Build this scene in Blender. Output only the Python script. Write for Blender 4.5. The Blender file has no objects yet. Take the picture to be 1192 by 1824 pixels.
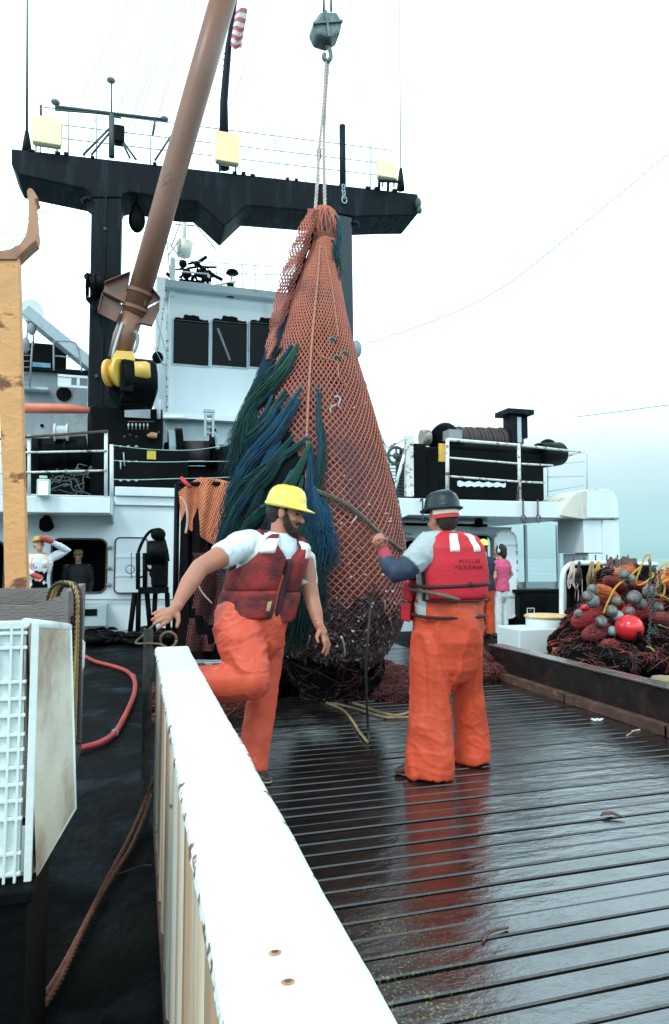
import bpy, bmesh, math, random
from mathutils import Vector, Matrix, noise
R = math.radians
random.seed(7)
sc = bpy.context.scene
# ---------------- camera, sky, sun, exposure ----------------
FPX, CX, CY, CAMH = 1198., 596., 912., 1.43        # photograph: focal length in pixels, centre; camera height
yaw, pit = R(16.2), R(3.96)
FW = Vector((math.sin(yaw)*math.cos(pit), math.cos(yaw)*math.cos(pit), math.sin(pit)))
RT = Vector((math.cos(yaw), -math.sin(yaw), 0)); UP = RT.cross(FW)
cam = bpy.data.objects.new('camera', bpy.data.cameras.new('camera')); sc.collection.objects.link(cam)
m = Matrix((RT, UP, -FW)).transposed().to_4x4(); m.translation = (0, 0, CAMH); cam.matrix_world = m
cam.data.sensor_fit = 'VERTICAL'; cam.data.sensor_height = 36; cam.data.lens = 36*FPX/1824
cam.data.clip_start = .05; cam.data.clip_end = 9000
sc.camera = cam
sc.view_settings.view_transform = 'Standard'; sc.view_settings.look = 'None'
sc.view_settings.exposure = -0.38; sc.view_settings.gamma = 1
SUN_EL, SUN_AZ = 50, 226      # degrees; azimuth clockwise from ship's bow (+Y)
w = bpy.data.worlds.new('World'); sc.world = w; w.use_nodes = True
nt = w.node_tree; nt.nodes.clear(); N = nt.nodes.new; L = nt.links.new
out = N('ShaderNodeOutputWorld'); bg = N('ShaderNodeBackground'); L(bg.outputs[0], out.inputs[0])
sky = N('ShaderNodeTexSky'); sky.sky_type = 'NISHITA'; sky.sun_disc = False
sky.sun_elevation = R(SUN_EL); sky.sun_rotation = R(SUN_AZ)
tc = N('ShaderNodeTexCoord'); sep = N('ShaderNodeSeparateXYZ'); L(tc.outputs['Generated'], sep.inputs[0])
ramp = N('ShaderNodeValToRGB'); cr = ramp.color_ramp
for i, (p, c) in enumerate([(0, (4.3, 8.0, 8.7)), (.07, (5.4, 8.9, 9.5)), (.14, (8.8, 11.3, 11.9)), (.24, (17, 23, 25)), (.45, (26, 35, 39)), (.75, (11, 14, 15.5)), (1, (8, 10, 11))]):
    e = cr.elements[i] if i < 2 else cr.elements.new(p)
    e.position = p; e.color = (*[v/42 for v in c], 1)
no = N('ShaderNodeTexNoise'); no.inputs['Scale'].default_value = 2.2; no.inputs['Detail'].default_value = 5
mp = N('ShaderNodeMapping'); mp.inputs['Scale'].default_value = (1, 1, 3.5); L(tc.outputs['Generated'], mp.inputs[0]); L(mp.outputs[0], no.inputs['Vector'])
mr = N('ShaderNodeMapRange'); mr.inputs['From Min'].default_value = .3; mr.inputs['From Max'].default_value = .7; mr.inputs['To Min'].default_value = .90*42; mr.inputs['To Max'].default_value = 1.10*42
L(sep.outputs[2], ramp.inputs[0]); L(no.outputs[0], mr.inputs[0])
vm = N('ShaderNodeVectorMath'); vm.operation = 'SCALE'; L(ramp.outputs[0], vm.inputs[0]); L(mr.outputs[0], vm.inputs['Scale'])
mx = N('ShaderNodeMix'); mx.data_type = 'RGBA'; mx.inputs[0].default_value = .88      # thick overcast in front of the clear sky
L(sky.outputs[0], mx.inputs[6]); L(vm.outputs[0], mx.inputs[7]); L(mx.outputs[2], bg.inputs[0]); bg.inputs[1].default_value = .125
sl = bpy.data.lights.new('sun', 'SUN'); sl.energy = 2.0; sl.angle = R(11); sl.color = (1, .95, .87)
so = bpy.data.objects.new('sun', sl); sc.collection.objects.link(so)
d = Vector((math.sin(R(SUN_AZ))*math.cos(R(SUN_EL)), math.cos(R(SUN_AZ))*math.cos(R(SUN_EL)), math.sin(R(SUN_EL))))
so.rotation_euler = d.to_track_quat('Z', 'Y').to_euler()

# ---------------- measuring helpers: a photo pixel at a known depth Y (along the ship) or height z ----------------
def ray(px, py): return FW + RT*((px-CX)/FPX) - UP*((py-CY)/FPX)
def P(px, py, Y):
    d = ray(px, py); t = Y/d.y; return Vector((d.x*t, Y, CAMH + d.z*t))
def G(px, py, z=0.0):
    d = ray(px, py); t = (z-CAMH)/d.z; return Vector((d.x*t, d.y*t, z))
def PX(px, py, X):
    d = ray(px, py); t = X/d.x; return Vector((X, d.y*t, CAMH+d.z*t))
def S(p): return (Vector(p)-Vector((0, 0, CAMH))).dot(FW)/FPX       # metres per photo pixel at a point

# ---------------- object helpers ----------------
def tag(o, label, cat, group=None):
    o['label'] = label; o['category'] = cat
    if group: o['group'] = group
    return o
def thing(name, loc, label, cat, group=None):
    o = bpy.data.objects.new(name, None); sc.collection.objects.link(o); o.location = loc; o.empty_display_size = .1
    return tag(o, label, cat, group)
def origin(o):
    while o.parent: o = o.parent
    return Vector(o.location)
def link(name, me, mat, parent=None, loc=None, bevel=0, label=None):
    if parent is not None: off = origin(parent)
    elif loc is not None: off = Vector(loc)
    else: off = Vector((0, 0, 0))
    for v in me.vertices: v.co -= off
    o = bpy.data.objects.new(name, me); sc.collection.objects.link(o)
    if parent is not None: o.parent = parent
    else: o.location = off
    for mm in (mat if isinstance(mat, (list, tuple)) else [mat]): me.materials.append(mm)
    if bevel:
        b = o.modifiers.new('bevel', 'BEVEL'); b.width = bevel; b.segments = 2; b.limit_method = 'ANGLE'; b.angle_limit = R(40)
    if label: o['label'] = label
    return o
class MB:
    def __init__(s): s.v = []; s.f = []; s.sm = []; s.mi = []; s.cur = 0
    def add(s, vs, fs, smooth=False):
        b = len(s.v); s.v += [tuple(x) for x in vs]
        for f in fs: s.f.append([b+i for i in f]); s.sm.append(smooth); s.mi.append(s.cur)
        return s
    def box(s, x0, x1, y0, y1, z0, z1):
        return s.add([(x0,y0,z0),(x1,y0,z0),(x1,y1,z0),(x0,y1,z0),(x0,y0,z1),(x1,y0,z1),(x1,y1,z1),(x0,y1,z1)],
                     [(0,3,2,1),(4,5,6,7),(0,1,5,4),(1,2,6,5),(2,3,7,6),(3,0,4,7)])
    def obox(s, a, b, w, h, ref=(0, 0, 1)):      # box beam from a to b
        a, b = Vector(a), Vector(b); t = (b-a).normalized(); r = Vector(ref)
        if abs(t.dot(r)) > .98: r = Vector((0, 1, 0))
        u = t.cross(r).normalized(); n = u.cross(t)
        vs = [p+u*(i*w/2)+n*(j*h/2) for p in (a, b) for i, j in ((-1,-1),(1,-1),(1,1),(-1,1))]
        return s.add(vs, [(0,3,2,1),(4,5,6,7),(0,1,5,4),(1,2,6,5),(2,3,7,6),(3,0,4,7)])
    def tube(s, pts, r, n=8, caps=True, ref=None, smooth=True, round_=False):
        pts = [Vector(p) for p in pts]; k = len(pts)
        rr = r if isinstance(r, (list, tuple)) else [r]*k
        rr = [(q, q) if not isinstance(q, (list, tuple)) else q for q in rr]
        if round_:
            t0 = (pts[0]-pts[1]).normalized(); t1 = (pts[-1]-pts[-2]).normalized(); a = max(rr[0]); b = max(rr[-1])
            pre = [(pts[0]+t0*a*c, tuple(x*q for x in rr[0])) for c, q in ((.98, .2), (.78, .62), (.42, .9))]
            post = [(pts[-1]+t1*b*c, tuple(x*q for x in rr[-1])) for c, q in ((.42, .9), (.78, .62), (.98, .2))]
            pts = [p for p, _ in pre]+pts+[p for p, _ in post]; rr = [q for _, q in pre]+rr+[q for _, q in post]; k = len(pts)
        vs = []; un = None
        for i in range(k):
            t = (pts[min(i+1, k-1)]-pts[max(i-1, 0)])
            t = t.normalized() if t.length > 1e-9 else Vector((0, 0, 1))
            if ref is not None:
                un = Vector(ref)-t*Vector(ref).dot(t)
            elif un is None:
                a = Vector((0, 0, 1)) if abs(t.z) < .9 else Vector((1, 0, 0)); un = a-t*a.dot(t)
            else: un = un-t*un.dot(t)
            if un.length < 1e-6: un = Vector((1, 0, 0))
            un = un.normalized(); vn = t.cross(un)
            for j in range(n):
                a = 2*math.pi*j/n; vs.append(pts[i]+un*(math.cos(a)*rr[i][1])+vn*(math.sin(a)*rr[i][0]))
        fs = [(i*n+j, i*n+(j+1) % n, (i+1)*n+(j+1) % n, (i+1)*n+j) for i in range(k-1) for j in range(n)]
        s.add(vs, fs, smooth)
        if caps:
            b = len(s.v)-len(vs); s.f.append([b+j for j in range(n)][::-1]); s.f.append([b+(k-1)*n+j for j in range(n)])
            s.sm += [False, False]; s.mi += [s.cur, s.cur]
        return s
    def ell(s, c, r, n=16, m=10, rot=None):
        c = Vector(c); r = (r, r, r) if not isinstance(r, (list, tuple)) else r; vs = []
        for i in range(m+1):
            ph = math.pi*i/m
            for j in range(n):
                a = 2*math.pi*j/n; q = Vector((r[0]*math.sin(ph)*math.cos(a), r[1]*math.sin(ph)*math.sin(a), r[2]*math.cos(ph)))
                vs.append(c+(rot @ q if rot else q))
        return s.add(vs, [(i*n+j, (i+1)*n+j, (i+1)*n+(j+1) % n, i*n+(j+1) % n) for i in range(m) for j in range(n)], True)
    def prism(s, poly, d):                       # polygon of points extruded by vector d
        k = len(poly); d = Vector(d); p = [Vector(q) for q in poly]
        return s.add(p+[q+d for q in p], [tuple(range(k))[::-1], tuple(range(k, 2*k))]+[(i, (i+1) % k, k+(i+1) % k, k+i) for i in range(k)])
    def grid(s, f, nu, nv, smooth=True):
        vs = [f(i/nu, j/nv) for j in range(nv+1) for i in range(nu+1)]
        return s.add(vs, [(j*(nu+1)+i, j*(nu+1)+i+1, (j+1)*(nu+1)+i+1, (j+1)*(nu+1)+i) for j in range(nv) for i in range(nu)], smooth)
    def mesh(s, name='m', fixn=True):
        me = bpy.data.meshes.new(name); me.from_pydata([tuple(v) for v in s.v], [], s.f)
        me.polygons.foreach_set('use_smooth', s.sm); me.polygons.foreach_set('material_index', s.mi)
        if fixn:
            bm = bmesh.new(); bm.from_mesh(me); bmesh.ops.recalc_face_normals(bm, faces=bm.faces); bm.to_mesh(me); bm.free()
        return me
    def build(s, name, mat, parent=None, loc=None, bevel=0, label=None, fixn=True):
        return link(name, s.mesh(name, fixn), mat, parent, loc, bevel, label)
    def soft(s, name, mat, parent=None, loc=None, voxel=.01, smooth=4, disp=None, label=None, dec=0):
        me = s.mesh(name); o = bpy.data.objects.new('tmp', me); sc.collection.objects.link(o)
        md = o.modifiers.new('r', 'REMESH'); md.mode = 'VOXEL'; md.voxel_size = voxel
        if smooth: ms = o.modifiers.new('s', 'SMOOTH'); ms.factor = .5; ms.iterations = smooth
        dg = bpy.context.evaluated_depsgraph_get(); nm = bpy.data.meshes.new_from_object(o.evaluated_get(dg))
        bpy.data.objects.remove(o)
        if disp:
            nrm = [v.normal.copy() for v in nm.vertices]
            for v, nn in zip(nm.vertices, nrm): v.co += nn*disp(v.co, nn)
        nm.polygons.foreach_set('use_smooth', [True]*len(nm.polygons)); nm.name = name
        return link(name, nm, mat, parent, loc, 0, label)
def curve_pts(pts, n=8):                          # Catmull-Rom through points
    p = [Vector(q) for q in pts]; p = [2*p[0]-p[1]]+p+[2*p[-1]-p[-2]]; o = []
    for i in range(1, len(p)-2):
        for k in range(n):
            t = k/n; a, b, c, d = p[i-1], p[i], p[i+1], p[i+2]
            o.append(.5*((2*b)+(c-a)*t+(2*a-5*b+4*c-d)*t*t+(3*b-a-3*c+d)*t**3))
    o.append(p[-2]); return o
def rope_mb(mb, pts, r, pitch=None, strands=3, n=6, seg=None):      # laid rope: twisted strands
    c = curve_pts(pts, 12); L_ = [0]
    for a, b in zip(c, c[1:]): L_.append(L_[-1]+(b-a).length)
    tot = L_[-1]; pitch = pitch or r*7; seg = seg or pitch/8; k = max(4, int(tot/seg)); q = []; j = 0
    for i in range(k+1):
        t = tot*i/k
        while j < len(L_)-2 and L_[j+1] < t: j += 1
        f = (t-L_[j])/max(1e-9, L_[j+1]-L_[j]); q.append(c[j].lerp(c[j+1], min(1, f)))
    u = Vector((0, 0, 1)); fr = []
    for i in range(len(q)):
        t = (q[min(i+1, k)]-q[max(0, i-1)]).normalized(); u = (u-t*u.dot(t)); u = u.normalized() if u.length > 1e-4 else Vector((1, 0, 0)); fr.append((u.copy(), t.cross(u)))
    for s_ in range(strands):
        pp = [q[i]+(fr[i][0]*math.cos(2*math.pi*(i*tot/k/pitch+s_/strands))+fr[i][1]*math.sin(2*math.pi*(i*tot/k/pitch+s_/strands)))*r*.48 for i in range(len(q))]
        mb.tube(pp, r*.56, n)
    return mb
def nz(p, s=1, o=0): return noise.noise(Vector(p)*s+Vector((o, o*1.7, -o)))

# ---------------- materials ----------------
def mat(name, col, rough=.5, metal=0, var=.25, vs=3, col2=None, c2=(.55, .7), s2=2.5, stretch=(1, 1, 1), bump=.0, bs=30, coat=0, spec=.5, emit=0, rvar=.1, sss=0):
    M = bpy.data.materials.new(name); M.use_nodes = True; t = M.node_tree; N = t.nodes.new; L = t.links.new; b = t.nodes['Principled BSDF']
    g = N('ShaderNodeNewGeometry'); mp = N('ShaderNodeMapping'); mp.inputs['Scale'].default_value = stretch; L(g.outputs['Position'], mp.inputs[0])
    n1 = N('ShaderNodeTexNoise'); n1.inputs['Scale'].default_value = vs; n1.inputs['Detail'].default_value = 6; L(mp.outputs[0], n1.inputs['Vector'])
    r1 = N('ShaderNodeMapRange'); r1.inputs[1].default_value = .25; r1.inputs[2].default_value = .75; r1.inputs[3].default_value = 1-var; r1.inputs[4].default_value = 1+var*.6; L(n1.outputs[0], r1.inputs[0])
    v = N('ShaderNodeVectorMath'); v.operation = 'SCALE'; v.inputs[0].default_value = col; L(r1.outputs[0], v.inputs['Scale']); cur = v.outputs[0]
    if col2:
        n2 = N('ShaderNodeTexNoise'); n2.inputs['Scale'].default_value = s2; n2.inputs['Detail'].default_value = 9; n2.inputs['Roughness'].default_value = .65; L(mp.outputs[0], n2.inputs['Vector'])
        r2 = N('ShaderNodeMapRange'); r2.inputs[1].default_value = c2[0]; r2.inputs[2].default_value = c2[1]; L(n2.outputs[0], r2.inputs[0])
        x = N('ShaderNodeMix'); x.data_type = 'RGBA'; L(r2.outputs[0], x.inputs[0]); L(cur, x.inputs[6]); x.inputs[7].default_value = (*col2, 1); cur = x.outputs[2]
    L(cur, b.inputs['Base Color'])
    rr = N('ShaderNodeMapRange'); rr.inputs[1].default_value = .3; rr.inputs[2].default_value = .7; rr.inputs[3].default_value = max(0, rough-rvar); rr.inputs[4].default_value = rough+rvar; L(n1.outputs[0], rr.inputs[0]); L(rr.outputs[0], b.inputs['Roughness'])
    b.inputs['Metallic'].default_value = metal; b.inputs['Coat Weight'].default_value = coat; b.inputs['Specular IOR Level'].default_value = spec
    if sss: b.inputs['Subsurface Weight'].default_value = sss; b.inputs['Subsurface Radius'].default_value = (.02, .008, .004)
    if bump:
        n3 = N('ShaderNodeTexNoise'); n3.inputs['Scale'].default_value = bs; n3.inputs['Detail'].default_value = 4; L(mp.outputs[0], n3.inputs['Vector'])
        bb = N('ShaderNodeBump'); bb.inputs['Strength'].default_value = bump; bb.inputs['Distance'].default_value = .02; L(n3.outputs[0], bb.inputs['Height']); L(bb.outputs[0], b.inputs['Normal'])
    if emit: b.inputs['Emission Color'].default_value = (*col, 1); b.inputs['Emission Strength'].default_value = emit
    return M
V3 = (1, 1, .12)
WHITE = mat('white_paint', (.74, .82, .83), .4, var=.06, col2=(.42, .27, .16), c2=(.60, .78), s2=2.2, stretch=(1, 1, .35))
WHITE2 = mat('clean_white_paint', (.76, .84, .86), .4, var=.06, col2=(.46, .38, .30), c2=(.58, .85), s2=1.5, stretch=V3)
CREAM = mat('rusty_cream_paint', (.70, .68, .58), .45, var=.15, col2=(.30, .14, .06), c2=(.52, .7), s2=4, stretch=V3)
BLACK = mat('black_paint', (.0035, .005, .0055), .45, var=.5, col2=(.022, .014, .011), c2=(.60, .78), s2=6, bump=.25, spec=.08)
BLACKM = mat('black_rubber', (.0035, .0045, .005), .6, var=.4, bump=.3, spec=.07)
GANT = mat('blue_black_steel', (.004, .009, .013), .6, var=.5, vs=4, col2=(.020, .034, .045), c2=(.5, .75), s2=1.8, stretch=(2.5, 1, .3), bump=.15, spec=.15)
BOOM = mat('brown_boom_paint', (.24, .110, .068), .42, var=.25, vs=1.2, col2=(.17, .07, .045), c2=(.52, .75), s2=1.3, stretch=(1, 1, .45))
ORPOST = mat('orange_post_paint', (.76, .37, .14), .55, var=.18, vs=5, col2=(.20, .075, .035), c2=(.56, .63), s2=5, stretch=(1, 1, 1.6), bump=.2)
YEL = mat('yellow_paint', (.85, .52, .10), .4, var=.15, col2=(.2, .12, .06), c2=(.6, .75), s2=5)
GREY = mat('grey_paint', (.27, .31, .33), .5, var=.25, col2=(.16, .10, .08), c2=(.58, .72), s2=3, stretch=(1, 1, .4))
LGREY = mat('light_grey_paint', (.45, .55, .58), .5, var=.15, col2=(.25, .18, .14), c2=(.6, .75), s2=4, stretch=(1, 1, .4))
WIRE = mat('pale_wire', (.40, .52, .53), .6, var=.1)
DWIRE = mat('dark_wire', (.06, .09, .09), .6, var=.1)
RUST = mat('rusty_steel', (.11, .06, .045), .55, var=.5, vs=8, col2=(.26, .12, .06), c2=(.55, .7), s2=9, bump=.3)
RRAIL = mat('rusted_white_rail', (.72, .76, .72), .5, var=.1, col2=(.20, .10, .06), c2=(.53, .6), s2=9)
TANROPE = mat('tan_rope', (.36, .25, .14), .85, var=.4, vs=20, bump=.3)
BRROPE = mat('brown_rope', (.20, .085, .055), .85, var=.4, vs=25, bump=.3)
YROPE = mat('yellow_rope', (.60, .36, .06), .8, var=.4, vs=12, bump=.2)
PALEROPE = mat('pale_rope', (.62, .50, .44), .85, var=.2, vs=15)
WETROPE = mat('wet_dark_rope', (.03, .026, .02), .6, var=.5, vs=15)
HOSE = mat('red_hose', (.46, .055, .05), .4, var=.3, vs=5)
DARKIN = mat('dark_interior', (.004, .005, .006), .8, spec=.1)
GLASS = mat('window_glass', (.004, .005, .006), .08, var=.3, spec=.10, rvar=.02)
# ---------------- setting ----------------
def deck_mat():
    M = bpy.data.materials.new('wet_planks'); M.use_nodes = True; t = M.node_tree; N = t.nodes.new; L = t.links.new; b = t.nodes['Principled BSDF']
    g = N('ShaderNodeNewGeometry'); mp = N('ShaderNodeMapping'); mp.inputs['Scale'].default_value = (.5, 6, 1); L(g.outputs['Position'], mp.inputs[0])
    n = N('ShaderNodeTexNoise'); n.inputs['Scale'].default_value = 5; n.inputs['Detail'].default_value = 8; L(mp.outputs[0], n.inputs['Vector'])
    r = N('ShaderNodeValToRGB'); r.color_ramp.elements[0].position = .3; r.color_ramp.elements[0].color = (.004, .005, .005, 1); r.color_ramp.elements[1].position = .75; r.color_ramp.elements[1].color = (.026, .018, .016, 1); L(n.outputs[0], r.inputs[0])
    # yellow-green weed and scraps in patches
    a = N('ShaderNodeTexNoise'); a.inputs['Scale'].default_value = 1.6; a.inputs['Detail'].default_value = 2; L(g.outputs['Position'], a.inputs['Vector'])
    a2 = N('ShaderNodeTexNoise'); a2.inputs['Scale'].default_value = 85; a2.inputs['Detail'].default_value = 4; L(g.outputs['Position'], a2.inputs['Vector'])
    sp = N('ShaderNodeSeparateXYZ'); L(g.outputs['Position'], sp.inputs[0])
    fx = N('ShaderNodeMapRange'); fx.inputs[1].default_value = 1.5; fx.inputs[2].default_value = .5; L(sp.outputs[0], fx.inputs[0])
    fy = N('ShaderNodeMapRange'); fy.inputs[1].default_value = 3.6; fy.inputs[2].default_value = 1.9; L(sp.outputs[1], fy.inputs[0])
    s1 = N('ShaderNodeMapRange'); s1.inputs[1].default_value = .46; s1.inputs[2].default_value = .6; L(a.outputs[0], s1.inputs[0])
    s2 = N('ShaderNodeMapRange'); s2.inputs[1].default_value = .56; s2.inputs[2].default_value = .66; L(a2.outputs[0], s2.inputs[0])
    def mul(x, y):
        q = N('ShaderNodeMath'); q.operation = 'MULTIPLY'; L(x, q.inputs[0]); L(y, q.inputs[1]); return q.outputs[0]
    k = mul(mul(s1.outputs[0], s2.outputs[0]), mul(fx.outputs[0], fy.outputs[0]))
    x = N('ShaderNodeMix'); x.data_type = 'RGBA'; L(k, x.inputs[0]); L(r.outputs[0], x.inputs[6]); x.inputs[7].default_value = (.34, .36, .05, 1); L(x.outputs[2], b.inputs['Base Color'])
    # puddled water: smooth where wet
    w1 = N('ShaderNodeTexNoise'); w1.inputs['Scale'].default_value = 2.0; w1.inputs['Detail'].default_value = 7; w1.inputs['Roughness'].default_value = .62; L(g.outputs['Position'], w1.inputs['Vector'])
    rr = N('ShaderNodeMapRange'); rr.inputs[1].default_value = .47; rr.inputs[2].default_value = .60; rr.inputs[3].default_value = .03; rr.inputs[4].default_value = .22; L(w1.outputs[0], rr.inputs[0]); L(rr.outputs[0], b.inputs['Roughness'])
    b.inputs['IOR'].default_value = 2.1; b.inputs['Specular IOR Level'].default_value = .5
    m1 = N('ShaderNodeMapping'); m1.inputs['Scale'].default_value = (1, 2.2, 1); L(g.outputs['Position'], m1.inputs[0])
    h = N('ShaderNodeTexNoise'); h.inputs['Scale'].default_value = 6; h.inputs['Detail'].default_value = 9; h.inputs['Roughness'].default_value = .6; L(m1.outputs[0], h.inputs['Vector'])
    bb = N('ShaderNodeBump'); bb.inputs['Strength'].default_value = .30; bb.inputs['Distance'].default_value = .02; L(h.outputs[0], bb.inputs['Height']); L(bb.outputs[0], b.inputs['Normal'])
    return M
DECK = deck_mat()
LDECK = mat('dark_side_deck', (.0028, .0038, .0042), .65, var=.6, vs=3, col2=(.024, .036, .05), c2=(.52, .74), s2=2.0, bump=.6, bs=14, rvar=.15, spec=.08)
b = MB(); rnd = random.Random(3)
yy = -3.0; gap = .003
while yy < 12.4:
    wd = .1235-gap*.5; gap = rnd.choice((.001, .002, .003, .004, .008, .012)); z = rnd.uniform(-.004, .003); tl = rnd.uniform(-.0008, .0008); x0, x1 = .25, 4.17
    c = .006; y0, y1 = yy+.007, yy+wd-.005; n = 24
    vs = []; lst = [(y0, z-.03), (y0, z-c), (y0+c, z-tl), (y1-c, z+tl), (y1, z-c), (y1, z-.03)]
    for i in range(n+1):
        x = x0+(x1-x0)*i/n; dz = nz((x*1.2, yy*9, 0), 1)*.002
        vs += [(x, a+nz((x*2, yy, 3))*.0016*(1 if k > 2 else -1), q+dz) for k, (a, q) in enumerate(lst)]
    b.add(vs, [(i*6+k, i*6+k+1, (i+1)*6+k+1, (i+1)*6+k) for i in range(n) for k in range(5)])
    yy += wd+gap*.5+.0015
b.box(.25, 4.17, -3, 12.4, -.09, -.028)
o = b.build('main_deck', DECK); o['kind'] = 'structure'
b = MB().box(-5.6, .249, -3, 19.0, -.09, -.004); o = b.build('side_deck', LDECK); o['kind'] = 'structure'
b = MB().box(4.171, 10.4, -3, 12.4, -.09, -.004).box(.2501, 10.4, 12.401, 19, -.09, -.004); o = b.build('outer_deck', LDECK); o['kind'] = 'structure'
b = MB()
hp = [(-5.7, -3.2), (10.5, -3.2), (10.5, 30), (6.5, 44), (2.4, 50), (-1.7, 44), (-5.7, 30)]
b.prism([(x, y, -4) for x, y in hp], (0, 0, 3.905)); o = b.build('ship_hull', BLACK); o['kind'] = 'structure'
SEA = mat('sea_water', (.10, .22, .24), .12, var=.3, vs=.05, bump=.7, bs=.7)
b = MB()
ring = [(math.cos(a*math.pi/24), math.sin(a*math.pi/24)) for a in range(48)]
vs = [(0, 0, -3.5)]+[(x*r, y*r, -3.5) for r in (60, 400, 7000) for x, y in ring]
fs = [(0, 1+i, 1+(i+1) % 48) for i in range(48)]+[(1+k*48+i, 1+(k+1)*48+i, 1+(k+1)*48+(i+1) % 48, 1+k*48+(i+1) % 48) for k in range(2) for i in range(48)]
b.add(vs, fs); o = b.build('sea', SEA); o['kind'] = 'structure'

# ---------------- white steel partition in the foreground ----------------
def rail_mats():
    M = mat('bright_white_cap', (.80, .86, .87), .38, var=.03, bump=.05, bs=60)
    t = M.node_tree; N = t.nodes.new; L = t.links.new; pb_ = t.nodes['Principled BSDF']; g = N('ShaderNodeNewGeometry'); sp = N('ShaderNodeSeparateXYZ'); L(g.outputs['Position'], sp.inputs[0])
    n = N('ShaderNodeTexNoise'); n.inputs['Scale'].default_value = 26; n.inputs['Detail'].default_value = 5; L(g.outputs['Position'], n.inputs['Vector'])
    ma = N('ShaderNodeMath'); ma.operation = 'SUBTRACT'; L(sp.outputs[0], ma.inputs[0]); ma.inputs[1].default_value = .1815
    mb_ = N('ShaderNodeMath'); mb_.operation = 'ABSOLUTE'; L(ma.outputs[0], mb_.inputs[0])
    e1 = N('ShaderNodeMapRange'); e1.inputs[1].default_value = .070; e1.inputs[2].default_value = .090; e1.inputs[3].default_value = .0; e1.inputs[4].default_value = .30; L(mb_.outputs[0], e1.inputs[0])
    ad = N('ShaderNodeMath'); ad.operation = 'ADD'; L(e1.outputs[0], ad.inputs[0]); L(n.outputs[0], ad.inputs[1])
    e2 = N('ShaderNodeMapRange'); e2.inputs[1].default_value = .80; e2.inputs[2].default_value = .86; L(ad.outputs[0], e2.inputs[0])
    x = N('ShaderNodeMix'); x.data_type = 'RGBA'; L(e2.outputs[0], x.inputs[0]); old = pb_.inputs['Base Color'].links[0].from_socket; L(old, x.inputs[6]); x.inputs[7].default_value = (.20, .10, .05, 1); L(x.outputs[2], pb_.inputs['Base Color'])
    # rusty streaked side
    Q = bpy.data.materials.new('streaked_white_side'); Q.use_nodes = True; t = Q.node_tree; N = t.nodes.new; L = t.links.new; b = t.nodes['Principled BSDF']
    g = N('ShaderNodeNewGeometry'); mp = N('ShaderNodeMapping'); mp.inputs['Scale'].default_value = (1, 1, .07); L(g.outputs['Position'], mp.inputs[0])
    n = N('ShaderNodeTexNoise'); n.inputs['Scale'].default_value = 5.5; n.inputs['Detail'].default_value = 5; L(mp.outputs[0], n.inputs['Vector'])
    r = N('ShaderNodeValToRGB'); e = r.color_ramp.elements; e[0].position = .38; e[0].color = (.78, .82, .80, 1); e[1].position = .70; e[1].color = (.30, .15, .08, 1)
    q = r.color_ramp.elements.new(.47); q.color = (.74, .70, .60, 1); q = r.color_ramp.elements.new(.56); q.color = (.55, .40, .26, 1); L(n.outputs[0], r.inputs[0])
    n2 = N('ShaderNodeTexNoise'); n2.inputs['Scale'].default_value = 17; n2.inputs['Detail'].default_value = 6; L(g.outputs['Position'], n2.inputs['Vector'])
    s2 = N('ShaderNodeMapRange'); s2.inputs[1].default_value = .68; s2.inputs[2].default_value = .72; L(n2.outputs[0], s2.inputs[0])
    x = N('ShaderNodeMix'); x.data_type = 'RGBA'; L(s2.outputs[0], x.inputs[0]); L(r.outputs[0], x.inputs[6]); x.inputs[7].default_value = (.10, .05, .03, 1)
    L(x.outputs[2], b.inputs['Base Color']); b.inputs['Roughness'].default_value = .45
    return M, Q
CAP, SIDE = rail_mats()
T = thing('steel_partition', (.18, 1.8, 0), 'long white painted steel partition wall with rust streaked side running from the foreground to the striding man', 'low wall')
b = MB()
n = 190; Y0, Y1 = -1.2, 3.82; vs = []
for i in range(n+1):
    y = Y0+(Y1-Y0)*i/n
    jl = nz((y*9, 0, 0))*.004+(nz((y*30, 2, 0)))*.003; jr = nz((y*2.5, 5, 0))*.006+nz((y*20, 6, 0))*.0018
    zt = .95+nz((y*1.3, 9, 0))*.002
    vs += [(.098+jl, y, .915+jl*.5), (.092+jl, y, .932), (.095+jl, y, zt-.006), (.103+jl*.5, y, zt), (.262+jr, y, zt), (.270+jr, y, zt-.006), (.272+jr, y, .932), (.268, y, .915)]
b.add(vs, [(i*8+k, i*8+(k+1) % 8, (i+1)*8+(k+1) % 8, (i+1)*8+k) for i in range(n) for k in range(8)]+[tuple(range(8)), tuple(range(n*8, n*8+8))[::-1]])
b.build('top_cap', CAP, T)
b = MB(); n = 300; vs = []
for i in range(n+1):
    y = Y0+(Y1-Y0)*i/n; ph = (y/.24) % 1; off = .012*max(-1, min(1, 2.2*math.sin(ph*2*math.pi)))
    zb = .05+.012*nz((y*14, 0, 4))
    vs += [(.118-off, y, .914), (.118-off, y, .5), (.118-off+.004*nz((y*5, 1, 1)), y, zb), (.135, y, zb)]
b.add(vs, [(i*4+k, i*4+k+1, (i+1)*4+k+1, (i+1)*4+k) for i in range(n) for k in range(3)])
b.build('side_panel', SIDE, T, label='rust streaked corrugated side')
b = MB().box(.245, .258, Y0, Y1-.002, .0, .9145); b.build('inner_panel', SIDE, T)
b = MB().box(.10, .24, Y0, Y1-.004, .0, .048); b.build('base_strip', RUST, T)
b = MB().box(.102, .2445, Y1-.014, Y1-.003, .049, .913); b.build('end_plate', GREY, T)
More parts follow.
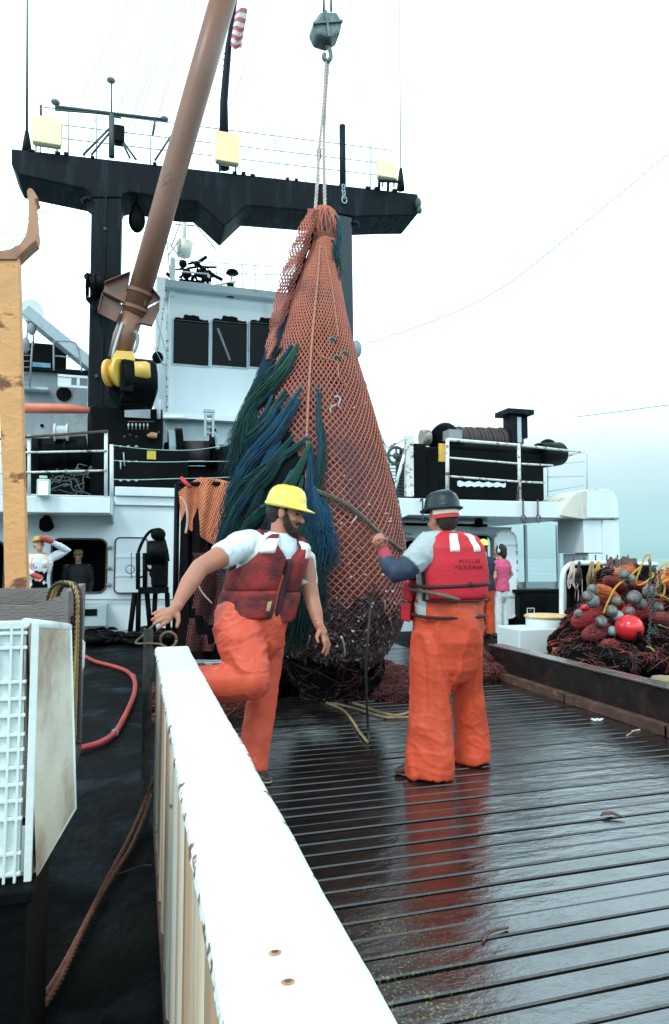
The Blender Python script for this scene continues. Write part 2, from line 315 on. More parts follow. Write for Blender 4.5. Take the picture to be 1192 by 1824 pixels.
for (px, py) in ((490, 1697), (513, 1749)):
    c = G(px, py, .9515); b = MB(); b.cur = 0
    b.add([(c.x+.006*math.cos(a)*1.4, c.y+.0055*math.sin(a), .9521+nz((a, px, 0))*.0003) for a in [i*math.pi/8 for i in range(16)]], [tuple(range(16))])
    b.cur = 1
    b.add([(c.x+.003*math.cos(a)*1.6, c.y+.0026*math.sin(a), .9536) for a in [i*math.pi/6 for i in range(12)]], [tuple(range(12))])
    b.build('rust_spot', [YEL if 0 else mat('rust_stain', (.55, .28, .12), .8, var=.4, vs=60), RUST], T)
# grey post at the far end with ring
T = thing('steel_post', (.05, 3.95, 0), 'narrow grey steel angle post at the far end of the white partition', 'post')
b = MB().box(.035, .085, 3.90, 3.91, 0, 1.04).box(.035, .045, 3.911, 3.97, 0, 1.04); b.build('angle_bar', mat('dirty_grey_steel', (.09, .09, .09), .5, var=.4, col2=(.02, .018, .016), c2=(.45, .6), s2=5, stretch=(1, 1, .5), spec=.3), T)
p = P(300, 1140, 3.95); b = MB().tube([p+Vector((.045*math.cos(a), 0, .045*math.sin(a))) for a in [i*math.pi/10 for i in range(21)]], .008, 8); b.tube([p+Vector((0, 0, -.045)), p+Vector((0, 0, -.3))], .01); b.build('ring', RUST, T)

# ---------------- bulwark on the right ----------------
BULW = mat('dark_bulwark', (.016, .012, .012), .33, var=.45, vs=4, col2=(.055, .03, .022), c2=(.5, .75), s2=5, bump=.2)
WETTOP = mat('wet_bulwark_top', (.10, .085, .08), .16, var=.3, col2=(.16, .09, .06), c2=(.55, .7), s2=6, bump=.15)
T = thing('bulwark', (4.25, 3, 0), 'low dark steel bulwark edging the wet deck on the right', 'low wall')
b = MB().box(4.19, 4.30, -2.8, 7.55, 0, .355); b.build('side_plate', BULW, T, bevel=.004)
b = MB(); 
b.box(4.175, 4.36, -2.8, 7.56, .358, .375); b.build('top_flange', WETTOP, T, bevel=.004)
for k, (a, c) in enumerate([(-2.8, 2.5), (2.53, 4.55), (4.58, 5.9), (5.93, 7.5)]):
    b = MB().box(4.10, 4.112, a, c, 0, .085).box(4.113, 4.188, a, c, .073, .085); b.build('foot_rail', RUST, T, bevel=.002)

# ---------------- tub crate, bin, orange post on the left ----------------
TUB = mat('tub_plastic', (.70, .78, .76), .45, var=.08, col2=(.45, .32, .2), c2=(.58, .8), s2=5, bump=.1, bs=50)
TUBS = mat('stained_tub_plastic', (.60, .56, .46), .5, var=.15, vs=5, col2=(.28, .18, .12), c2=(.46, .68), s2=3.5, bump=.15, bs=60)
A = P(50, 1109, 1.70); B = P(65, 1562, 1.72); C = P(126, 1117, 2.05); D = P(135, 1440, 2.05)
ztop, zbot = A.z, B.z
T = thing('fish_tub', (A.x-.2, 1.85, zbot), 'white plastic fish tub with ribbed face standing on end at the left edge', 'fish tub')
xl = A.x-.42; Yf = 1.70
b = MB(); b.box(xl, A.x-.004, Yf+.010, Yf+.035, zbot+.01, ztop-.01); b.build('base_panel', TUB, T)
b = MB(); rows = [1111, 1128, 1154, 1215, 1245, 1275, 1309, 1336, 1368, 1398, 1427, 1459, 1521, 1557]
zs = [P(30, y, Yf).z for y in rows]
for k, z in enumerate(zs): b.box(xl, A.x, Yf, Yf+.0095, z-(.004 if k else .012), z+(.004 if k else .004))
xs = [P(x, 1300, Yf).x for x in (58, 34, 15, -10, -35, -60, -85)]
for x in xs: b.box(x-.003-(.006 if x == xs[0] else 0), x+.003+(.004 if x == xs[0] else 0), Yf-.001, Yf+.009, zbot, ztop)
b.build('rib', TUB, T, bevel=.0015)
b = MB(); vs = []; nu, nv = 14, 30      # smooth outer side, slightly dished, chamfered lower corner
def side(u, v):
    top = A.lerp(C, u); low = B.lerp(D, u); p = top.lerp(low, v)
    p.x -= .012*math.sin(math.pi*u)*math.sin(math.pi*min(1, v*1.0)); p.z += -.008*math.sin(math.pi*u)*(1-v); return p
b.grid(side, nu, nv); b.grid(lambda u, v: side(u, v)+Vector((-.012, 0, 0)), nu, nv); b.build('side_wall', TUBS, T, label='brown stained smooth side')
b = MB(); b.tube([A+Vector((-.006, 0, 0)), C+Vector((-.006, 0, 0))], .011, 8); b.tube([C+Vector((-.006, 0, 0)), D+Vector((-.006, 0, 0)), B.lerp(D, .02)+Vector((-.006, 0.02, 0))], .009, 8); b.build('rim', TUB, T)
b = MB(); b.box(xl, A.x-.02, Yf+.036, 2.03, ztop-.03, ztop-.022); b.box(xl, xl+.01, Yf+.036, 2.03, zbot, ztop-.03); b.box(xl, B.x-.03, Yf+.036, 2.03, zbot, zbot+.008); b.build('end_wall', TUB, T)
T = thing('steel_bench', (A.x-.3, 1.9, 0), 'black steel cabinet in shadow under the white fish tub', 'bench')  # unseen support; its near-black colour stands in for the darkness below
b = MB().box(A.x-1.2, B.x+.0, 1.66, 2.1, zbot-.03, zbot-.001); b.build('bench_top', BLACKM, T, bevel=.004)
MB().box(A.x-1.18, B.x-.012, 1.675, 2.085, 0, zbot-.0305).build('bench_body', BLACKM, T)
PLY = mat('weathered_plywood', (.19, .165, .155), .7, var=.3, vs=4, col2=(.10, .075, .07), c2=(.5, .75), s2=5, stretch=(1, 1, 4), bump=.4, bs=40)
q = P(124, 1062, 2.75); bx, bz = q.x, q.z
T = thing('sorting_bin', (bx-.8, 2.9, 0), 'weathered grey wooden sorting bin behind the white fish tub', 'bin')
b = MB().prism([(bx-2.2, 2.70, .5), (bx, 2.70, .5), (bx, 2.70, bz+.015), (bx-.12, 2.70, bz-.03), (bx-2.2, 2.70, bz-.03)], (0, .03, 0)); b.build('front_board', PLY, T)
MB().prism([(bx, 2.733, .5), (bx, 3.55, .5), (bx, 3.55, bz+.02), (bx, 2.733, bz+.015)], (-.03, 0, 0)).build('side_board', PLY, T)
MB().box(bx-2.2, bx-.032, 3.52, 3.55, .5, bz+.0).build('back_board', PLY, T)
MB().box(bx-2.2, bx-.035, 2.735, 3.515, .5, .53).build('bottom_board', PLY, T)
for x in (bx-.40, bx-2.15):
    for y in (2.72, 3.45): MB().box(x, x+.07, y, y+.07, 0, .498).build('leg', BLACKM, T)
# ropes over the bin corner
T = thing('draped_ropes', (bx, 2.8, bz), 'yellow and grey ropes draped over the corner of the grey sorting bin', 'rope')
for k, (m_, dx) in enumerate([(YROPE, 0), (TANROPE, .014), (WETROPE, .028), (WETROPE, -.008)]):
    b = MB(); a = [(bx-.10+dx, 2.9, bz-.12), (bx-.07+dx, 2.85, bz+.02), (bx-.02+dx*.6, 2.80, bz+.05), (bx+.02+dx*.5, 2.78, bz+.01), (bx+.025+dx*.6, 2.77, bz-.15), (bx+.02+dx*.8, 2.76, bz-.4-.05*k), (bx+.018+dx, 2.74, bz-.75+.1*k)]
    rope_mb(b, a, .008); b.build('rope', m_, T)
b = MB(); 
for k in range(6):
    z = P(136, 1100+k*9, 2.85).z; x = P(136, 1100, 2.85).x; b.tube([(x+.014*math.cos(a), 2.85+.03*math.sin(a), z+.004*math.sin(a*2)) for a in [i*math.pi/6 for i in range(13)]], .0075, 6)
REDC = mat('red_cord', (.62, .03, .03), .6); b.cur = 0
tag(b.build('cord_coil', REDC, None, P(136, 1110, 2.85)), 'small red cord coil hanging at the corner of the grey bin', 'cord')
b = MB(); f = P(143, 1166, 3.0); b.tube([f+Vector((0, 0, .06)), f+Vector((0, 0, .05)), f-Vector((0, 0, .05)), f-Vector((.004, 0, .075))], [.010, .019, .018, .008], 14, round_=True)
b.tube([f+Vector((0, 0, .07)), P(138, 1098, 2.9)], .003, 5)
tag(b.build('hanging_float', mat('old_float', (.62, .60, .55), .6, var=.25, vs=12, col2=(.25, .2, .17), c2=(.5, .7), s2=8), None, f), 'worn white cylindrical float hanging beside the grey bin', 'float')
# orange post
T = thing('orange_davit', P(30, 1110, 3.0)*1 - Vector((0, 0, .5)), 'orange painted steel davit post with curved top at the left edge', 'davit')
b = MB(); YD = 3.62
pl = [(-12, 452), (4, 850), (10, 1130), (51, 1130), (42, 850), (33, 447)]
b.prism([P(x, y, YD) for x, y in pl], (0, .09, 0)); b.build('post', ORPOST, T, bevel=.004)
b = MB(); pr = [(-14, 451), (-12, 447), (15, 444), (35, 434), (46, 418), (50, 395), (51, 365), (48, 340), (52, 334), (58, 336), (68, 352), (62, 356), (64, 380), (67, 415), (65, 428), (55, 436), (42, 448), (33, 457), (30, 462), (-12, 462)]
b.prism([P(x, y, YD-.01) for x, y in pr], (0, .11, 0)); b.build('curved_arm', mat('brown_davit_arm', (.50, .24, .13), .5, var=.3, col2=(.2, .09, .06), c2=(.5, .7)), T, bevel=.004)
q = P(25, 1130, YD); MB().box(q.x-.08, q.x+.09, YD-.03, YD+.12, 0, q.z).build('foot', BLACK, T)

# ---------------- hose and ropes on deck ----------------
hp = [(150, 1168), (170, 1178), (200, 1186), (225, 1195), (239, 1210), (240, 1232), (231, 1258), (218, 1285), (205, 1305), (185, 1320), (160, 1329), (120, 1338), (90, 1345)]
b = MB().tube(curve_pts([G(x, y, .03) for x, y in hp], 8), .024, 12); 
T = tag(b.build('red_hose', HOSE, None, G(240, 1232)), 'red rubber hose curving across the dark side deck', 'hose')
b = MB()
for (x, y) in ((238, 1205), (205, 1305)):
    p = G(x, y, .03); q = G(x+3, y+7, .03); dd = (q-p).normalized(); b.tube([p-dd*.02, p+dd*.02], .028, 12)
b.build('hose_clamp', GREY, T)
b = MB(); pts = [G(277, 1385, .25), G(262, 1418, .14), G(245, 1462, .05), (*G(222, 1510, .03)[:2], .03), G(195, 1560, .03), G(165, 1620, .03), G(140, 1670, .03), G(108, 1730, .03), G(75, 1780, .03), G(30, 1830, .03), G(-20, 1880, .03)]
rope_mb(b, pts, .012); off = [Vector(p)+Vector((.016+.014*math.sin(i), .012*math.cos(i*1.7), .0)) for i, p in enumerate(pts[1:])]; rope_mb(b, off, .011)
tag(b.build('brown_rope', BRROPE, None, Vector(pts[4])), 'doubled brown laid rope lying on the dark side deck beside the white partition', 'rope')
b = MB().tube(curve_pts([G(208, 1558, .01), G(235, 1548, .012), G(258, 1541, .01), G(272, 1542, .01)], 6), .003, 5)
tag(b.build('cord_scrap', BRROPE, None, G(235, 1548)), 'thin brown cord scrap on the dark side deck', 'cord')
# ropes on plank deck
for lab, ln, ms, r in [
    ('long tan rope bight lying on the wet planks behind the standing man', [(575, 1240), (605, 1246), (640, 1256), (675, 1268), (705, 1274), (728, 1269), (745, 1260)], TANROPE, .013),
    ('second tan rope running beside the bight on the wet planks', [(572, 1246), (600, 1254), (640, 1264), (680, 1276), (706, 1278), (735, 1276), (750, 1270)], TANROPE, .011),
    ('short pale rope end lying on the wet planks under the net bag', [(582, 1252), (598, 1258), (615, 1268), (628, 1284), (640, 1303), (655, 1322)], TANROPE, .012)]:
    b = MB(); rope_mb(b, [G(x, y, .016) for x, y in ln], r); tag(b.build('deck_rope', ms, None, G(*ln[2])), lab, 'rope')
# debris
FISH = mat('fish_brown', (.10, .045, .035), .3, var=.5, vs=30)
b = MB(); a = G(1070, 1453, .008); c = G(1113, 1456, .01)
b.tube([a, a.lerp(c, .25)+Vector((0, .02, .008)), a.lerp(c, .6)+Vector((0, .03, .012)), c], [(.004, .003), (.016, .008), (.02, .009), (.003, .003)], 10, ref=(0, 0, 1))
tag(b.build('small_flatfish', FISH, None, a), 'small brown flatfish lying on the wet planks at right', 'fish')
b = MB().tube(curve_pts([G(860, 1678, .006), G(868, 1664, .012), G(880, 1657, .014), G(905, 1652, .01)], 5), [.006]*16, 6)
tag(b.build('twig', FISH, None, G(880, 1657)), 'short brown twig on the wet planks in the foreground', 'twig')
b = MB()
for k in range(5):
    p = G(1056+k*4, 1281+k % 2*2, .006); b.ell(p, (.022, .012, .008), 8, 6)
tag(b.build('fish_scrap', WHITE2, None, G(1062, 1282)), 'larger white fish scrap on the planks near the bulwark', 'fish scrap', 'fish scraps')
b = MB()
for k in range(3):
    b.ell(G(1128+k*5, 1302-k, .006), (.02, .008, .006), 8, 6)
b.tube([G(1130, 1302, .006), G(1116, 1310, .006)], .004, 5)
tag(b.build('fish_scrap', PALEROPE, None, G(1130, 1302)), 'small tan fish scrap close against the bulwark foot', 'fish scrap', 'fish scraps')
# ---------------- helpers for ship structure ----------------
def wall(mb, x0, x1, z0, z1, y, th, holes):
    xs = sorted({x0, x1, *[h[0] for h in holes], *[h[1] for h in holes]}); zs = sorted({z0, z1, *[h[2] for h in holes], *[h[3] for h in holes]})
    xs = [x for x in xs if x0 <= x <= x1]; zs = [z for z in zs if z0 <= z <= z1]
    solid = lambda i, j: 0 <= i < len(xs)-1 and 0 <= j < len(zs)-1 and not any(h[0] <= (xs[i]+xs[i+1])/2 <= h[1] and h[2] <= (zs[j]+zs[j+1])/2 <= h[3] for h in holes)
    for i in range(len(xs)-1):
        for j in range(len(zs)-1):
            if not solid(i, j): continue
            a, c, e, f = xs[i], xs[i+1], zs[j], zs[j+1]
            mb.add([(a, y, e), (c, y, e), (c, y, f), (a, y, f)], [(0, 1, 2, 3)]); mb.add([(a, y+th, e), (a, y+th, f), (c, y+th, f), (c, y+th, e)], [(0, 1, 2, 3)])
            if not solid(i-1, j): mb.add([(a, y, e), (a, y, f), (a, y+th, f), (a, y+th, e)], [(0, 1, 2, 3)])
            if not solid(i+1, j): mb.add([(c, y, e), (c, y+th, e), (c, y+th, f), (c, y, f)], [(0, 1, 2, 3)])
            if not solid(i, j-1): mb.add([(a, y, e), (a, y+th, e), (c, y+th, e), (c, y, e)], [(0, 1, 2, 3)])
            if not solid(i, j+1): mb.add([(a, y, f), (c, y, f), (c, y+th, f), (a, y+th, f)], [(0, 1, 2, 3)])
def rrect(x0, x1, z0, z1, r, n=6):
    o = []
    for cx, cz, a0 in ((x1-r, z1-r, 0), (x0+r, z1-r, 90), (x0+r, z0+r, 180), (x1-r, z0+r, 270)):
        for k in range(n+1): a = R(a0+90*k/n); o.append((cx+r*math.cos(a), cz+r*math.sin(a)))
    return o
def rim(mb, x0, x1, z0, z1, r, y, t=.02):
    q = rrect(x0, x1, z0, z1, r); p = [Vector((x, y, z)) for x, z in q]; mb.tube(p+[p[0]], t, 6, caps=False)
def corners(mb, x0, x1, z0, z1, r, y, th):      # fill the square corners outside a rounded opening
    for cx, cz, sx, sz in ((x1, z1, -1, -1), (x0, z1, 1, -1), (x0, z0, 1, 1), (x1, z0, -1, 1)):
        poly = [(cx, y, cz)]+[(cx+sx*(r-r*math.cos(a)), y, cz+sz*(r-r*math.sin(a))) for a in [R(90*k/5) for k in range(6)]]
        mb.prism(poly, (0, th, 0))
def pb(x0, y0, x1, y1, Y, dep, mb=None, inset=0):   # box whose front face fills a photo rectangle at depth Y
    a = P(x0, (y0+y1)/2, Y).x; b_ = P(x1, (y0+y1)/2, Y).x; c = P((x0+x1)/2, y1, Y).z; d_ = P((x0+x1)/2, y0, Y).z
    mb = mb or MB(); mb.box(a, b_, Y, Y+dep, c, d_); return mb
def disc(mb, c, r, h, ax=(0, 1, 0), n=24):
    ax = Vector(ax).normalized(); c = Vector(c); mb.tube([c-ax*h/2, c+ax*h/2], r, n, smooth=False); return mb

WY = 12.5
# ---------------- left lower deckhouse wall ----------------
x = lambda px, py=1000, Y=WY: P(px, py, Y).x
z = lambda py, px=150, Y=WY: P(px, py, Y).z
T = thing('lower_deckhouse', (-2, WY, 0), 'white lower deckhouse wall with dark rounded openings and open hatch behind the bin', 'deckhouse')
xl, xr = -5.6, x(322); zt = z(885, 260)
h1 = (x(92), x(190), z(1056), z(960)); h0 = (x(-40), x(8), z(1060), z(965)); 
b = MB(); wall(b, xl, xr, 0, zt, WY, .12, [h1, h0]); 
corners(b, *h1, .13, WY+.001, .11); corners(b, *h0, .13, WY+.001, .11); b.build('wall', WHITE2, T)
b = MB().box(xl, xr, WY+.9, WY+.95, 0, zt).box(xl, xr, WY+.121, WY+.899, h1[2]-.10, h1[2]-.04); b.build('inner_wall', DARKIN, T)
for h in (h1, h0): b = MB(); rim(b, *h, .13, WY-.01, .018); b.build('opening_frame', RUST, T)
hh = (x(205), x(262), z(1056, 230), z(958, 230)); b = MB(); b.prism([(a, WY-.06, c) for a, c in rrect(*hh, .08)], (0, .04, 0)); hd = b.build('hatch_door', WHITE2, T)
b = MB(); rim(b, *hh, .08, WY-.062, .014); b.build('hatch_rim', RUST, hd)
b = MB()
for py in (992, 1026): b.box(hh[0]+.01, hh[1]-.01, WY-.075, WY-.061, z(py+1.5), z(py-1.5))
b.build('stiffener', WHITE, hd)
for py in (975, 1012, 1042): b = MB(); disc(b, (x(195), WY-.03, z(py)), .03, .08, (1, 0, 0), 8); b.build('hinge', GREY, T)
b = pb(132, 1078, 190, 1116, WY-.5, .48); b.build('grey_locker', LGREY, T, bevel=.01)
b = pb(139, 1085, 173, 1097, WY-.513, .012); b.build('locker_slot', BLACKM, T)
b = MB(); c = P(82, 930, WY-.12); b.tube([c+Vector((0, .12, .06)), c+Vector((0, -.05, 0)), c+Vector((0.03, -.14, -.08))], [.07, .10, .12], 12); b.build('deck_lamp_housing', BLACKM, T)
b = MB().tube([P(140, 1068, WY-.05), P(320, 1068, WY-.05)], .012, 6).tube([P(118, 1126, 12.3), P(250, 1128, 12.3)], .05, 8); b.build('pipe', GREY, T)
# upper deck slab with overhang
UY = 11.7
T = thing('upper_deck', (-2, UY, 2), 'white upper deck edge overhanging the deckhouse at left, carrying the white railing', 'deck edge')
a, c = -5.6, P(197, 900, UY).x; zt1, zb1 = P(100, 884, UY).z, P(100, 917, UY).z
b = MB().prism([(a, UY, zb1), (c, UY, zb1+.04), (c, UY, zt1), (a, UY, zt1)], (0, WY-UY-.002, 0)); b.build('overhang', WHITE2, T, bevel=.015)
b = MB().prism([(c+.003, UY+.01, zb1+.02), (c+.003, WY-.003, zb1-.10), (c+.003, WY-.003, zt1), (c+.003, UY+.01, zt1-.004)], (.03, 0, 0)); b.build('side_gusset', LGREY, T)
b = MB().box(c+.04, x(318), WY-.12, WY+.12, zt+.001, zt+.16).box(c+.04, x(318), WY-.06, WY-.005, zt-.16, zt-.001); b.build('edge_lip', WHITE2, T, bevel=.01)
b = MB().box(-5.6, xr, WY+.121, WY+6, zt-.05, zt); b.box(-5.6, c, UY+.02, WY+.12, zt1, zt1+.012); b.build('deck_plate', GREY, T)
# floodlight on the deck edge
T = thing('deck_floodlight', P(76, 884, UY-.1), 'square glowing floodlight with green white housing on the upper deck edge at left', 'lamp')
GRN = mat('pale_green_housing', (.45, .62, .52), .4); LMP = mat('lamp_glow', (.92, 1, .95), .3, emit=1.3, var=0)
b = pb(65, 853, 89, 885, UY-.16, .12); b.build('housing', GRN, T, bevel=.02)
b = pb(69, 858, 85, 881, UY-.173, .01); b.build('lens', LMP, T)
b = pb(70, 847, 84, 852, UY-.12, .06); b.build('bracket', GRN, T, bevel=.008)
# railing at left
T = thing('deck_railing', P(100, 884, UY+.02), 'white pipe railing with rusty top rail on the upper deck edge at left', 'railing')
YR = UY+.06
tl, tr = P(-60, 786, YR), P(193, 768, YR)
b = MB().tube([tl, tr], .024, 8); b.build('top_rail', RUST, T)
for y0, y1 in ((808, 803), (844, 838)): MB().tube([P(-60, y0, YR), P(190, y1, YR)], .018, 8).build('rail', RRAIL, T)
for px in (-30, 52, 189): MB().tube([P(px, 884, YR+.035), P(px, 775 if px < 100 else 769, YR+.035)], .030 if px > 100 else .026, 8).build('rail_post', WHITE, T)
T = thing('wire_railing', P(200, 884, WY), 'sagging wire railing strung from a white post in front of the black winch gear', 'railing')
MB().tube([P(199, 890, WY), P(199, 792, WY)], .035, 8).build('rail_post', WHITE, T)
for y0, ym, y1 in ((793, 802, 792), (820, 823, 822), (854, 853, 850)):
    pts = curve_pts([P(200, y0, WY), P(245, (y0+ym)/2+1, WY), P(300, ym, WY), P(350, ym-1, WY), P(415, y1, WY)], 8); b = MB().tube(pts, .008, 5)
    for k in range(3): p = P(215+k*14, y0+2, WY); b.ell(p, (.03, .014, .016), 6, 5)
    b.build('rail_wire', WIRE, T)
# ---------------- background aft superstructure at far left ----------------
FY = 17.0
T = thing('boat_boom', P(60, 560, FY), 'sloping pale boat boom with a sheave at its head rising at far left', 'crane boom')
a, c = P(52, 562, FY), P(175, 655, FY); pb_ = P(28, 598, FY)
b = MB().obox(P(48, 558, FY), P(175, 662, FY), .25, .62, (0, 1, 0)); b.build('beam', LGREY, T, bevel=.01)
b = MB(); disc(b, P(56, 554, FY-.2), .26, .10, (0, 1, 0)); s_ = b.build('sheave', WHITE2, T); b = MB(); disc(b, P(56, 554, FY-.27), .04, .06); b.build('axle', BLACKM, s_)
b = MB().tube([P(58, 570, FY-.2), P(60, 615, FY-.2)], .02, 5).tube([P(50, 570, FY-.2), P(46, 630, FY-.2)], .02, 5); b.ell(P(57, 585, FY-.2), (.1, .08, .16)); b.ell(P(46, 615, FY-.2), (.09, .07, .2)); b.build('tackle', GREY, T)
T = thing('far_deckhouse', P(90, 760, FY), 'grey far deckhouse with dark window band and round porthole at left', 'deckhouse')
b = MB(); wz = lambda py: P(90, py, FY).z; wx = lambda px: P(px, 680, FY).x
wall(b, wx(-60), wx(156), P(90, 900, FY).z, wz(664), FY, .2, [(wx(-40), wx(30), wz(900), wz(700))]); b.build('wall', GREY, T)
b = MB().box(wx(-60), wx(158), FY-.15, FY+3, wz(664)+.002, wz(658)); b.build('roof', BLACK, T)
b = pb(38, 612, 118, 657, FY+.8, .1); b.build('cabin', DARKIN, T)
b = pb(58, 646, 90, 657, FY+.7, .08); b.build('window', mat('blue_window', (.20, .42, .62), .2), T)
b = MB(); disc(b, P(114, 702, FY-.02), .17, .04); b.build('porthole', BLACKM, T)
b = pb(103, 668, 156, 672, FY-.4, .06); pb(103, 686, 156, 690, FY-.4, .06, b); pb(103, 672, 127, 686, FY-.38, .05, b); pb(137, 672, 142, 686, FY-.39, .04, b); b.build('white_rail', WHITE2, T)
b = pb(36, 688, 86, 693, FY-.3, .29); b.build('shelf', LGREY, T)
T = thing('ladder', P(45, 660, FY-.3), 'thin grey ladder leaning by the far deckhouse at left', 'ladder')
b = MB().tube([P(58, 608, FY-.4), P(53, 690, FY-.4)], .02, 6).tube([P(38, 608, FY-.4), P(32, 690, FY-.4)], .02, 6); b.build('stile', GREY, T)
b = MB()
for k in range(8): py = 612+k*10.5; b.tube([P(58-k*.6, py, FY-.4), P(38-k*.7, py, FY-.4)], .012, 5)
b.build('rung', GREY, T)
T = thing('curved_guardrail', P(120, 655, FY-.2), 'dark curved guard rail on the far deckhouse roof', 'railing')
b = MB().tube(curve_pts([P(96, 660, FY-.3), P(96, 612, FY-.3), P(98, 608, FY-.3), P(128, 609, FY-.3), P(138, 617, FY-.3), P(143, 640, FY-.3), P(146, 662, FY-.3)], 5), .022, 6).tube([P(98, 634, FY-.3), P(142, 638, FY-.3)], .015, 6); b.build('pipe', GREY, T)
T = thing('orange_pipe', P(100, 728, 13.4), 'horizontal orange red pipe end pointing at the dark gantry post', 'pipe')
MB().tube([P(-40, 726, 13.3), P(120, 728, 13.3), P(160, 731, 13.3)], [.105, .09, .06], 12).build('pipe', mat('orange_red_paint', (.75, .20, .12), .5), T)
b = MB()
rnd = random.Random(5)
# dark gear behind the left railing
DK = thing('windlass', P(95, 880, 13.0), 'black windlass with grey shackle plate behind the left railing', 'windlass')
zb = P(95, 884, 13.0).z
pb(37, 800, 150, 884, 13.2, .9).build('base', BLACK, DK, bevel=.03)
b = MB().tube([P(60, 805, 13.1), P(155, 800, 13.1)], .26, 20, smooth=False); b.build('drum', BLACK, DK)
for px in (70, 118): b = MB(); disc(b, P(px, 803, 13.1), .34, .05, (1, 0, 0)); b.build('flange', BLACK, DK)
b = MB().prism([P(61, 780, 12.6), P(88, 780, 12.6), P(88, 766, 12.6), P(79, 752, 12.6), P(71, 752, 12.6), P(62, 766, 12.6)], (0, .06, 0)); b.build('lug_plate', GREY, DK)
b = MB(); disc(b, P(75, 758, 12.59), .03, .02); b.build('lug_hole', BLACKM, DK)
b = MB().tube([P(98, 770, 12.8), P(122, 770, 12.8)], .12, 14, smooth=False); b.build('end_drum', LGREY, DK); 
b = MB()
for px in (98, 120): disc(b, P(px, 770, 12.8), .155, .03, (1, 0, 0))
b.build('drum_rim', CREAM, DK)
b = MB().prism([P(125, 762, 13.6), P(156, 738, 13.6), P(156, 800, 13.6), P(140, 795, 13.6)], (0, .05, 0)); b.build('pale_gusset', LGREY, DK)
b = MB()
for k in range(34):
    p = P(rnd.uniform(92, 152), rnd.uniform(838, 883), 12.7); q = p+Vector((rnd.uniform(-.3, .3), rnd.uniform(-.1, .1), rnd.uniform(-.2, .2))); b.tube(curve_pts([p, (p+q)/2+Vector((rnd.uniform(-.08, .08), 0, rnd.uniform(-.1, .1))), q], 4), .011, 4)
b.build('linkage', mat('dull_linkage', (.10, .12, .12), .5, var=.8, vs=5), DK)
# black winch block right of it
T = thing('winch_console', P(240, 880, 13), 'tall black winch console with white lever handles and a yellow plate', 'winch console')
pb(160, 725, 290, 886, 13.3, 1.4).build('housing', BLACK, T, bevel=.03)
pb(202, 800, 335, 888, 13.0, .28).build('lower_housing', BLACK, T, bevel=.03)
pb(222, 728, 268, 744, 13.27, .02).build('pale_panel', LGREY, T)
pb(262, 803, 278, 818, 12.97, .02).build('yellow_plate', mat('yellow_plate', (.85, .60, .08), .5), T)
for k in range(6): b = MB(); p = P(229+k*6.8, 757, 13.2); b.ell(p, (.018, .018, .035), 8, 6); b.tube([p, p+Vector((0, .06, -.08))], .008, 5); b.build('lever', WHITE2, T)
b = MB().tube([P(228, 751, 13.15), P(275, 751, 13.15)], .012, 5); b.build('lever_bar', RUST, T)
b = MB().tube([P(262, 776, 13.1), P(270, 775, 13.1), P(280, 776, 13.1)], [.02, .06, .05], 10); b.build('orange_valve', mat('orange_valve', (.65, .35, .15), .5), T)
b = MB()
for q in ((222, 778), (232, 775), (243, 778), (283, 770)): b.ell(P(*q, 13.1), .022, 8, 6)
b.build('valve_knob', RUST, T)
b = MB().tube([P(283, 712, 13.2), P(283, 746, 13.2)], .035, 8); b.tube([P(290, 712, 13.2), P(290, 744, 13.2)], .012, 6); b.build('white_pipe', WHITE2, T)
b = MB().tube([P(215, 824, 12.95), P(215, 836, 12.95)], .012, 5).tube([P(220, 806, 12.95), P(222, 830, 12.95)], .012, 5); b.build('small_rod', WIRE, T)
# dark mid winches right of the console
T = thing('trawl_winch', P(370, 870, 13.4), 'grey and black trawl winch with steel fairlead below the white wheelhouse', 'winch')
pb(292, 790, 420, 888, 13.9, .8).build('bed', BLACK, T, bevel=.02)
b = MB().tube([P(300, 800, 13.7), P(312, 800, 13.7)], .38, 20, smooth=False); b.build('pale_flange', LGREY, T)
b = MB().tube([P(313, 800, 13.7), P(325, 800, 13.7)], .42, 20, smooth=False); b.build('flange', BLACKM, T)
b = MB().tube([P(328, 806, 13.7), P(372, 806, 13.7)], .24, 18, smooth=True); b.build('drum', mat('dull_drum', (.06, .05, .055), .5), T)
b = MB().tube([P(376, 800, 13.7), P(384, 800, 13.7)], .42, 20, smooth=False); b.build('far_flange', BLACKM, T)
b = MB().tube(curve_pts([P(381, 770, 13.2), P(386, 782, 13.2), P(388, 800, 13.2)], 4), .04, 8); b.build('pale_guard', WIRE, T)
b = MB()
for k in range(16): p = P(327+k*2.4, 821, 13.1); b.box(p.x-.008, p.x+.008, 13.1, 13.12, p.z-.01, p.z+.01)
b.tube([P(318, 830, 13.1), P(366, 830, 13.1)], .008, 4); b.build('tooth_strip', WIRE, T)
fa = thing('fairlead', P(372, 785, 13.1), 'small steel fairlead frame standing above the trawl winch', 'fairlead')
b = MB().box(P(364, 750, 13).x, P(368, 750, 13).x, 13, 13.06, P(365, 778, 13).z, P(365, 730, 13).z).box(P(378, 750, 13).x, P(382, 750, 13).x, 13, 13.06, P(380, 778, 13).z, P(380, 730, 13).z).box(P(363, 750, 13).x, P(383, 750, 13).x, 12.99, 13.07, P(372, 734, 13).z, P(372, 729, 13).z); b.build('frame', WIRE, fa)
for py in (741, 751, 762, 772): b = MB().tube([P(369, py, 13.03), P(377, py, 13.03)], .035, 8); b.build('roller', GREY, fa)

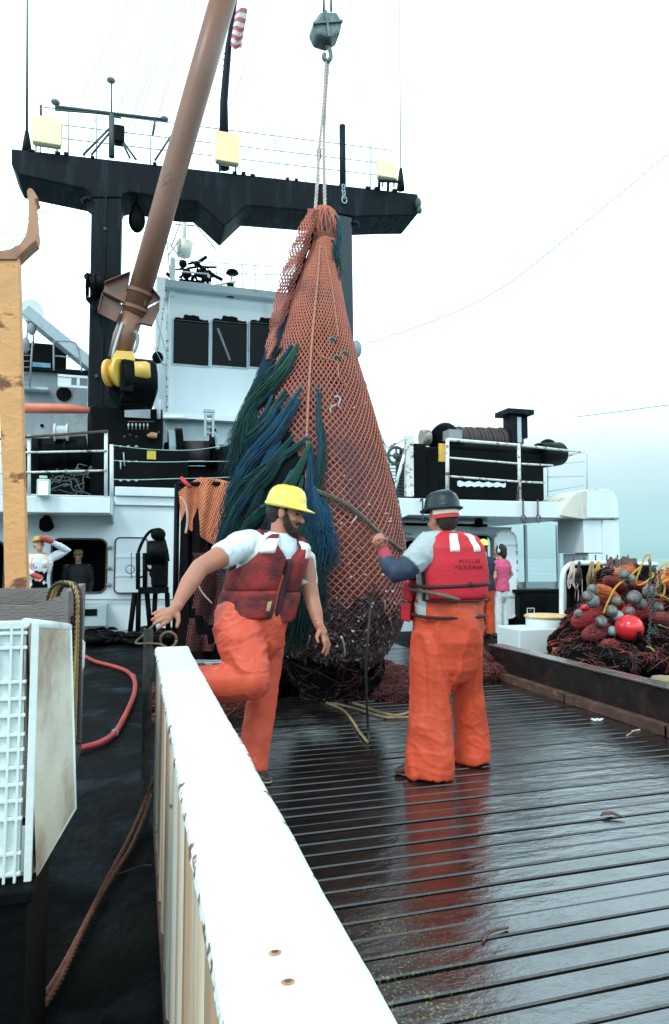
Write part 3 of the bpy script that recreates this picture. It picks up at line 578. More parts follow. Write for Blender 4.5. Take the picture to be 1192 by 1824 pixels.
# ---------------- wheelhouse ----------------
HY = 16.0
T = thing('wheelhouse', P(400, 740, HY), 'white wheelhouse with three dark windows behind the net bag', 'wheelhouse')
hx = lambda px, py=640: P(px, py, HY).x
hz = lambda py, px=400: P(px, py, HY).z
zr = hz(528); x0, x1 = hx(300), hx(560)
wins = [(hx(309, 610), hx(372, 610), hz(650, 340), hz(571, 340)), (hx(378, 610), hx(440, 610), hz(653, 410), hz(573, 410)), (hx(445, 610), hx(507, 610), hz(656, 480), hz(576, 480))]
zB, zT = P(400, 900, HY).z, zr
b = MB(); wall(b, x0, x1, zB, zr, HY, .12, wins); b.build('front_wall', WHITE2, T)
b = MB().box(x0, x0+.1, HY+.121, HY+4, zB, zr).box(x1-.1, x1, HY+.121, HY+4, zB, zr).box(x0, x1, HY+4.001, HY+4.1, zB, zr); b.build('side_wall', WHITE2, T)
b = MB().box(x0-.12, x1+.12, HY-.18, HY+4.2, zr+.001, zr+.2); b.build('roof', LGREY, T, bevel=.02)
for h in wins:
    f = MB(); t = .04; f.box(h[0], h[1], HY-.02, HY-.001, h[2]-t, h[2]).box(h[0]-t, h[0], HY-.02, HY-.001, h[2]-t, h[3]).box(h[1], h[1]+t, HY-.02, HY-.001, h[2]-t, h[3]); wf = f.build('window', LGREY, T)
    MB().box(h[0], h[1], HY+.05, HY+.07, h[2], h[3]).build('pane', GLASS, wf)
    c = MB(); poly = [(h[0]+.02, HY+.03, h[3]-.01)]; n = 24
    for k in range(n+1):
        u = k/n; poly.append((h[0]+.02+(h[1]-h[0]-.04)*u, HY+.03, h[3]+.03+(.085 if .28 < u < .72 else 0)+.02*abs(math.sin(u*14))))
    poly.append((h[1]-.02, HY+.03, h[3]-.01)); poly = [(p[0], HY-.012, p[2]) for p in poly]; c.prism(poly, (0, .01, 0)); c.build('window_cowl', BLACKM, wf)
b = MB().tube([P(388, 585, HY+.04), P(410, 642, HY+.04)], .03, 6); b.build('wiper_arm', GREY, T)
b = MB().box(x0-.02, x1, HY-.06, HY-.002, hz(748), hz(737)); b.build('ledge', WHITE, T, bevel=.01)
b = pb(290, 748, 480, 800, HY-1.5, .1); b.build('lower_wall', LGREY, T)
b = MB().box(P(290, 745, HY-1.5).x, P(480, 745, HY-1.5).x, HY-1.7, HY-.07, P(380, 750, HY-1.6).z, P(380, 741, HY-1.6).z); b.build('lower_roof', WHITE, T)
b = MB().tube(curve_pts([P(283, 760, 14.3), P(283, 749, 14.3), P(290, 744, 14.3), P(330, 744, 14.3)], 5), .04, 8); b.build('pipe', WHITE2, T)
b = pb(276, 492, 299, 760, HY+.6, .7); b.build('side_trunk', WHITE2, T, bevel=.03)
b = MB()
b.tube([P(298, 560, HY-.1), P(298, 740, HY-.1)], .03, 6).tube([P(297, 505, HY-.1), P(275, 670, HY-.1)], .025, 6)
b.build('downpipe', RRAIL, T)
c = MB().ell(P(281, 637, HY-.3), (.13, .12, .14), 12, 8); o = c.build('round_lamp', BLACKM, T); MB().tube([P(272, 642, HY-.2), P(296, 650, HY-.1)], .02, 6).build('lamp_arm', CREAM, T)
# things on its roof
T = thing('searchlight_rig', P(345, 526, HY+.5), 'black searchlight and radar rig on the wheelhouse roof', 'searchlight rig')
pb(319, 498, 360, 527, HY+.4, .4).build('base', BLACK, T, bevel=.02)
b = MB()
for k in range(46):
    p = P(rnd.uniform(318, 376), rnd.uniform(470, 524), HY+.3); q = p+Vector((rnd.uniform(-.35, .35), rnd.uniform(-.2, .2), rnd.uniform(-.2, .25))); b.tube([p, q], rnd.choice((.02, .03, .045)), 5)
b.build('frame', BLACKM, T)
b = MB()
for q, r in (((368, 498), .13), ((372, 488), .1), ((358, 487), .11), ((326, 470), .1), ((333, 487), .12)): b.ell(P(*q, HY+.25), r, 10, 8)
b.build('lamp_can', BLACK, T)
b = MB()
for q in ((366, 505), (374, 505), (365, 515), (372, 492)): b.ell(P(*q, HY+.1), (.035, .03, .05), 8, 6)
b.tube([P(325, 484, HY), P(372, 488, HY)], .02, 5); b.build('lamp_glass', WHITE2, T)
T = thing('roof_post', P(309, 527, HY), 'white square post at the wheelhouse roof corner', 'post')
pb(303, 458, 312, 528, HY-.05, .12).build('post', WHITE2, T)
T = thing('horn_lamp', P(410, 527, HY), 'dark domed horn lamp on a small stand on the wheelhouse roof', 'horn lamp')
b = MB(); c = P(414, 486, HY); b.tube([c+Vector((0, 0, .09)), c+Vector((0, 0, .05)), c-Vector((0, 0, .02)), c-Vector((0, 0, .06))], [.05, .13, .16, .09], 14); b.build('dome', BLACK, T)
pb(405, 504, 417, 529, HY-.05, .12).build('stand', BLACK, T); pb(409, 512, 413, 518, HY-.062, .01).build('lit_window', mat('warm_lamp', (1, .6, .3), .4, emit=1.4, var=0), T)
b = MB().tube([P(372, 510, HY), P(420, 502, HY)], .03, 6).tube([c, P(411, 505, HY)], .02, 6); b.build('arm', WHITE2, T)
b = MB()
T = thing('roof_railing', P(440, 526, HY+.2), 'thin pale wire railing on the wheelhouse roof', 'railing')
for y0, y1 in ((463, 477), (484, 490)): MB().tube([P(305, y0, HY+.2), P(520, y1, HY+.2)], .012, 5).build('rail_wire', WIRE, T)
for px in (386, 432, 455, 476): MB().tube([P(px, 527, HY+.2), P(px, 470, HY+.2)], .012, 5).build('rail_post', WIRE, T)
T = thing('radar_mast', P(330, 460, 18), 'tan mast pole with basket platform rising above the wheelhouse', 'mast')
MB().tube([P(329, 362, 18), P(328, 460, 18)], .06, 8).build('pole', CREAM, T)
b = MB().tube([P(329, 432, 18), P(328, 456, 18)], [.24, .17], 12); b.build('basket', CREAM, T)
b = MB()
for q0, q1 in (((300, 378), (360, 380)), ((312, 400), (348, 402))): b.tube([P(*q0, 18), P(*q1, 18)], .02, 5)
for q0, q1 in (((300, 430), (318, 455)), ((318, 430), (300, 455)), ((297, 425), (303, 490)), ((321, 420), (318, 458)), ((329, 375), (305, 440)), ((329, 375), (385, 445))): b.tube([P(*q0, 17.8), P(*q1, 17.8)], .018, 5)
for q in ((302, 380), (314, 372), (352, 376), (358, 386)): b.ell(P(*q, 18), .06, 8, 6)
b.build('yard', GREY, T)

# ---------------- gantry ----------------
GY = 13.8
T = thing('gantry', P(190, 780, GY), 'massive blue black steel gantry with two posts and a crossbeam', 'gantry')
g = lambda px, py: P(px, py, GY)
b = MB(); D = (0, .95, 0)
b.prism([g(20, 264), g(745, 345), g(748, 376), g(742, 384), g(700, 384), g(630, 386), g(600, 380), g(440, 366), g(400, 404), g(352, 359), g(320, 357), g(232, 342), g(218, 346), g(218, 352), g(163, 352), g(162, 346), g(150, 336), g(30, 310), g(20, 290)], D); b.build('crossbeam', GANT, T, bevel=.03)
b = MB()
b.prism([g(163, 352.5), g(217, 352.5), g(214, 520), g(212, 780), g(208, 900), g(154, 900), g(155, 770), g(160, 520)], (0, .8, 0)); b.build('post', GANT, T, bevel=.04)
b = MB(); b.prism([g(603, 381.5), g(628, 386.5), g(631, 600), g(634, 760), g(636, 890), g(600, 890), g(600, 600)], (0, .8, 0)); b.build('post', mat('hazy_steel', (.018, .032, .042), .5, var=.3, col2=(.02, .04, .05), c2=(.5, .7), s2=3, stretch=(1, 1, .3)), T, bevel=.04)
for q in ((148, 360, 1), (640, 402, 1)):
    b = MB().tube(curve_pts([g(q[0]-6*0+14, q[1]-4), g(q[0]+6, q[1]-6), g(q[0]-2, q[1]-1)] if q[0] < 300 else [g(628, 398), g(634, 396), g(640, 402)], 5), .05, 8); b.build('hook_pipe', GANT, T)
b = MB().box(g(186, 420).x, g(189, 420).x, GY-.03, GY-.002, P(188, 740, GY).z, P(188, 350, GY).z); b.build('seam_bar', GANT, T)
b = MB(); 
for px, py in ((187, 408), (196, 690), (172, 670)): disc(b, P(px, py, GY-.03), .03, .05)
b.build('fitting', RUST, T)
b = MB()
rnd = random.Random(9)
for k in range(46):
    px = 25+k*15.8; py = 264+(px-20)*.1117; 
    if rnd.random() < .16: q = g(px, py); b = MB(); b.box(q.x-.06, q.x+.06*rnd.random(), GY-.015, GY+.1, q.z-.02, q.z+.02+rnd.random()*.03); b.build('beam_lug', GANT, T)
c = g(742, 366); b = MB().ell(c+Vector((.0, -.1, 0)), (.07, .08, .13)).ell(c+Vector((.02, -.12, -.17)), (.06, .06, .09)); b.build('end_block', DWIRE, T)
for q in ((693, 322),): pass
MB().ell(P(635, 622, GY-.2), (.12, .12, .20)).build('post_fitting', GREY, T); MB().ell(P(646, 687, GY-.2), (.10, .1, .13)).build('post_fitting', GREY, T)
# drum gear clamped to the left post
T = thing('post_winch', P(175, 510, GY-.3), 'round black winch fixed high on the left gantry post', 'winch')
b = MB().tube([P(160, 512, GY-.35), P(186, 508, GY-.35)], [.21, .23], 20, smooth=False); b.build('drum', BLACK, T, bevel=.03)
for u_ in (154, 168, 183): c = P(u_, 511, GY-.35); MB().tube([c, c+Vector((.035, 0, 0))], .265, 22, smooth=False).build('flange', BLACK, T, bevel=.01)
MB().ell(P(158, 493, GY-.4), (.09, .08, .07)).build('cap', BLACK, T); MB().obox(P(160, 530, GY-.3), P(176, 548, GY-.3), .08, .16).build('bracket', BLACK, T)
b = MB().tube([P(178, 500, GY-.4), P(226, 506, GY-.4)], .14, 14, smooth=False); b.build('motor', BLACK, T)
b = MB(); disc(b, P(156, 528, GY-.4), .03, .04); b.build('bolt', WIRE, T)
# hanging block under the beam
T = thing('hanging_block', P(243, 410, GY+.3), 'black round pulley block hanging under the gantry beam at left', 'pulley block')
c = P(244, 392, GY+.3); b = MB().ell(c, (.17, .12, .27), 14, 10); b.build('shell', BLACKM, T)
b = MB().ell(P(243, 371, GY+.3), (.09, .08, .12), 10, 8).tube([P(243, 366, GY+.3), P(243, 346, GY+.3)], .025, 6); b.build('shackle', BLACKM, T)
# gantry top railing
T = thing('gantry_railing', P(380, 300, GY+.5), 'thin pale railing along the top of the gantry', 'railing')
def gtop(px, up=0): return P(px, 264+(px-20)*.1117-up, GY+.75)
for up0 in (80, 52, 28): MB().tube([gtop(70, up0), gtop(700, up0*.9)], .013, 5).build('rail', WIRE, T)
for px in (72, 122, 172, 268, 330, 390, 490, 545, 660): MB().tube([gtop(px, -5), gtop(px, 76)], .014, 5).build('rail_post', WIRE, T)
# lamps
PYEL = mat('glow_tinted_housing', (.9, .82, .55), .4); GLOW = mat('yellow_lamp_glow', (1, .88, .50), .3, emit=1.7, var=0); GLOW2 = mat('white_lamp_glow', (1, .93, .64), .3, emit=1.6, var=0)  # housings carry the lamp glow as a pale yellow colour
for g_ in (GLOW, GLOW2):
    q_ = g_.node_tree.nodes['Principled BSDF']; [g_.node_tree.links.remove(l_) for l_ in list(q_.inputs['Base Color'].links)]; q_.inputs['Base Color'].default_value = (0, 0, 0, 1); q_.inputs['Specular IOR Level'].default_value = 0
for i, (x0, y0, x1, y1, lab, m2) in enumerate([(56, 206, 110, 256, 'wide yellow white floodlight lit at the left end of the gantry', GLOW2), (384, 234, 428, 289, 'lit yellow floodlight at the foot of the middle mast on the gantry', GLOW), (674, 286, 710, 317, 'dim lit floodlight on a stand at the right end of the gantry', GLOW2)]):
    T = thing('gantry_floodlight', P((x0+x1)/2, y1, GY-.2), lab, 'lamp', 'floodlights on the gantry')
    pb(x0, y0, x1, y1, GY-.15, .2).build('housing', PYEL, T, bevel=.07)
    pb(x0+1.5, y0+1.5, x1-1.5, y1-3, GY-.163, .012).build('lens', m2, T, bevel=.004)
    b = MB()
    for px in (x0+8, x1-8): b.tube([P(px, y1, GY), P(px, y1+16, GY)], .02, 5)
    b.build('stand', PYEL if i == 0 else DWIRE, T)
T = thing('lamp_stand', P(695, 330, GY), 'dark small frame carrying the floodlight at the right end of the gantry', 'stand')
b = MB().tube([P(674, 322, GY-.2), P(716, 324, GY-.2)], .035, 6)
for px in (676, 692, 714): b.tube([P(px, 322, GY-.2), P(px-1, 340, GY-.1)], .035, 6)
b.build('frame', GANT, T)
# antenna yard and masts
T = thing('antenna_mast', P(200, 280, GY+.3), 'antenna mast with crossed yard and struts on the gantry above the left post', 'antenna mast')
a_ = lambda px, py: P(px, py, GY+.4)
MB().tube([a_(199, 146), a_(199, 205)], .018, 6).tube([a_(199, 205), a_(199, 280)], .06, 8).build('pole', DWIRE, T)
MB().tube([a_(98, 190), a_(298, 214)], .035, 8).tube([a_(98, 196), a_(270, 209)], .02, 6).build('yard', DWIRE, T)
[MB().ell(a_(*q_), (.09, .09, .055)).build('antenna_head', GREY, T) for q_ in ((198, 143), (99, 182), (293, 212))]
pb(203, 221, 222, 252, GY+.35, .2).build('box', BLACK, T, bevel=.03)
b = MB()
for q0, q1 in (((199, 225), (148, 276)), ((199, 232), (163, 276)), ((216, 250), (232, 282)), ((219, 252), (243, 285)), ((199, 206), (185, 200)), ((199, 206), (216, 210)), ((73, 187), (73, 205)), ((276, 212), (272, 240)), ((305, 242), (276, 286))): MB().tube([a_(*q0), a_(*q1)], .024, 5).build('strut', DWIRE, T)
T = thing('signal_mast', P(400, 290, GY+.3), 'dark signal mast standing at the middle of the gantry', 'mast')
MB().tube([P(399, 300, GY+.4), P(399, 180, GY+.4), P(407, 84, GY+.4), P(420, 0, GY+.4)], [.12, .085, .07, .035], 10).build('pole', GANT, T)
b = MB()
for k in range(16): py = 95+k*11; b.tube([P(405-k*.6-7, py, GY+.4), P(405-k*.6+4, py, GY+.4)], .014, 5)
b.build('step', DWIRE, T)
T = thing('stub_mast', P(611, 330, GY+.3), 'short dark post rising from the right part of the gantry', 'post')
MB().tube([P(611, 345, GY+.3), P(610, 224, GY+.3)], .075, 10).build('pole', GANT, T)
T = thing('gantry_chain', P(613, 345, GY-.05), 'pale shackle chain hanging on the gantry face below the short post', 'chain')
b = MB()
for k in range(5):
    c = P(612+k*.4, 332+k*6, GY-.06); r = .045 if k < 4 else .08; b.tube([c+Vector((r*.7*math.cos(a), .02*(k % 2), r*math.sin(a))) for a in [i*math.pi/6 for i in range(13)]], .014, 5)
b.build('link', WIRE, T)
for px, y0, y1, lab in ((48, -60, 266, 'tall thin whip antenna at the left end of the gantry'), (714, -60, 332, 'tall thin whip antenna at the right end of the gantry')):
    T = thing('whip_antenna', P(px, y1, GY+.2), lab, 'antenna', 'whip antennas on the gantry')
    MB().tube([P(px, y1-30, GY+.2), P(px+(1 if px < 100 else -3), y0, GY+.2)], [.028 if px < 100 else .016, .012], 6).build('rod', DWIRE if px < 100 else WIRE, T)
    MB().tube([P(px, y1+6, GY+.2), P(px, y1-14, GY+.2), P(px, y1-32, GY+.2)], [.10, .07, .035], 8).build('base', GANT, T)
T = thing('small_lantern', P(569, 290, GY-.1), 'small dark lantern on the gantry railing beside the hoisting rope', 'lantern')
pb(566, 263, 573, 280, GY+.6, .1).build('body', BLACKM, T, bevel=.01); MB().tube([P(569, 280, GY+.65), P(569, 325, GY+.65)], .012, 5).build('stem', WIRE, T)
# flag
T = thing('flag', P(414, 60, GY+.3), 'red and white striped flag flying from the signal mast', 'flag')
RED = mat('flag_red', (.60, .16, .17), .8, var=.1); WHT = mat('flag_white', (.8, .8, .8), .8, var=.05)
b = MB(); c0, c1 = P(414, 20, GY+.3), P(414, 84, GY+.3)
nst = 9; 
for s_ in range(nst):
    b.cur = s_ % 2; rows = []
    def fl(u, v, s_=s_):
        h = (s_+v)/nst; py = 20+64*h-6*u*(1-h)+2.5*math.sin(u*7+h*5); px = 411+30*u*(1-.35*h); return P(px, py+4*h*u, GY+.3+.12*math.sin(u*8+h*3))
    b.grid(fl, 14, 2)
b.build('cloth', [RED, WHT], T, fixn=False)
# stays and rigging wires
stays = [((230, 0), (130, 200)), ((236, 0), (150, 280)), ((282, 0), (205, 215)), ((300, 0), (225, 240)), ((311, 0), (238, 210)), ((321, 0), (240, 230)), ((330, 0), (270, 255)), ((345, 0), (285, 200)), ((408, 100), (525, 318)), ((480, 0), (410, 190)), ((60, 330), (2, 420)), ((118, 335), (8, 460)), ((88, 330), (10, 450)),
    ((556, 110), (558, 245)), ((626, 0), (631, 215)), ((540, 240), (538, 300)), ((660, 170), (663, 330)), ((430, 330), (440, 500)), ((455, 380), (458, 470)), ((468, 380), (474, 470)), ((265, 520), (300, 640)), ((265, 600), (296, 660))]
for i, (q0, q1) in enumerate(stays):
    y0 = GY+1.2 if i < 13 else 15.5
    b = MB().tube([P(*q0, y0), P(*q1, y0)], .009, 4)
    tag(b.build('rigging_wire', WIRE, None, P(*q1, y0)), 'thin pale rigging wire crossing the bright sky', 'wire', 'thin rigging wires above the ship')
b = MB().tube(curve_pts([P(1250, 225, 11), P(1192, 272, 11.2), P(1050, 390, 12), P(860, 533, 14), P(655, 612, 17), P(560, 640, 18)], 8), .011, 4)
tag(b.build('long_stay_wire', mat('pale_sky_wire', (.16, .25, .27), .6), None, P(860, 533, 14)), 'long pale stay wire sloping across the empty sky at right', 'wire')
b = MB().tube(curve_pts([P(1260, 715, 9), P(1192, 721, 9.2), P(1110, 732, 10), P(1030, 742, 11)], 6), .008, 4)
tag(b.build('short_stay_wire', WIRE, None, P(1110, 732, 10)), 'fine wire crossing the sky at the right edge above the winch platform', 'wire')

# ---------------- boom ----------------
T = thing('cargo_boom', P(215, 640, 12.4), 'long brown painted cargo boom with winged collar leaning across the left of the gantry', 'crane boom')
ba, bb_ = P(238, 560, 12.5), P(414, -60, 11.3)
MB().tube([ba, ba.lerp(bb_, .33), ba.lerp(bb_, .66), bb_], [.205, .215, .225, .225], 28).build('pipe', BOOM, T)
MB().tube([P(212, 640, 12.6), P(222, 600, 12.5), P(238, 556, 12.5)], [.19, .2, .19], 20).build('lower_pipe', BOOM, T)
b = MB().tube([P(199, 645, 12.3), P(203, 622, 12.3), P(218, 575, 12.3)], .022, 6); b.build('edge_bar', WIRE, T)
def plate(q, Y, d=.5): return MB().prism([P(x, y, Y) for x, y in q], (0, d, 0))
for q in ([(232, 488), (187, 506), (184, 522), (224, 543)], [(183, 525), (175, 557), (208, 574), (215, 556), (224, 546)], [(266, 510), (285, 534), (257, 549)], [(284, 538), (283, 554), (271, 582), (248, 577), (257, 552)]):
    MBp = MB()
    pts = [P(x, y, 12.42) for x, y in q]; n = len(pts)
    cen = sum(pts, Vector())/n
    MBp.prism(pts, (0, .012, 0))
    for i in range(n):      # edge flanges standing toward the stern
        a, c = pts[i], pts[(i+1) % n]; MBp.obox(a+Vector((0, -.06, 0)), c+Vector((0, -.06, 0)), .012, .12, (0, 1, 0)) if i in (0, 2) else None
    MBp.build('collar_plate', BOOM, T)
b = MB()
for t in (.0, .047):
    p = ba.lerp(bb_, .018+t); dd = (bb_-ba).normalized(); b.tube([p-dd*.03, p+dd*.03], .235, 24, smooth=False)
b.build('weld_ring', BOOM, T)
b = MB().tube(curve_pts([P(297, 330, 11.75), P(292, 320, 11.7), P(303, 308, 11.72), P(305, 318, 11.72), P(288, 333, 11.75)], 5), .006, 5); b.build('loose_cord', DWIRE, T)
# yellow sheave block at its heel
T = thing('yellow_sheave_block', P(235, 700, 12.2), 'yellow sheave block and black drum at the heel of the brown boom', 'sheave block')
ky = 12.1
b = MB().prism([P(x, y, ky) for x, y in ((207, 624), (238, 626), (241, 643), (228, 641), (206, 640), (203, 646), (199, 640))], (0, .3, 0)); b.build('yoke', YEL, T, bevel=.01)
ax = (P(268, 668, ky+.1)-P(196, 663, ky-.1)).normalized()
def cyl(px0, px1, py, r, m_, nm, Y=ky):
    b = MB().tube([P(px0, py, Y), P(px1, py, Y)], r, 28, smooth=False); return b.build(nm, m_, T, bevel=.012)
for px, r in ((194, .235), (211, .25)):
    c = P(px, 664, ky); dd = Vector((.92, -.40, 0)); b = MB().tube([c-dd*.03, c, c+dd*.03], [r*.96, r, r*.96], 30); b.build('sheave_disc', YEL, T)
c = P(203, 664, ky); MB().tube([c-dd*.09, c+dd*.09], .16, 24).build('sheave_hub', YEL, T)
MB().tube([P(240, 661, ky), P(262, 661, ky), P(268, 661, ky)], [.165, .165, .13], 26).build('yellow_drum', YEL, T)
c = P(243, 682, ky+.35); MB().tube([c+Vector((-.30, -.1, 0)), c+Vector((.26, .05, 0))], [.42, .44], 30, round_=False).build('black_drum', BLACK, T, bevel=.03)
MB().prism([P(x, y, ky+.2) for x, y in ((190, 655), (240, 640), (262, 640), (281, 662), (282, 690), (272, 722), (214, 724), (191, 700))], (0, .35, 0)).build('drum_guard', BLACK, T, bevel=.03)
MB().box(P(216, 655, ky).x, P(239, 655, ky).x, ky-.1, ky+.2, P(225, 700, ky).z, P(225, 644, ky).z).build('cheek', BLACK, T, bevel=.02)
b = MB().tube(curve_pts([P(241, 590, 12.3), P(246, 600, 12.3), P(243, 618, 12.3), P(238, 628, 12.3)], 4), .03, 6); b.build('shackle', GREY, T)

# ---------------- right platform ----------------
PY = 11.7
T = thing('winch_platform', P(850, 1130, PY), 'white raised winch platform and wall with doorways at right', 'deckhouse')
px_ = lambda px, py=900, Y=PY: P(px, py, Y).x
zt2 = P(870, 891, PY).z; zb2 = P(870, 922, PY).z
xa, xb = 3.6, px_(1040)
a = [(P(690, 920, PY).x-1.2, PY, zb2-.15), (P(694, 920, PY).x, PY, zb2-.04), (P(730, 905, PY).x, PY, zb2), (xb, PY, zb2), (xb, PY, zt2), (xa, PY, zt2), (xa, PY, zb2-.15)]
a = [(xa, PY, zt2), (xa, PY, zb2-.14), (P(696, 920, PY).x, PY, zb2-.14), (P(728, 910, PY).x, PY, zb2+.02), (xb, PY, zb2+.02), (xb, PY, zt2)]
MB().prism(a, (0, 5.5, 0)).build('platform_slab', WHITE2, T, bevel=.012)
WW = PY+.75
wx2 = lambda px, py=1010: P(px, py, WW).x; wz2 = lambda py, px=800: P(px, py, WW).z
d1 = (wx2(716), wx2(768), .25, wz2(962)); d2 = (wx2(826), wx2(878), .12, wz2(952))
b = MB(); wall(b, xa-1.0, wx2(912), 0, zb2-.142, WW, .1, [d1, d2]); corners(b, *d1, .18, WW+.001, .09); corners(b, *d2, .18, WW+.001, .09); b.build('wall', LGREY, T)
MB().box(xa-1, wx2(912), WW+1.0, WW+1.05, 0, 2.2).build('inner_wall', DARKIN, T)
for h in (d1, d2): b = MB(); rim(b, *h, .18, WW-.01, .02); b.build('door_frame', GREY, T)
dd = (P(882, 1000, WW-.25).x, P(921, 1000, WW-.25).x, .22, P(900, 946, WW-.25).z)
b = MB(); b.prism([(u, WW-.25, v) for u, v in rrect(*dd, .2)], (0, .05, 0)); od = b.build('open_door', WHITE2, T)
b = MB(); rim(b, *dd, .2, WW-.252, .02); b.build('door_rim', RRAIL, od)
b = MB(); 
for py in (970, 1060): MB().box(dd[0]+.03, dd[1]-.03, WW-.27, WW-.2505, P(900, py+2, WW).z, P(900, py-2, WW).z).build('door_bar', WHITE, od)
b = MB().prism([(wx2(880), WW-.001, zb2-.143), (wx2(912), WW-.001, zb2-.143), (wx2(912), WW-.001, wz2(940))], (0, -.02, 0)); b.build('bracket', LGREY, T)
b = MB().tube([wx2 and P(708, 955, WW-.05), P(800, 968, WW-.05)], .014, 5).tube([P(714, 948, WW-.05), P(735, 951, WW-.05)], .012, 5); b.build('conduit', GREY, T)
b = MB(); c = P(853, 930, WW-.15); b.tube([c+Vector((0, 0, .1)), c, c-Vector((0, 0, .1))], [.05, .09, .1], 10); b.build('deck_lamp', BLACKM, T)
b = MB().tube(curve_pts([P(749, 893, PY-.1), P(751, 888, PY-.1), P(753, 893, PY-.1), P(753, 930, PY-.1)], 4), .018, 6); b.build('hook_rod', DWIRE, T)
# column with knee
ca, cb, cc = P(1041, 960, PY).x, P(1074, 960, PY).x, P(1104, 960, PY).x
b = MB(); zk = P(1060, 925, PY).z
b.box(ca, cb, PY+.02, PY+.9, P(1060, 985, PY).z, zk); b.box(ca+.12, cb, PY+.03, PY+.9, 0, P(1060, 986, PY).z); b.build('column_face', WHITE, T, bevel=.01)
poly = [P(1076, 905, PY), P(1100, 905, PY)]
b = MB(); b.box(cb+.003, cc, PY-.02, PY+.95, 0, zk+.0); b.build('column', WHITE2, T, bevel=.04)
kn = [(1000, 918), (1003, 905), (1018, 884), (1030, 876), (1052, 871), (1080, 870), (1094, 876), (1102, 888), (1105, 925), (1040, 925), (1004, 920)]
MB().prism([P(u, v, PY-.05) for u, v in kn], (0, 1.0, 0)).build('knee', CREAM, T, bevel=.02)
b = MB()
MB().prism([P(u, v, PY-.075) for u, v in [(1046, 874), (1080, 872), (1094, 878), (1101, 890), (1103, 922), (1046, 922)]], (0, .02, 0)).build('knee_plate', WHITE2, T)
# low wall, mullions in the open bay
b = MB().box(wx2(925), 10.3, WW+1.5, WW+1.6, 0, P(980, 1036, WW+1.5).z); b.build('low_wall', LGREY, T)
for q in ((935, 6), (992, 8)): p = P(q[0], 980, WW+1.45); MB().box(p.x, p.x+.06, WW+1.43, WW+1.49, .0, zb2-.001).build('pole', LGREY, T)
# chains hanging from the platform edge
for px, lab in ((932, 'left rusty chain and ring hanging from the winch platform edge'), (958, 'right rusty chain and ring hanging from the winch platform edge')):
    b = MB(); 
    for k in range(5):
        c = P(px, 893+k*5.5, PY-.06); b.tube([c+Vector((.018*math.cos(t) if k % 2 else 0, .018*math.cos(t) if not k % 2 else 0, .035*math.sin(t))) for t in [i*math.pi/5 for i in range(11)]], .009, 5)
    c = P(px+1, 924, PY-.06); b.tube([c+Vector((.05*math.cos(t), 0, .07*math.sin(t))) for t in [i*math.pi/8 for i in range(17)]], .014, 6)
    tag(b.build('hanging_chain', RUST, None, P(px, 893, PY-.06)), lab, 'chain', 'chains on the platform edge')
# platform railing
T = thing('platform_railing', P(860, 888, PY+.1), 'rust streaked white railing in front of the black net winch at right', 'railing')
r_ = lambda px, py, Y=PY+.08: P(px, py, Y)
MB().tube([r_(797, 783), r_(925, 793), r_(1034, 805, PY+.3)], [.035, .03, .02], 8).build('top_rail', RRAIL, T)
MB().tube([r_(797, 815), r_(925, 826), r_(985, 829)], .02, 8).build('rail', RRAIL, T); MB().tube([r_(797, 848), r_(925, 858), r_(970, 860)], .02, 8).build('rail', RRAIL, T)
MB().tube([r_(797, 884), r_(797, 782)], .04, 8).build('rail_post', RRAIL, T); MB().tube([r_(926, 893), r_(924, 790)], .035, 8).build('rail_post', RRAIL, T); MB().tube([r_(922, 893), r_(926, 840)], .03, 6).build('rail_post', RUST, T)
MB().tube([r_(1034, 805, PY+.3), r_(1002, 816, PY+1)], .016, 6).build('end_rail', RRAIL, T)
for y0, y1 in ((828, 822), (850, 848), (876, 864), (812, 806)): MB().tube([P(975, y0, PY+1.2), P(1042, y1, PY+1.6)], .009, 5).build('rail_wire', WIRE, T)
for px in (976, 1046): MB().tube([P(px, 885, PY+1.3), P(px, 808 if px > 1000 else 828, PY+1.3)], .012, 5).build('rail_post', WIRE, T)
# black net winch
T = thing('net_winch', P(850, 888, PY+.6), 'big black net winch with rope wound drum on the raised platform', 'winch')
pb(756, 800, 970, 890, PY+.5, 1.6).build('housing', BLACK, T, bevel=.05)
MB().tube([P(800, 796, PY+.62), P(968, 806, PY+.62)], .14, 20).build('front_tube', BLACK, T)
pb(738, 790, 760, 884, PY+.45, .8).build('left_bracket', BLACK, T, bevel=.02)
b = MB(); ca_, cb_ = P(808, 787, PY+1.1), P(915, 789, PY+1.1); 
n = 17
for k in range(n):
    c = ca_.lerp(cb_, k/(n-1)); ax = (cb_-ca_).normalized(); r = .27+.012*math.sin(k*2.2)
    u = Vector((0, 0, 1)); v = ax.cross(u); pts = [c+u*math.cos(t)*r+v*math.sin(t)*r+ax*(.11*t/6.28) for t in [i*math.pi/14 for i in range(29)]]
    b.tube(pts, .052, 7)
b.build('rope_turns', mat('dark_wound_rope', (.055, .035, .035), .6, var=.5, vs=20, bump=.5), T)
MB().tube([ca_-Vector((.1, 0, 0)), cb_], .25, 20).build('drum_core', BLACK, T)
c = P(790, 785, PY+.95); b = MB().tube([c+Vector((-.12, -.1, 0)), c+Vector((-.02, -.05, 0)), c+Vector((.12, .05, 0))], [.30, .37, .34], 28); b.build('drum_flange', BLACK, T)
MB().tube([P(750, 780, PY+1.0), P(765, 780, PY+1.0)], .17, 18).build('pale_end_drum', mat('dull_cream', (.42, .40, .34), .5, col2=(.1, .08, .07), c2=(.5, .65), s2=6), T, bevel=.02)
pb(800, 765, 824, 783, PY+.4, .3).build('bracket_cap', GREY, T, bevel=.01)
MB().tube([P(958, 812, PY+.6), P(998, 808, PY+.75)], [.27, .25], 24).build('motor', BLACK, T, bevel=.04)
MB().ell(P(976, 796, PY+.8), (.20, .18, .17)).build('motor_cap', BLACKM, T)
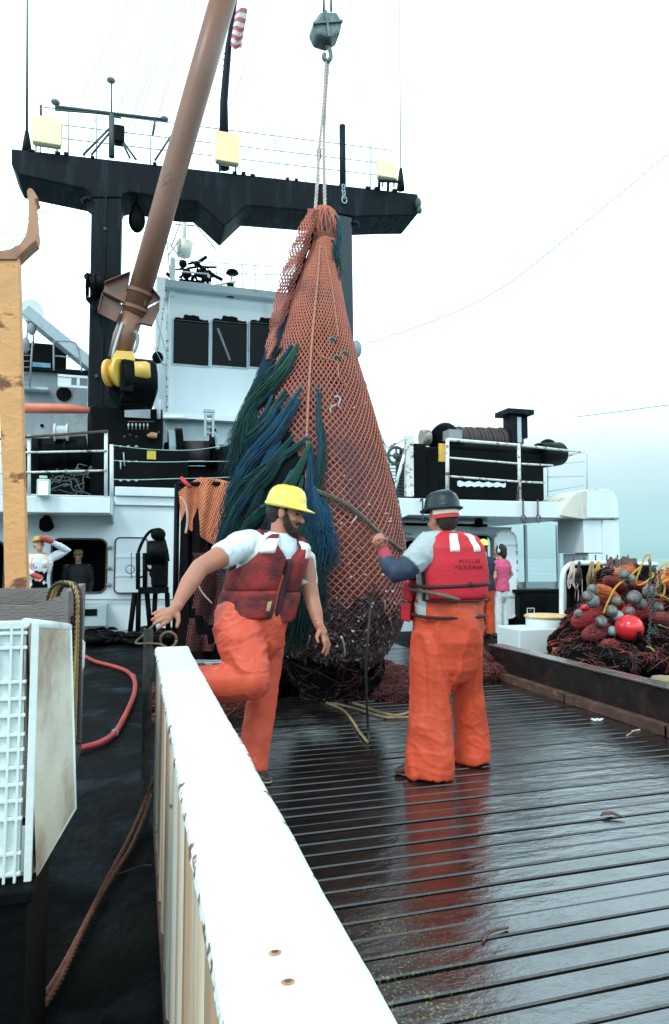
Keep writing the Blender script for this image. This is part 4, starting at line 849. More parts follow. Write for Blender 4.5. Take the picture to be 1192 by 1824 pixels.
b = pb(912, 737, 921, 790, PY+.7, .35); pb(921.2, 742, 930, 790, PY+.72, .04, b); pb(930.2, 738, 940, 780, PY+.8, .35, b); b.build('tee_post', GANT, T)
b = pb(905, 728, 952, 737, PY+.62, .55); b.build('tee_top', GANT, T, bevel=.01)
b = pb(922, 743, 929, 788, PY+.70, .018); b.build('tee_web', LGREY, T)
poly = []
for k in range(21):
    u = k/20; poly.append(P(815+86*u, 857+3.5*u-1.5*math.sin(k*1.6), PY+.48))
for k in range(21):
    u = 1-k/20; poly.append(P(815+86*u, 866+1.5*u+1.2*math.sin(k*2.1), PY+.48))
MB().prism(poly, (0, .015, 0)).build('white_jagged_strip', WHITE2, T)  # jagged white strip across the housing front
pb(783, 790, 793, 822, PY+.2, .05).build('yellow_tag', YEL, T)
# white frame with small wheel left of the winch
T = thing('strut_stand', P(715, 884, PY+.3), 'white post and diagonal strut frame left of the black net winch', 'frame')
MB().box(P(724, 830, PY+.2).x, P(737, 830, PY+.2).x, PY+.2, PY+.3, P(730, 884, PY+.2).z, P(730, 776, PY+.2).z).build('post', RRAIL, T)
MB().tube([P(700, 882, PY+.25), P(723, 800, PY+.25)], .035, 6).build('strut', RRAIL, T); MB().tube([P(692, 797, PY+.2), P(724, 780, PY+.2)], .02, 6).build('stay', RRAIL, T)
b = MB()
for k in range(11): b.tube([P(692, 822+k*6, PY+.6), P(722, 824+k*6, PY+.6)], .010, 5)
for px in (693, 706, 720): b.tube([P(px, 818, PY+.6), P(px, 884, PY+.6)], .012, 5)
b.build('mesh_grille', DWIRE, T)
b = MB(); c = P(706, 812, PY+.5)
b.tube([c+Vector((.17*math.cos(t), 0, .17*math.sin(t))) for t in [i*math.pi/10 for i in range(21)]], .03, 6); b.ell(c, .07); b.tube([c-Vector((.17, 0, 0)), c+Vector((.17, 0, 0))], .02, 5); b.tube([c-Vector((0, 0, .17)), c+Vector((0, 0, .17))], .02, 5); b.build('hand_wheel', DWIRE, T)

# bollard, black locker, hanging-rope rack
T = thing('round_bollard', (6.2, 9.4, 0), 'white round vent trunk with a yellow rim on a white square base', 'vent')
q0, q1 = G(924, 1160), G(1022, 1158); Yb = 8.9
bx0, bx1 = P(925, 1140, Yb).x, P(1018, 1140, Yb).x; zq = P(970, 1120, Yb).z
MB().box(bx0, bx1, Yb, Yb+.65, 0, zq).build('base', WHITE, T, bevel=.02)
c = Vector(((P(943, 1110, Yb+.3).x+P(1009, 1110, Yb+.3).x)/2, Yb+.33, zq)); r = (P(1009, 1110, Yb+.3).x-P(943, 1110, Yb+.3).x)/2
MB().tube([c+Vector((0, 0, .001)), c+Vector((0, 0, .14))], r*.97, 32).build('drum', WHITE, T, bevel=.01)
MB().tube([c+Vector((0, 0, .141)), c+Vector((0, 0, .165)), c+Vector((0, 0, .18))], [r*1.04, r*1.05, r*.98], 32).build('rim', mat('yellow_rim', (.80, .50, .16), .5, col2=(.7, .7, .62), c2=(.5, .6), s2=9), T)
T = thing('black_locker', P(960, 1120, 11.9), 'black locker with a small white stencilled sign below the open bay', 'locker')
b = pb(927, 1056, 1003, 1124, 12.0, .6); b.build('box', BLACK, T, bevel=.03)
pb(923, 1050, 1001, 1056, 11.98, .6).build('lid', BLACKM, T, bevel=.01)
def text(s, size, loc, rx, rz, mat_, name, parent, ext=.002):
    cu = bpy.data.curves.new(name, 'FONT'); cu.body = s; cu.size = size; cu.extrude = ext; cu.align_x = 'CENTER'; cu.align_y = 'CENTER'
    o = bpy.data.objects.new('t', cu); sc.collection.objects.link(o); dg = bpy.context.evaluated_depsgraph_get(); me = bpy.data.meshes.new_from_object(o.evaluated_get(dg)); bpy.data.objects.remove(o)
    M = Matrix.Translation(Vector(loc)) @ Matrix.Rotation(rz, 4, 'Z') @ Matrix.Rotation(rx, 4, 'X'); me.transform(M); return link(name, me, mat_, parent)
c = P(946, 1091, 11.98); w_ = .16; b = MB()
for s_ in (-1, 1): b.box(c.x-w_/2, c.x+w_/2, 11.985, 11.995, c.z+s_*.085-.006, c.z+s_*.085+.006); b.box(c.x+s_*w_/2-.006, c.x+s_*w_/2+.006, 11.983, 11.994, c.z-.085, c.z+.085)
b.build('sign_border', WHITE2, T); text('ONLY', .065, (c.x, 11.99, c.z-.03), R(90), 0, WHITE2, 'lettering', T); text('···', .09, (c.x, 11.99, c.z+.04), R(90), 0, WHITE2, 'lettering', T)
RX = 9.3
T = thing('rope_rack', P(1000, 1100, RX), 'white bent pipe rack with pegs and hanging gear behind the net pile', 'rack')
MB().tube(curve_pts([P(1001, 1112, RX), P(1001, 1060, RX), P(1002, 1028, RX), P(1008, 1012, RX), P(1022, 1004, RX), P(1050, 1003, RX), P(1100, 1004, RX), P(1170, 1006, RX)], 6), .042, 12).build('pipe', WHITE2, T)
for px in (1022, 1041, 1061, 1081, 1100, 1119): MB().tube([P(px, 1003, RX), P(px, 988, RX)], .013, 6).build('peg', DWIRE, T)
rnd = random.Random(21)
for i, (px, m_, lab) in enumerate([(1020, PALEROPE, 'pale grey rope hank hanging at the left end of the white pipe rack'), (1033, WETROPE, 'dark rope hank on the white pipe rack, second from its bend'), (1055, TANROPE, 'tan rope hank hanging on the white pipe rack'), (1066, YROPE, 'yellow rope hank hanging on the white pipe rack'), (1083, mat('green_rope', (.10, .13, .08), .8), 'greenish rope hank bunched on the white pipe rack')]):
    b = MB()
    for k in range(7):
        dx = rnd.uniform(-5, 5); ln = rnd.uniform(30, 48); b.tube(curve_pts([P(px+dx*.4, 1000, RX-.05), P(px+dx-2, 1010+ln*.3, RX-.07-rnd.random()*.05), P(px+dx*1.3-4, 1004+ln*.8, RX-.07), P(px+dx*1.4-1, 1006+ln, RX-.07), P(px+dx*1.6+2, 1002+ln*.8, RX-.06), P(px+dx*1.2, 1012, RX-.05)], 4), .011, 5)
    tag(b.build('rope_hank', m_, None, P(px, 1003, RX)), lab, 'rope', 'rope hanks on the rack')
b = MB()
for k in range(26):
    px = rnd.uniform(1010, 1075); b.tube(curve_pts([P(px, 1004, RX+.05), P(px+rnd.uniform(-4, 4), 1040, RX+.1), P(px+rnd.uniform(-4, 4), 1085+rnd.uniform(0, 25), RX+.05)], 4), rnd.uniform(.015, .035), 5)
tag(b.build('black_hanging_gear', BLACKM, None, P(1040, 1003, RX)), 'mass of black straps hanging down under the white pipe rack', 'straps')

# black gear post in front of the left hatch
T = thing('cable_reel_stand', P(270, 1110, 11.4), 'black cable reel machine on a legged stand in front of the white hatch', 'reel')
k_ = lambda px, py, Y=11.4: P(px, py, Y)
b = MB().tube([k_(262, 985), k_(296, 985)], [.20, .22], 22); b.build('reel', BLACK, T, bevel=.03)
b = MB().ell(k_(282, 952), (.12, .12, .11)).tube(curve_pts([k_(246, 985), k_(254, 965), k_(266, 948), k_(278, 944), k_(288, 952), k_(296, 975), k_(300, 1000)], 5), .025, 6); b.build('hood', BLACKM, T)
pb(270, 985, 300, 1045, 11.3, .4).build('motor', BLACK, T, bevel=.03)
for px in (246, 258, 275): MB().tube([k_(px, 985), k_(px, 1050)], .035, 6).build('stand_post', BLACKM, T)
for q0, q1 in (((246, 1052), (300, 1050)),): MB().obox(k_(*q0), k_(*q1), .3, .1).build('table_plate', BLACK, T)
for px, e in ((236, 232), (247, 246), (262, 268), (277, 273), (298, 300)): MB().tube([k_(px if px > 240 else 240, 1056), k_(e, 1125)], .04, 6).build('leg', BLACKM, T)
b = MB()
for k in range(14): p = k_(rnd.uniform(250, 285), rnd.uniform(1000, 1048)); b.tube([p, p+Vector((rnd.uniform(-.12, .12), 0, rnd.uniform(-.12, .12)))], .016, 5)
b.build('linkage', BLACKM, T)
b = MB().tube([k_(234, 985, 12), k_(234, 1030, 12)], .008, 5); c = k_(232, 1014, 12); b.tube([c+Vector((.07*math.cos(t), 0, .07*math.sin(t))) for t in [i*math.pi/8 for i in range(17)]], .008, 5); b.build('wire_ring', DWIRE, T)
# dark gear heap and vertical bar at the left wall foot
b = MB()
for k in range(130):
    px, py = 140+190*k/129, rnd.uniform(1126, 1146); p = G(px, py, .05); b.ell(p+Vector((0, 0, rnd.uniform(0, .12))), (rnd.uniform(.06, .2), rnd.uniform(.06, .15), rnd.uniform(.04, .1)), 8, 6)
tag(b.build('black_chain_heap', BLACK, None, G(230, 1135)), 'low heap of black chain and gear at the foot of the left white wall', 'gear heap')
T = thing('pale_stanchion', P(316, 1000, 11.9), 'thin pale vertical stanchion at the right end of the left white wall', 'stanchion')
MB().tube([P(316, 1130, 11.9), P(315, 862, 11.9)], .035, 8).build('pole', mat('grey_stanchion', (.28, .27, .27), .5), T)
# ---------------- net bag ----------------
NETC = mat('orange_pink_twine', (.64, .195, .115), .75, var=.4, vs=2, col2=(.30, .12, .11), c2=(.42, .66), s2=2.0, bump=.3, bs=200)
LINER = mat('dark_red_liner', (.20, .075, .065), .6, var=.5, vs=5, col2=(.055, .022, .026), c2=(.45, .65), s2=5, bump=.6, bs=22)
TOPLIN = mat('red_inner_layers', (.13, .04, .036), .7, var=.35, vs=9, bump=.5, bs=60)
BY = 6.0
#  photo row, left, right
sil = [(430, 560, 600), (470, 545, 600), (510, 530, 606), (550, 517, 613), (600, 498, 625), (640, 484, 635), (700, 462, 652), (750, 447, 666), (800, 435, 680), (850, 425, 691), (900, 418, 702), (950, 414, 712), (1000, 415, 718), (1050, 424, 721), (1090, 438, 718), (1125, 458, 706), (1155, 485, 690), (1180, 520, 672), (1195, 560, 640)]
prof = []
for py, l, r in sil:
    a, c = P(l, py, BY), P(r, py, BY); prof.append(((a.z+c.z)/2, (a.x+c.x)/2, (c.x-a.x)/2*.985))
prof.sort()
def bagr(z):
    z = max(prof[0][0], min(prof[-1][0], z))
    for (z0, c0, r0), (z1, c1, r1) in zip(prof, prof[1:]):
        if z <= z1:
            t = (z-z0)/(z1-z0); t = max(0, min(1, t)); return c0+(c1-c0)*t, r0+(r1-r0)*t
    return prof[-1][1], prof[-1][2]
DK_ = .85
def bag(u, z, off=0):       # u 0..1 around, starting at the camera side
    c, r = bagr(z); a = u*2*math.pi; lump = 1+.018*nz((math.cos(a)*2, math.sin(a)*2, z*1.6))
    r = r*lump+off; return Vector((c+r*math.sin(a), BY-r*DK_*math.cos(a), z))
def onbag(px, py, off=.02):
    Y = BY
    for _ in range(5):
        p = P(px, py, Y); c, r = bagr(p.z); u = max(-.985, min(.985, (p.x-c)/max(r, .01))); Y = BY-(r*DK_)*math.sqrt(1-u*u)-off
    return P(px, py, Y)
zlo, zhi = prof[0][0], prof[-1][0]
T = thing('trawl_net_bag', (prof[4][1], BY, zlo), 'huge orange trawl net bag full of fish hanging over the wet deck', 'fishing net')
b = MB(); zsplit = P(640, 1082, BY-.8).z
def liner(za, zb, nv, off, nm, m_, nn=.03, fr=4):
    b = MB(); nu = 72; vs = []
    for j in range(nv+1):
        z = za+(zb-za)*j/nv
        for i in range(nu):
            p = bag(i/nu, z, off); p += (p-Vector((bagr(z)[0], BY, z))).normalized()*nn*nz(p, fr, 3); vs.append(p)
    b.add(vs, [(j*nu+i, j*nu+(i+1) % nu, (j+1)*nu+(i+1) % nu, (j+1)*nu+i) for j in range(nv) for i in range(nu)]+[tuple(range(nu)), tuple(range(nv*nu, nv*nu+nu))], True)
    return b.build(nm, m_, T)
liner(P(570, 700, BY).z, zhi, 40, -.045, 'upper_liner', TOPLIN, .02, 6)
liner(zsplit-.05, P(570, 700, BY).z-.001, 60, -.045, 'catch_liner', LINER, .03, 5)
FISHM = mat('fish_mass', (.05, .034, .042), .2, var=.8, vs=14, col2=(.42, .34, .38), c2=(.60, .68), s2=24, bump=.9, bs=34, rvar=.15)  # pale specks put fish glints into the colour
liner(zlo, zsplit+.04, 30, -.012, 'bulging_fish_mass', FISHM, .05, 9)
def netmesh(S_, nu, nv, r, wrap=True, b=None, keep=None):
    b = b or MB(); 
    P_ = {}
    def node(i, j):
        k = (i % nu if wrap else i, j)
        if k not in P_: P_[k] = S_((i+(j % 2)*.5)/nu, j/nv)
        return P_[k]
    for j in range(nv):
        for i in range(nu):
            for di in ((0, 1) if j % 2 else (0, -1)):
                if not wrap and not (0 <= i+di < nu): continue
                a, c = node(i, j), node(i+di, j+1)
                if keep and not keep(a, c): continue
                if (a-c).length > .6 or (a-c).length < 1e-4: continue
                rr = r((a+c)/2) if callable(r) else r; b.tube([a, (a+c)/2+Vector((0, 0, -.004)), c], rr, 4, caps=False)
    return b
PKF = mat('packed_fish_skin', (.12, .09, .10), .25, var=.7, vs=18, col2=(.42, .36, .40), c2=(.50, .66), s2=14, rvar=.1)
b = MB(); rnd = random.Random(31)
for k in range(700):
    u = rnd.uniform(-.27, .27); z = rnd.uniform(zlo+.02, zsplit+.10*rnd.random()); a = bag(u % 1, z, -.012); nn_ = (a-Vector((bagr(z)[0], BY, z))).normalized(); d = Vector((rnd.uniform(-1, 1), rnd.uniform(-1, 1), rnd.uniform(-1, 1))); d = (d-nn_*d.dot(nn_)*.93).normalized(); ln = rnd.uniform(.025, .06); w_ = ln*rnd.uniform(.16, .28)
    b.tube([a-d*ln, a-d*ln*.5+Vector((0, -.008, 0)), a+d*ln*.2+Vector((0, -.01, 0)), a+d*ln], [w_*.3, w_, w_*.9, w_*.25], 6)
PF = b.build('packed_fish', PKF, T, fixn=False); PF['kind'] = 'stuff'
# one lattice of rows from the bottom to the neck; the lower part is wet and dark
zs_ = []; z_ = zlo+.02
while z_ < zhi: zs_.append(z_); z_ += .033
nv = len(zs_)-1
def Sb(u, v):
    z = zs_[min(nv, max(0, int(round(v*nv))))]; return bag(u+.0018*nz((u*40, z*8, 1)), z+.012*nz((math.sin(u*6.28)*3, math.cos(u*6.28)*3, z*3))+.006*nz((u*50, z*9, 4)), .007)
dry = lambda p: p.z > zsplit+.02+.22*nz(p, 3.1)+.10*nz(p, 9)
WNET = mat('wet_dark_twine', (.10, .045, .04), .4, var=.5, vs=15, spec=.3)
netmesh(Sb, 70, nv, lambda p: .0060 if p.z < 2.6 else (.0064 if p.z < 3.4 else .0066), keep=lambda a, c: dry((a+c)/2)).build('diamond_mesh', NETC, T)
netmesh(Sb, 70, nv, .0055, keep=lambda a, c: not dry((a+c)/2)).build('wet_lower_mesh', WNET, T)
# ragged black skirt added so the bag's bottom fades into shade
b = MB(); sk = MB()
def skirt(u, v):
    a = -.26+.72*u; ragged = .16*nz((u*14, 0, 1))+.08*nz((u*40, 3, 1)); zt_ = zlo+.05+ragged*1.0+.55*max(0, .42-u); z = zt_+(zlo-.20-.4*ragged-zt_)*v; c, r = bagr(max(z, zlo+.10)); r = (r+.03+.055*nz((u*11, v*2.5, 2))+.03*nz((u*34, v*6, 7))*v)*(1-.22*v*v); an = a*2*math.pi
    return Vector((c+r*math.sin(an)*(1-.12*v), BY-r*DK_*math.cos(an)*(1-.12*v), max(z, .05)))
b.grid(skirt, 90, 16); SK = b.build('dark_shade_skirt', mat('dark_shade_skirt_cloth', (.004, .005, .006), .7, var=.6, vs=9, bump=.8, bs=60, spec=.12), T)
# centre seam
SEAM = mat('seam_twine', (.52, .24, .17), .8, var=.3, vs=30)
pts = curve_pts([onbag(*q, .02) for q in ((570, 440), (566, 500), (560, 560), (555, 620), (551, 680), (548, 740), (546, 800), (545, 880), (546, 940))], 8); b = MB(); rope_mb(b, pts, .011)
for k in range(0, len(pts), 3): b.ell(pts[k], .014, 6, 5)
b.build('seam_rope', SEAM, T)
b = MB(); rope_mb(b, [onbag(*q, .015) for q in ((578, 440), (590, 500), (598, 560), (603, 600))], .007); rope_mb(b, [onbag(*q, .015) for q in ((560, 618), (575, 636), (600, 645), (604, 672), (620, 690))], .006); b.build('loose_twine', SEAM, T)
# knobbed top gathered with rope band
b = MB(); kc = P(578, 403, BY); ks = S(kc)
b.ell(kc, (25*ks, 21*ks, 34*ks), 30, 20); kn_ = b.soft('gathered_core', TOPLIN, T, voxel=.012, smooth=2, disp=lambda c, n: .02*nz(c, 12))
b = MB()
rnd = random.Random(4)
for k in range(70):
    a = rnd.uniform(0, 6.28); pts = []
    for j in range(9):
        v = j/8; ph = .18+v*2.35; aa = a+.5*math.sin(v*3+k)*.4+v*.3; rr = 1.04+.05*math.sin(k*3.1+j)
        pts.append(kc+Vector((25*ks*rr*math.sin(ph)*math.cos(aa), 21*ks*rr*math.sin(ph)*math.sin(aa), 34*ks*rr*math.cos(ph))))
    b.tube(pts, .0085, 4)
b.build('gathered_twine', NETC, T)
b = MB()
for k in range(5):
    z = P(575, 424+k*3.5, BY).z; b.tube([Vector((P(578, 425, BY).x+.105*math.cos(a)*(1+.03*k), BY+.09*math.sin(a), z-.03*math.cos(a)-.01*math.sin(a))) for a in [i*math.pi/10 for i in range(21)]], .012, 6)
b.build('rope_band', mat('band_rope', (.22, .08, .06), .8), T)
# side flap: loose net hanging at left of the cone
fl_l = [(372, 549), (410, 531), (450, 514), (500, 497), (540, 487), (590, 479), (640, 470)]; fl_r = [(372, 572), (410, 561), (450, 549), (500, 531), (540, 519), (590, 503), (640, 486)]
def itp(t, y):
    for (a, x0), (c, x1) in zip(t, t[1:]):
        if y <= c: return x0+(x1-x0)*max(0, (y-a)/(c-a))
    return t[-1][1]
def flap(u, v, off=0):
    y = 372+268*v; x = itp(fl_l, y)+(itp(fl_r, y)-itp(fl_l, y))*u; return P(x+1.5*math.sin(v*40+u*5), y, BY-.05-.10*math.sin(u*3.1)+.02*math.sin(v*25)-off)
netmesh(lambda u, v: flap(u, v), 7, 46, .0055, wrap=False).build('loose_flap', NETC, T)
netmesh(lambda u, v: flap(u*.85+.10, v, -.09), 6, 40, .005, wrap=False).build('loose_flap', NETC, T)
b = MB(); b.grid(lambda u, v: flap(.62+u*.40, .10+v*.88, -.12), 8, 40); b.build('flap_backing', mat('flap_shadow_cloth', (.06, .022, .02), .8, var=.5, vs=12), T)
b = MB(); b.prism([flap(1.0, .12, -.04), flap(1.0, .3, -.04), flap(1.02, .55, -.04), flap(.72, .42, -.06), flap(.80, .2, -.06)], (0, .02, 0)); b.build('dark_gap_fill', BLACKM, T)  # black sheet stands in for the shaded gap between flap and cone
# fish and squid tentacles caught in the mesh
PFISH = mat('pale_fish', (.50, .42, .48), .3, var=.3, vs=20)
for q in [[(598, 722), (592, 724), (588, 730), (590, 736)], [(596, 708), (602, 706), (606, 712), (603, 722), (610, 730)], [(640, 912), (632, 925), (625, 932)], [(592, 938), (595, 950), (590, 956)], [(608, 1134), (613, 1150), (615, 1170)], [(552, 1132), (548, 1150)]]:
    b = MB(); pts = curve_pts([onbag(x, y, .03) for x, y in q], 5); k = len(pts); b.tube(pts, [.011*(1-.6*i/k) for i in range(k)], 6); b.build('caught_fish', PFISH, T)
rnd = random.Random(8)
for k in range(55):
    py = rnd.triangular(700, 1180, 1120); l = itp([(s_[0], s_[1]) for s_ in sil], py); r = itp([(s_[0], s_[2]) for s_ in sil], py); px = rnd.uniform(max(l+10, 540), r-8)
    if py < 1060 and px < 590: continue
    p = onbag(px, py, .006 if py < 1080 else .022); b = MB(); dx = rnd.uniform(-8, 8); dy = rnd.uniform(-5, 5); q = onbag(px+dx, py+dy, .01 if py < 1080 else .026)
    b.tube([p, (p+q)/2+Vector((0, -.012, 0)), q], [.003, rnd.uniform(.006, .014), .003], 6); b.build('caught_fish', PFISH, T)
    if k > 44: break
for q in ((592, 608), (614, 632), (600, 640)):
    b = MB(); p = onbag(*q, .012); b.tube([p+Vector((.03*math.cos(a), 0, .035*math.sin(a))) for a in [i*math.pi/5 for i in range(9)]], .010, 5); b.build('teal_tie', mat('teal_twine', (.08, .22, .20), .8), T)
# chafing ropes: frayed blue and green bundles
HB = [mat('blue_chafing_twine', (.006, .075, .17), .75, var=.5, vs=8), mat('green_chafing_twine', (.008, .085, .065), .75, var=.5, vs=8), mat('dark_teal_twine', (.004, .035, .045), .75, var=.5, vs=8), mat('bright_green_twine', (.03, .11, .045), .75, var=.4, vs=8)]
def bundle(path, n, spread, cols, rad=.0045, off=.05, seed=0, rib=False):
    rnd = random.Random(seed); base = [onbag(x, y, off) if not rib else P(x, y, BY-.1) for x, y in path]; c = curve_pts(base, 6); k = len(c); b = MB(); 
    for s_ in range(n):
        a = rnd.uniform(0, 6.28); q = math.sqrt(rnd.random()); ph = rnd.uniform(0, 9); ln = rnd.uniform(.55, 1.0) if s_ % 3 else 1.0; fr = rnd.uniform(.5, 1.5); b.cur = 0 if rnd.random() < .68 else 1; pts = []
        m_ = max(4, int(k*ln)); stt = 0 if rnd.random() < .7 else rnd.randrange(0, k//3+1)
        for i in range(stt, m_):
            t = i/(k-1); w_ = spread*(.22+t*1.15)*q; wob = .016*t*math.sin(t*14*fr+ph)+.045*t*t*math.sin(ph+t*3)+.008*math.sin(t*37+ph*5)*t
            pts.append(c[i]+Vector((math.cos(a)*w_+wob, -abs(math.sin(a))*w_*.7, math.sin(a)*w_*.4+wob*.6)))
        if len(pts) > 2: b.tube(pts, [rad*(1-.55*i/len(pts)) for i in range(len(pts))], 3, caps=False)
    b.cur = 1; b.ell(c[0], (.017, .016, .017), 8, 6)
    return b.build('chafing_rope', [HB[cols[0]], HB[cols[1]]], T)
paths = [([(513, 546), (497, 590), (484, 630), (472, 665), (452, 710), (436, 760)], (0, 2)), ([(505, 560), (492, 600), (478, 640), (466, 690), (448, 735), (430, 790)], (0, 1)),
 ([(530, 614), (516, 640), (500, 664), (478, 690), (455, 716), (440, 750), (428, 800)], (1, 3)), ([(500, 620), (487, 640), (470, 668), (455, 700), (440, 745), (428, 790)], (2, 1)), ([(519, 616), (500, 645), (480, 665), (460, 695), (446, 730), (430, 770)], (1, 0)),
 ([(486, 626), (474, 655), (458, 690), (444, 730), (432, 780), (424, 830)], (0, 2)), ([(478, 650), (466, 680), (448, 720), (436, 765), (420, 830)], (2, 1)),
 ([(536, 692), (520, 715), (503, 742), (484, 770), (462, 797), (443, 830), (424, 870)], (0, 1)), ([(508, 697), (494, 720), (482, 745), (462, 768), (442, 790), (428, 840)], (1, 2)),
 ([(487, 700), (475, 730), (460, 760), (445, 800), (432, 850), (420, 900)], (0, 2)), ([(470, 700), (458, 735), (446, 780), (432, 830), (418, 880), (412, 930)], (1, 2)),
 ([(566, 694), (566, 730), (567, 760), (572, 800), (564, 835), (560, 870), (562, 900)], (0, 2)), ([(570, 700), (569, 745), (575, 790), (571, 840), (572, 880)], (2, 1)),
 ([(547, 780), (525, 797), (502, 812), (480, 828), (458, 846), (434, 868), (420, 900)], (1, 0)), ([(521, 779), (500, 805), (480, 835), (455, 865), (434, 900), (418, 945)], (1, 2)), ([(498, 778), (482, 805), (465, 840), (445, 880), (425, 920), (410, 960)], (0, 2)),
 ([(474, 770), (460, 800), (448, 840), (432, 885), (418, 930), (408, 975)], (2, 1)), ([(452, 770), (444, 810), (432, 850), (420, 900), (408, 940), (402, 990)], (0, 2)), ([(436, 800), (426, 850), (416, 900), (408, 950), (404, 1000)], (1, 2)),
 ([(552, 790), (540, 820), (525, 850), (505, 880), (480, 905), (455, 930)], (1, 3)), ([(555, 800), (553, 840), (556, 880), (560, 920), (572, 955), (585, 1000)], (0, 2)), ([(540, 850), (530, 880), (510, 915), (490, 950), (470, 980)], (1, 2)), ([(520, 840), (505, 870), (480, 900), (455, 930), (430, 965)], (0, 1)),
 ([(560, 870), (566, 900), (575, 930), (582, 960), (590, 1000)], (0, 1)), ([(572, 880), (580, 905), (580, 940), (576, 975)], (2, 0)), ([(556, 900), (562, 940), (568, 985), (572, 1030)], (1, 2)), ([(548, 930), (552, 970), (556, 1020), (553, 1070)], (2, 1)), ([(560, 980), (566, 1010), (572, 1050), (568, 1090)], (2, 2)),
 ([(500, 870), (485, 920), (470, 970), (450, 1020), (440, 1080)], (2, 2)), ([(470, 860), (450, 920), (435, 980), (425, 1040), (430, 1090)], (2, 2)), ([(440, 880), (425, 940), (418, 1000), (420, 1060)], (2, 1)), ([(530, 900), (520, 960), (515, 1020), (510, 1080), (512, 1130)], (2, 2)), ([(550, 880), (540, 950), (535, 1010), (528, 1070), (530, 1120)], (2, 1)), ([(505, 930), (495, 980), (485, 1030), (480, 1090)], (2, 2)), ([(545, 1020), (540, 1060), (532, 1100), (524, 1150)], (1, 2))]
for i, (pth, cols) in enumerate(paths): bundle(pth, 105 if i < 28 else 130, (.050+.03*((i*7) % 3)/2) if i < 28 else .11, cols, seed=i, off=.035+.010*(i % 4), rad=.004) if i not in (11, 12) else bundle(pth, 60, .028, (2, 0) if i == 11 else (2, 1), seed=i, off=.03, rad=.004)
rj = random.Random(77)
for i, (pth, cols) in enumerate(paths[:24]+paths[26:34]):
    dx, dy = rj.uniform(-16, 4), rj.uniform(4, 34); p2 = [(max(x+dx*(.4+.6*k/len(pth))+rj.uniform(-3, 3), 398), y+dy) for k, (x, y) in enumerate(pth)]
    if i in (11, 12): continue
    bundle(p2, 70, rj.uniform(.04, .08), (rj.choice((0, 1, 2)), 2), seed=200+i, off=rj.uniform(.03, .06), rad=.0038)
for i, (pth, cols) in enumerate([([(652, 692), (660, 720), (668, 760), (680, 800), (688, 840)], (3, 1)), ([(680, 790), (690, 830), (699, 870), (705, 910), (712, 950)], (0, 1)), ([(700, 860), (708, 910), (715, 950), (718, 990)], (1, 2))]): bundle(pth, 45, .022, cols, seed=60+i, off=-.02)
for i, (pth, cols) in enumerate([([(598, 385), (604, 400), (603, 425), (598, 445), (596, 470)], (0, 1)), ([(592, 430), (598, 445), (602, 470), (606, 500)], (1, 2))]): bundle(pth, 50, .035, cols, seed=80+i, rib=True)
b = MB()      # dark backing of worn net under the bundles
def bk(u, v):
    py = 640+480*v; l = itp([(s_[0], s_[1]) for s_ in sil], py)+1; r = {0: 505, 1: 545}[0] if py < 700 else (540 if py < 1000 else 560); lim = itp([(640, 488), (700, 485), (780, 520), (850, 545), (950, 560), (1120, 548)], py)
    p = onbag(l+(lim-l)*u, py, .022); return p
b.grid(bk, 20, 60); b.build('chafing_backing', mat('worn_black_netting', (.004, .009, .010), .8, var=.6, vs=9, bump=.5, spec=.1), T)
# diagonal wet rope across the bag, held by the man on the right
wpath = [(556, 872), (575, 880), (600, 890), (618, 900), (640, 916), (660, 934), (680, 953), (700, 968), (716, 981)]
b = MB(); rope_mb(b, [onbag(x, y, .05) for x, y in wpath], .018); rope_mb(b, [onbag(x, y-3, .06) for x, y in wpath[:6]], .012)
tag(b.build('wet_sling_rope', mat('grey_green_rope', (.14, .13, .10), .6, var=.5, vs=15), None, onbag(640, 916)), 'grey green sling rope slanting across the front of the net bag', 'rope')
b = MB(); rope_mb(b, [onbag(668, 1040, .05), onbag(660, 1080, .09), P(656, 1130, BY-.95), P(652, 1180, BY-.95), P(653, 1240, 5.15), G(656, 1300, .03), G(657, 1320, .014)], .011)
tag(b.build('hanging_cod_line', WETROPE, None, G(656, 1320)), 'thin dark line hanging straight from the net bag down to the planks', 'rope')
# hoisting slings, hook and block
b = MB(); hk = P(583, 98, BY)
for x0, x1 in ((562, 569), (579, 577)): rope_mb(b, [P(x0, 374, BY), P(x0+(x1-x0)*.5, 320, BY), P(x1, 262, BY)], .017)
rope_mb(b, [P(569, 262, BY), P(577, 180, BY), P(581, 105, BY)], .015); rope_mb(b, [P(577, 262, BY+.02), P(580, 180, BY+.02), P(586, 105, BY+.01)], .015)
tag(b.build('hoisting_sling', PALEROPE, None, P(575, 374, BY)), 'pale doubled hoisting sling above the net bag', 'rope')
T = thing('hoist_block', P(583, 45, BY), 'grey faceted steel hoist block with hook high above the net bag', 'hoist block')
HBK = mat('worn_teal_steel', (.14, .19, .18), .45, var=.4, vs=8, col2=(.30, .32, .30), c2=(.5, .65), s2=9, bump=.3)
b = MB(); b.prism([P(x, y, BY-.09) for x, y in ((557, 40), (572, 18), (602, 20), (611, 40), (606, 58), (590, 68), (566, 60))], (0, .2, 0)); b.build('shell', HBK, T, bevel=.03)
b = MB().obox(P(558, 42, BY-.095), P(610, 38, BY-.095), .03, .02).obox(P(580, 20, BY-.1), P(586, 66, BY-.1), .02, .03); b.build('strap', HBK, T)
MB().tube([P(584, 66, BY), P(583, 82, BY)], [.055, .04], 12).build('swivel', RUST, T)
MB().tube(curve_pts([P(582, 80, BY), P(588, 90, BY), P(589, 103, BY), P(583, 109, BY), P(577, 103, BY), P(578, 96, BY)], 5), [.022]*26, 8).build('hook', HBK, T)
MB().tube([P(577+0, 20, BY), P(577, -5, BY), P(581, -30, BY)], .012, 6).tube([P(590, 20, BY), P(590, -5, BY), P(586, -30, BY)], .012, 6).build('bail', HBK, T)

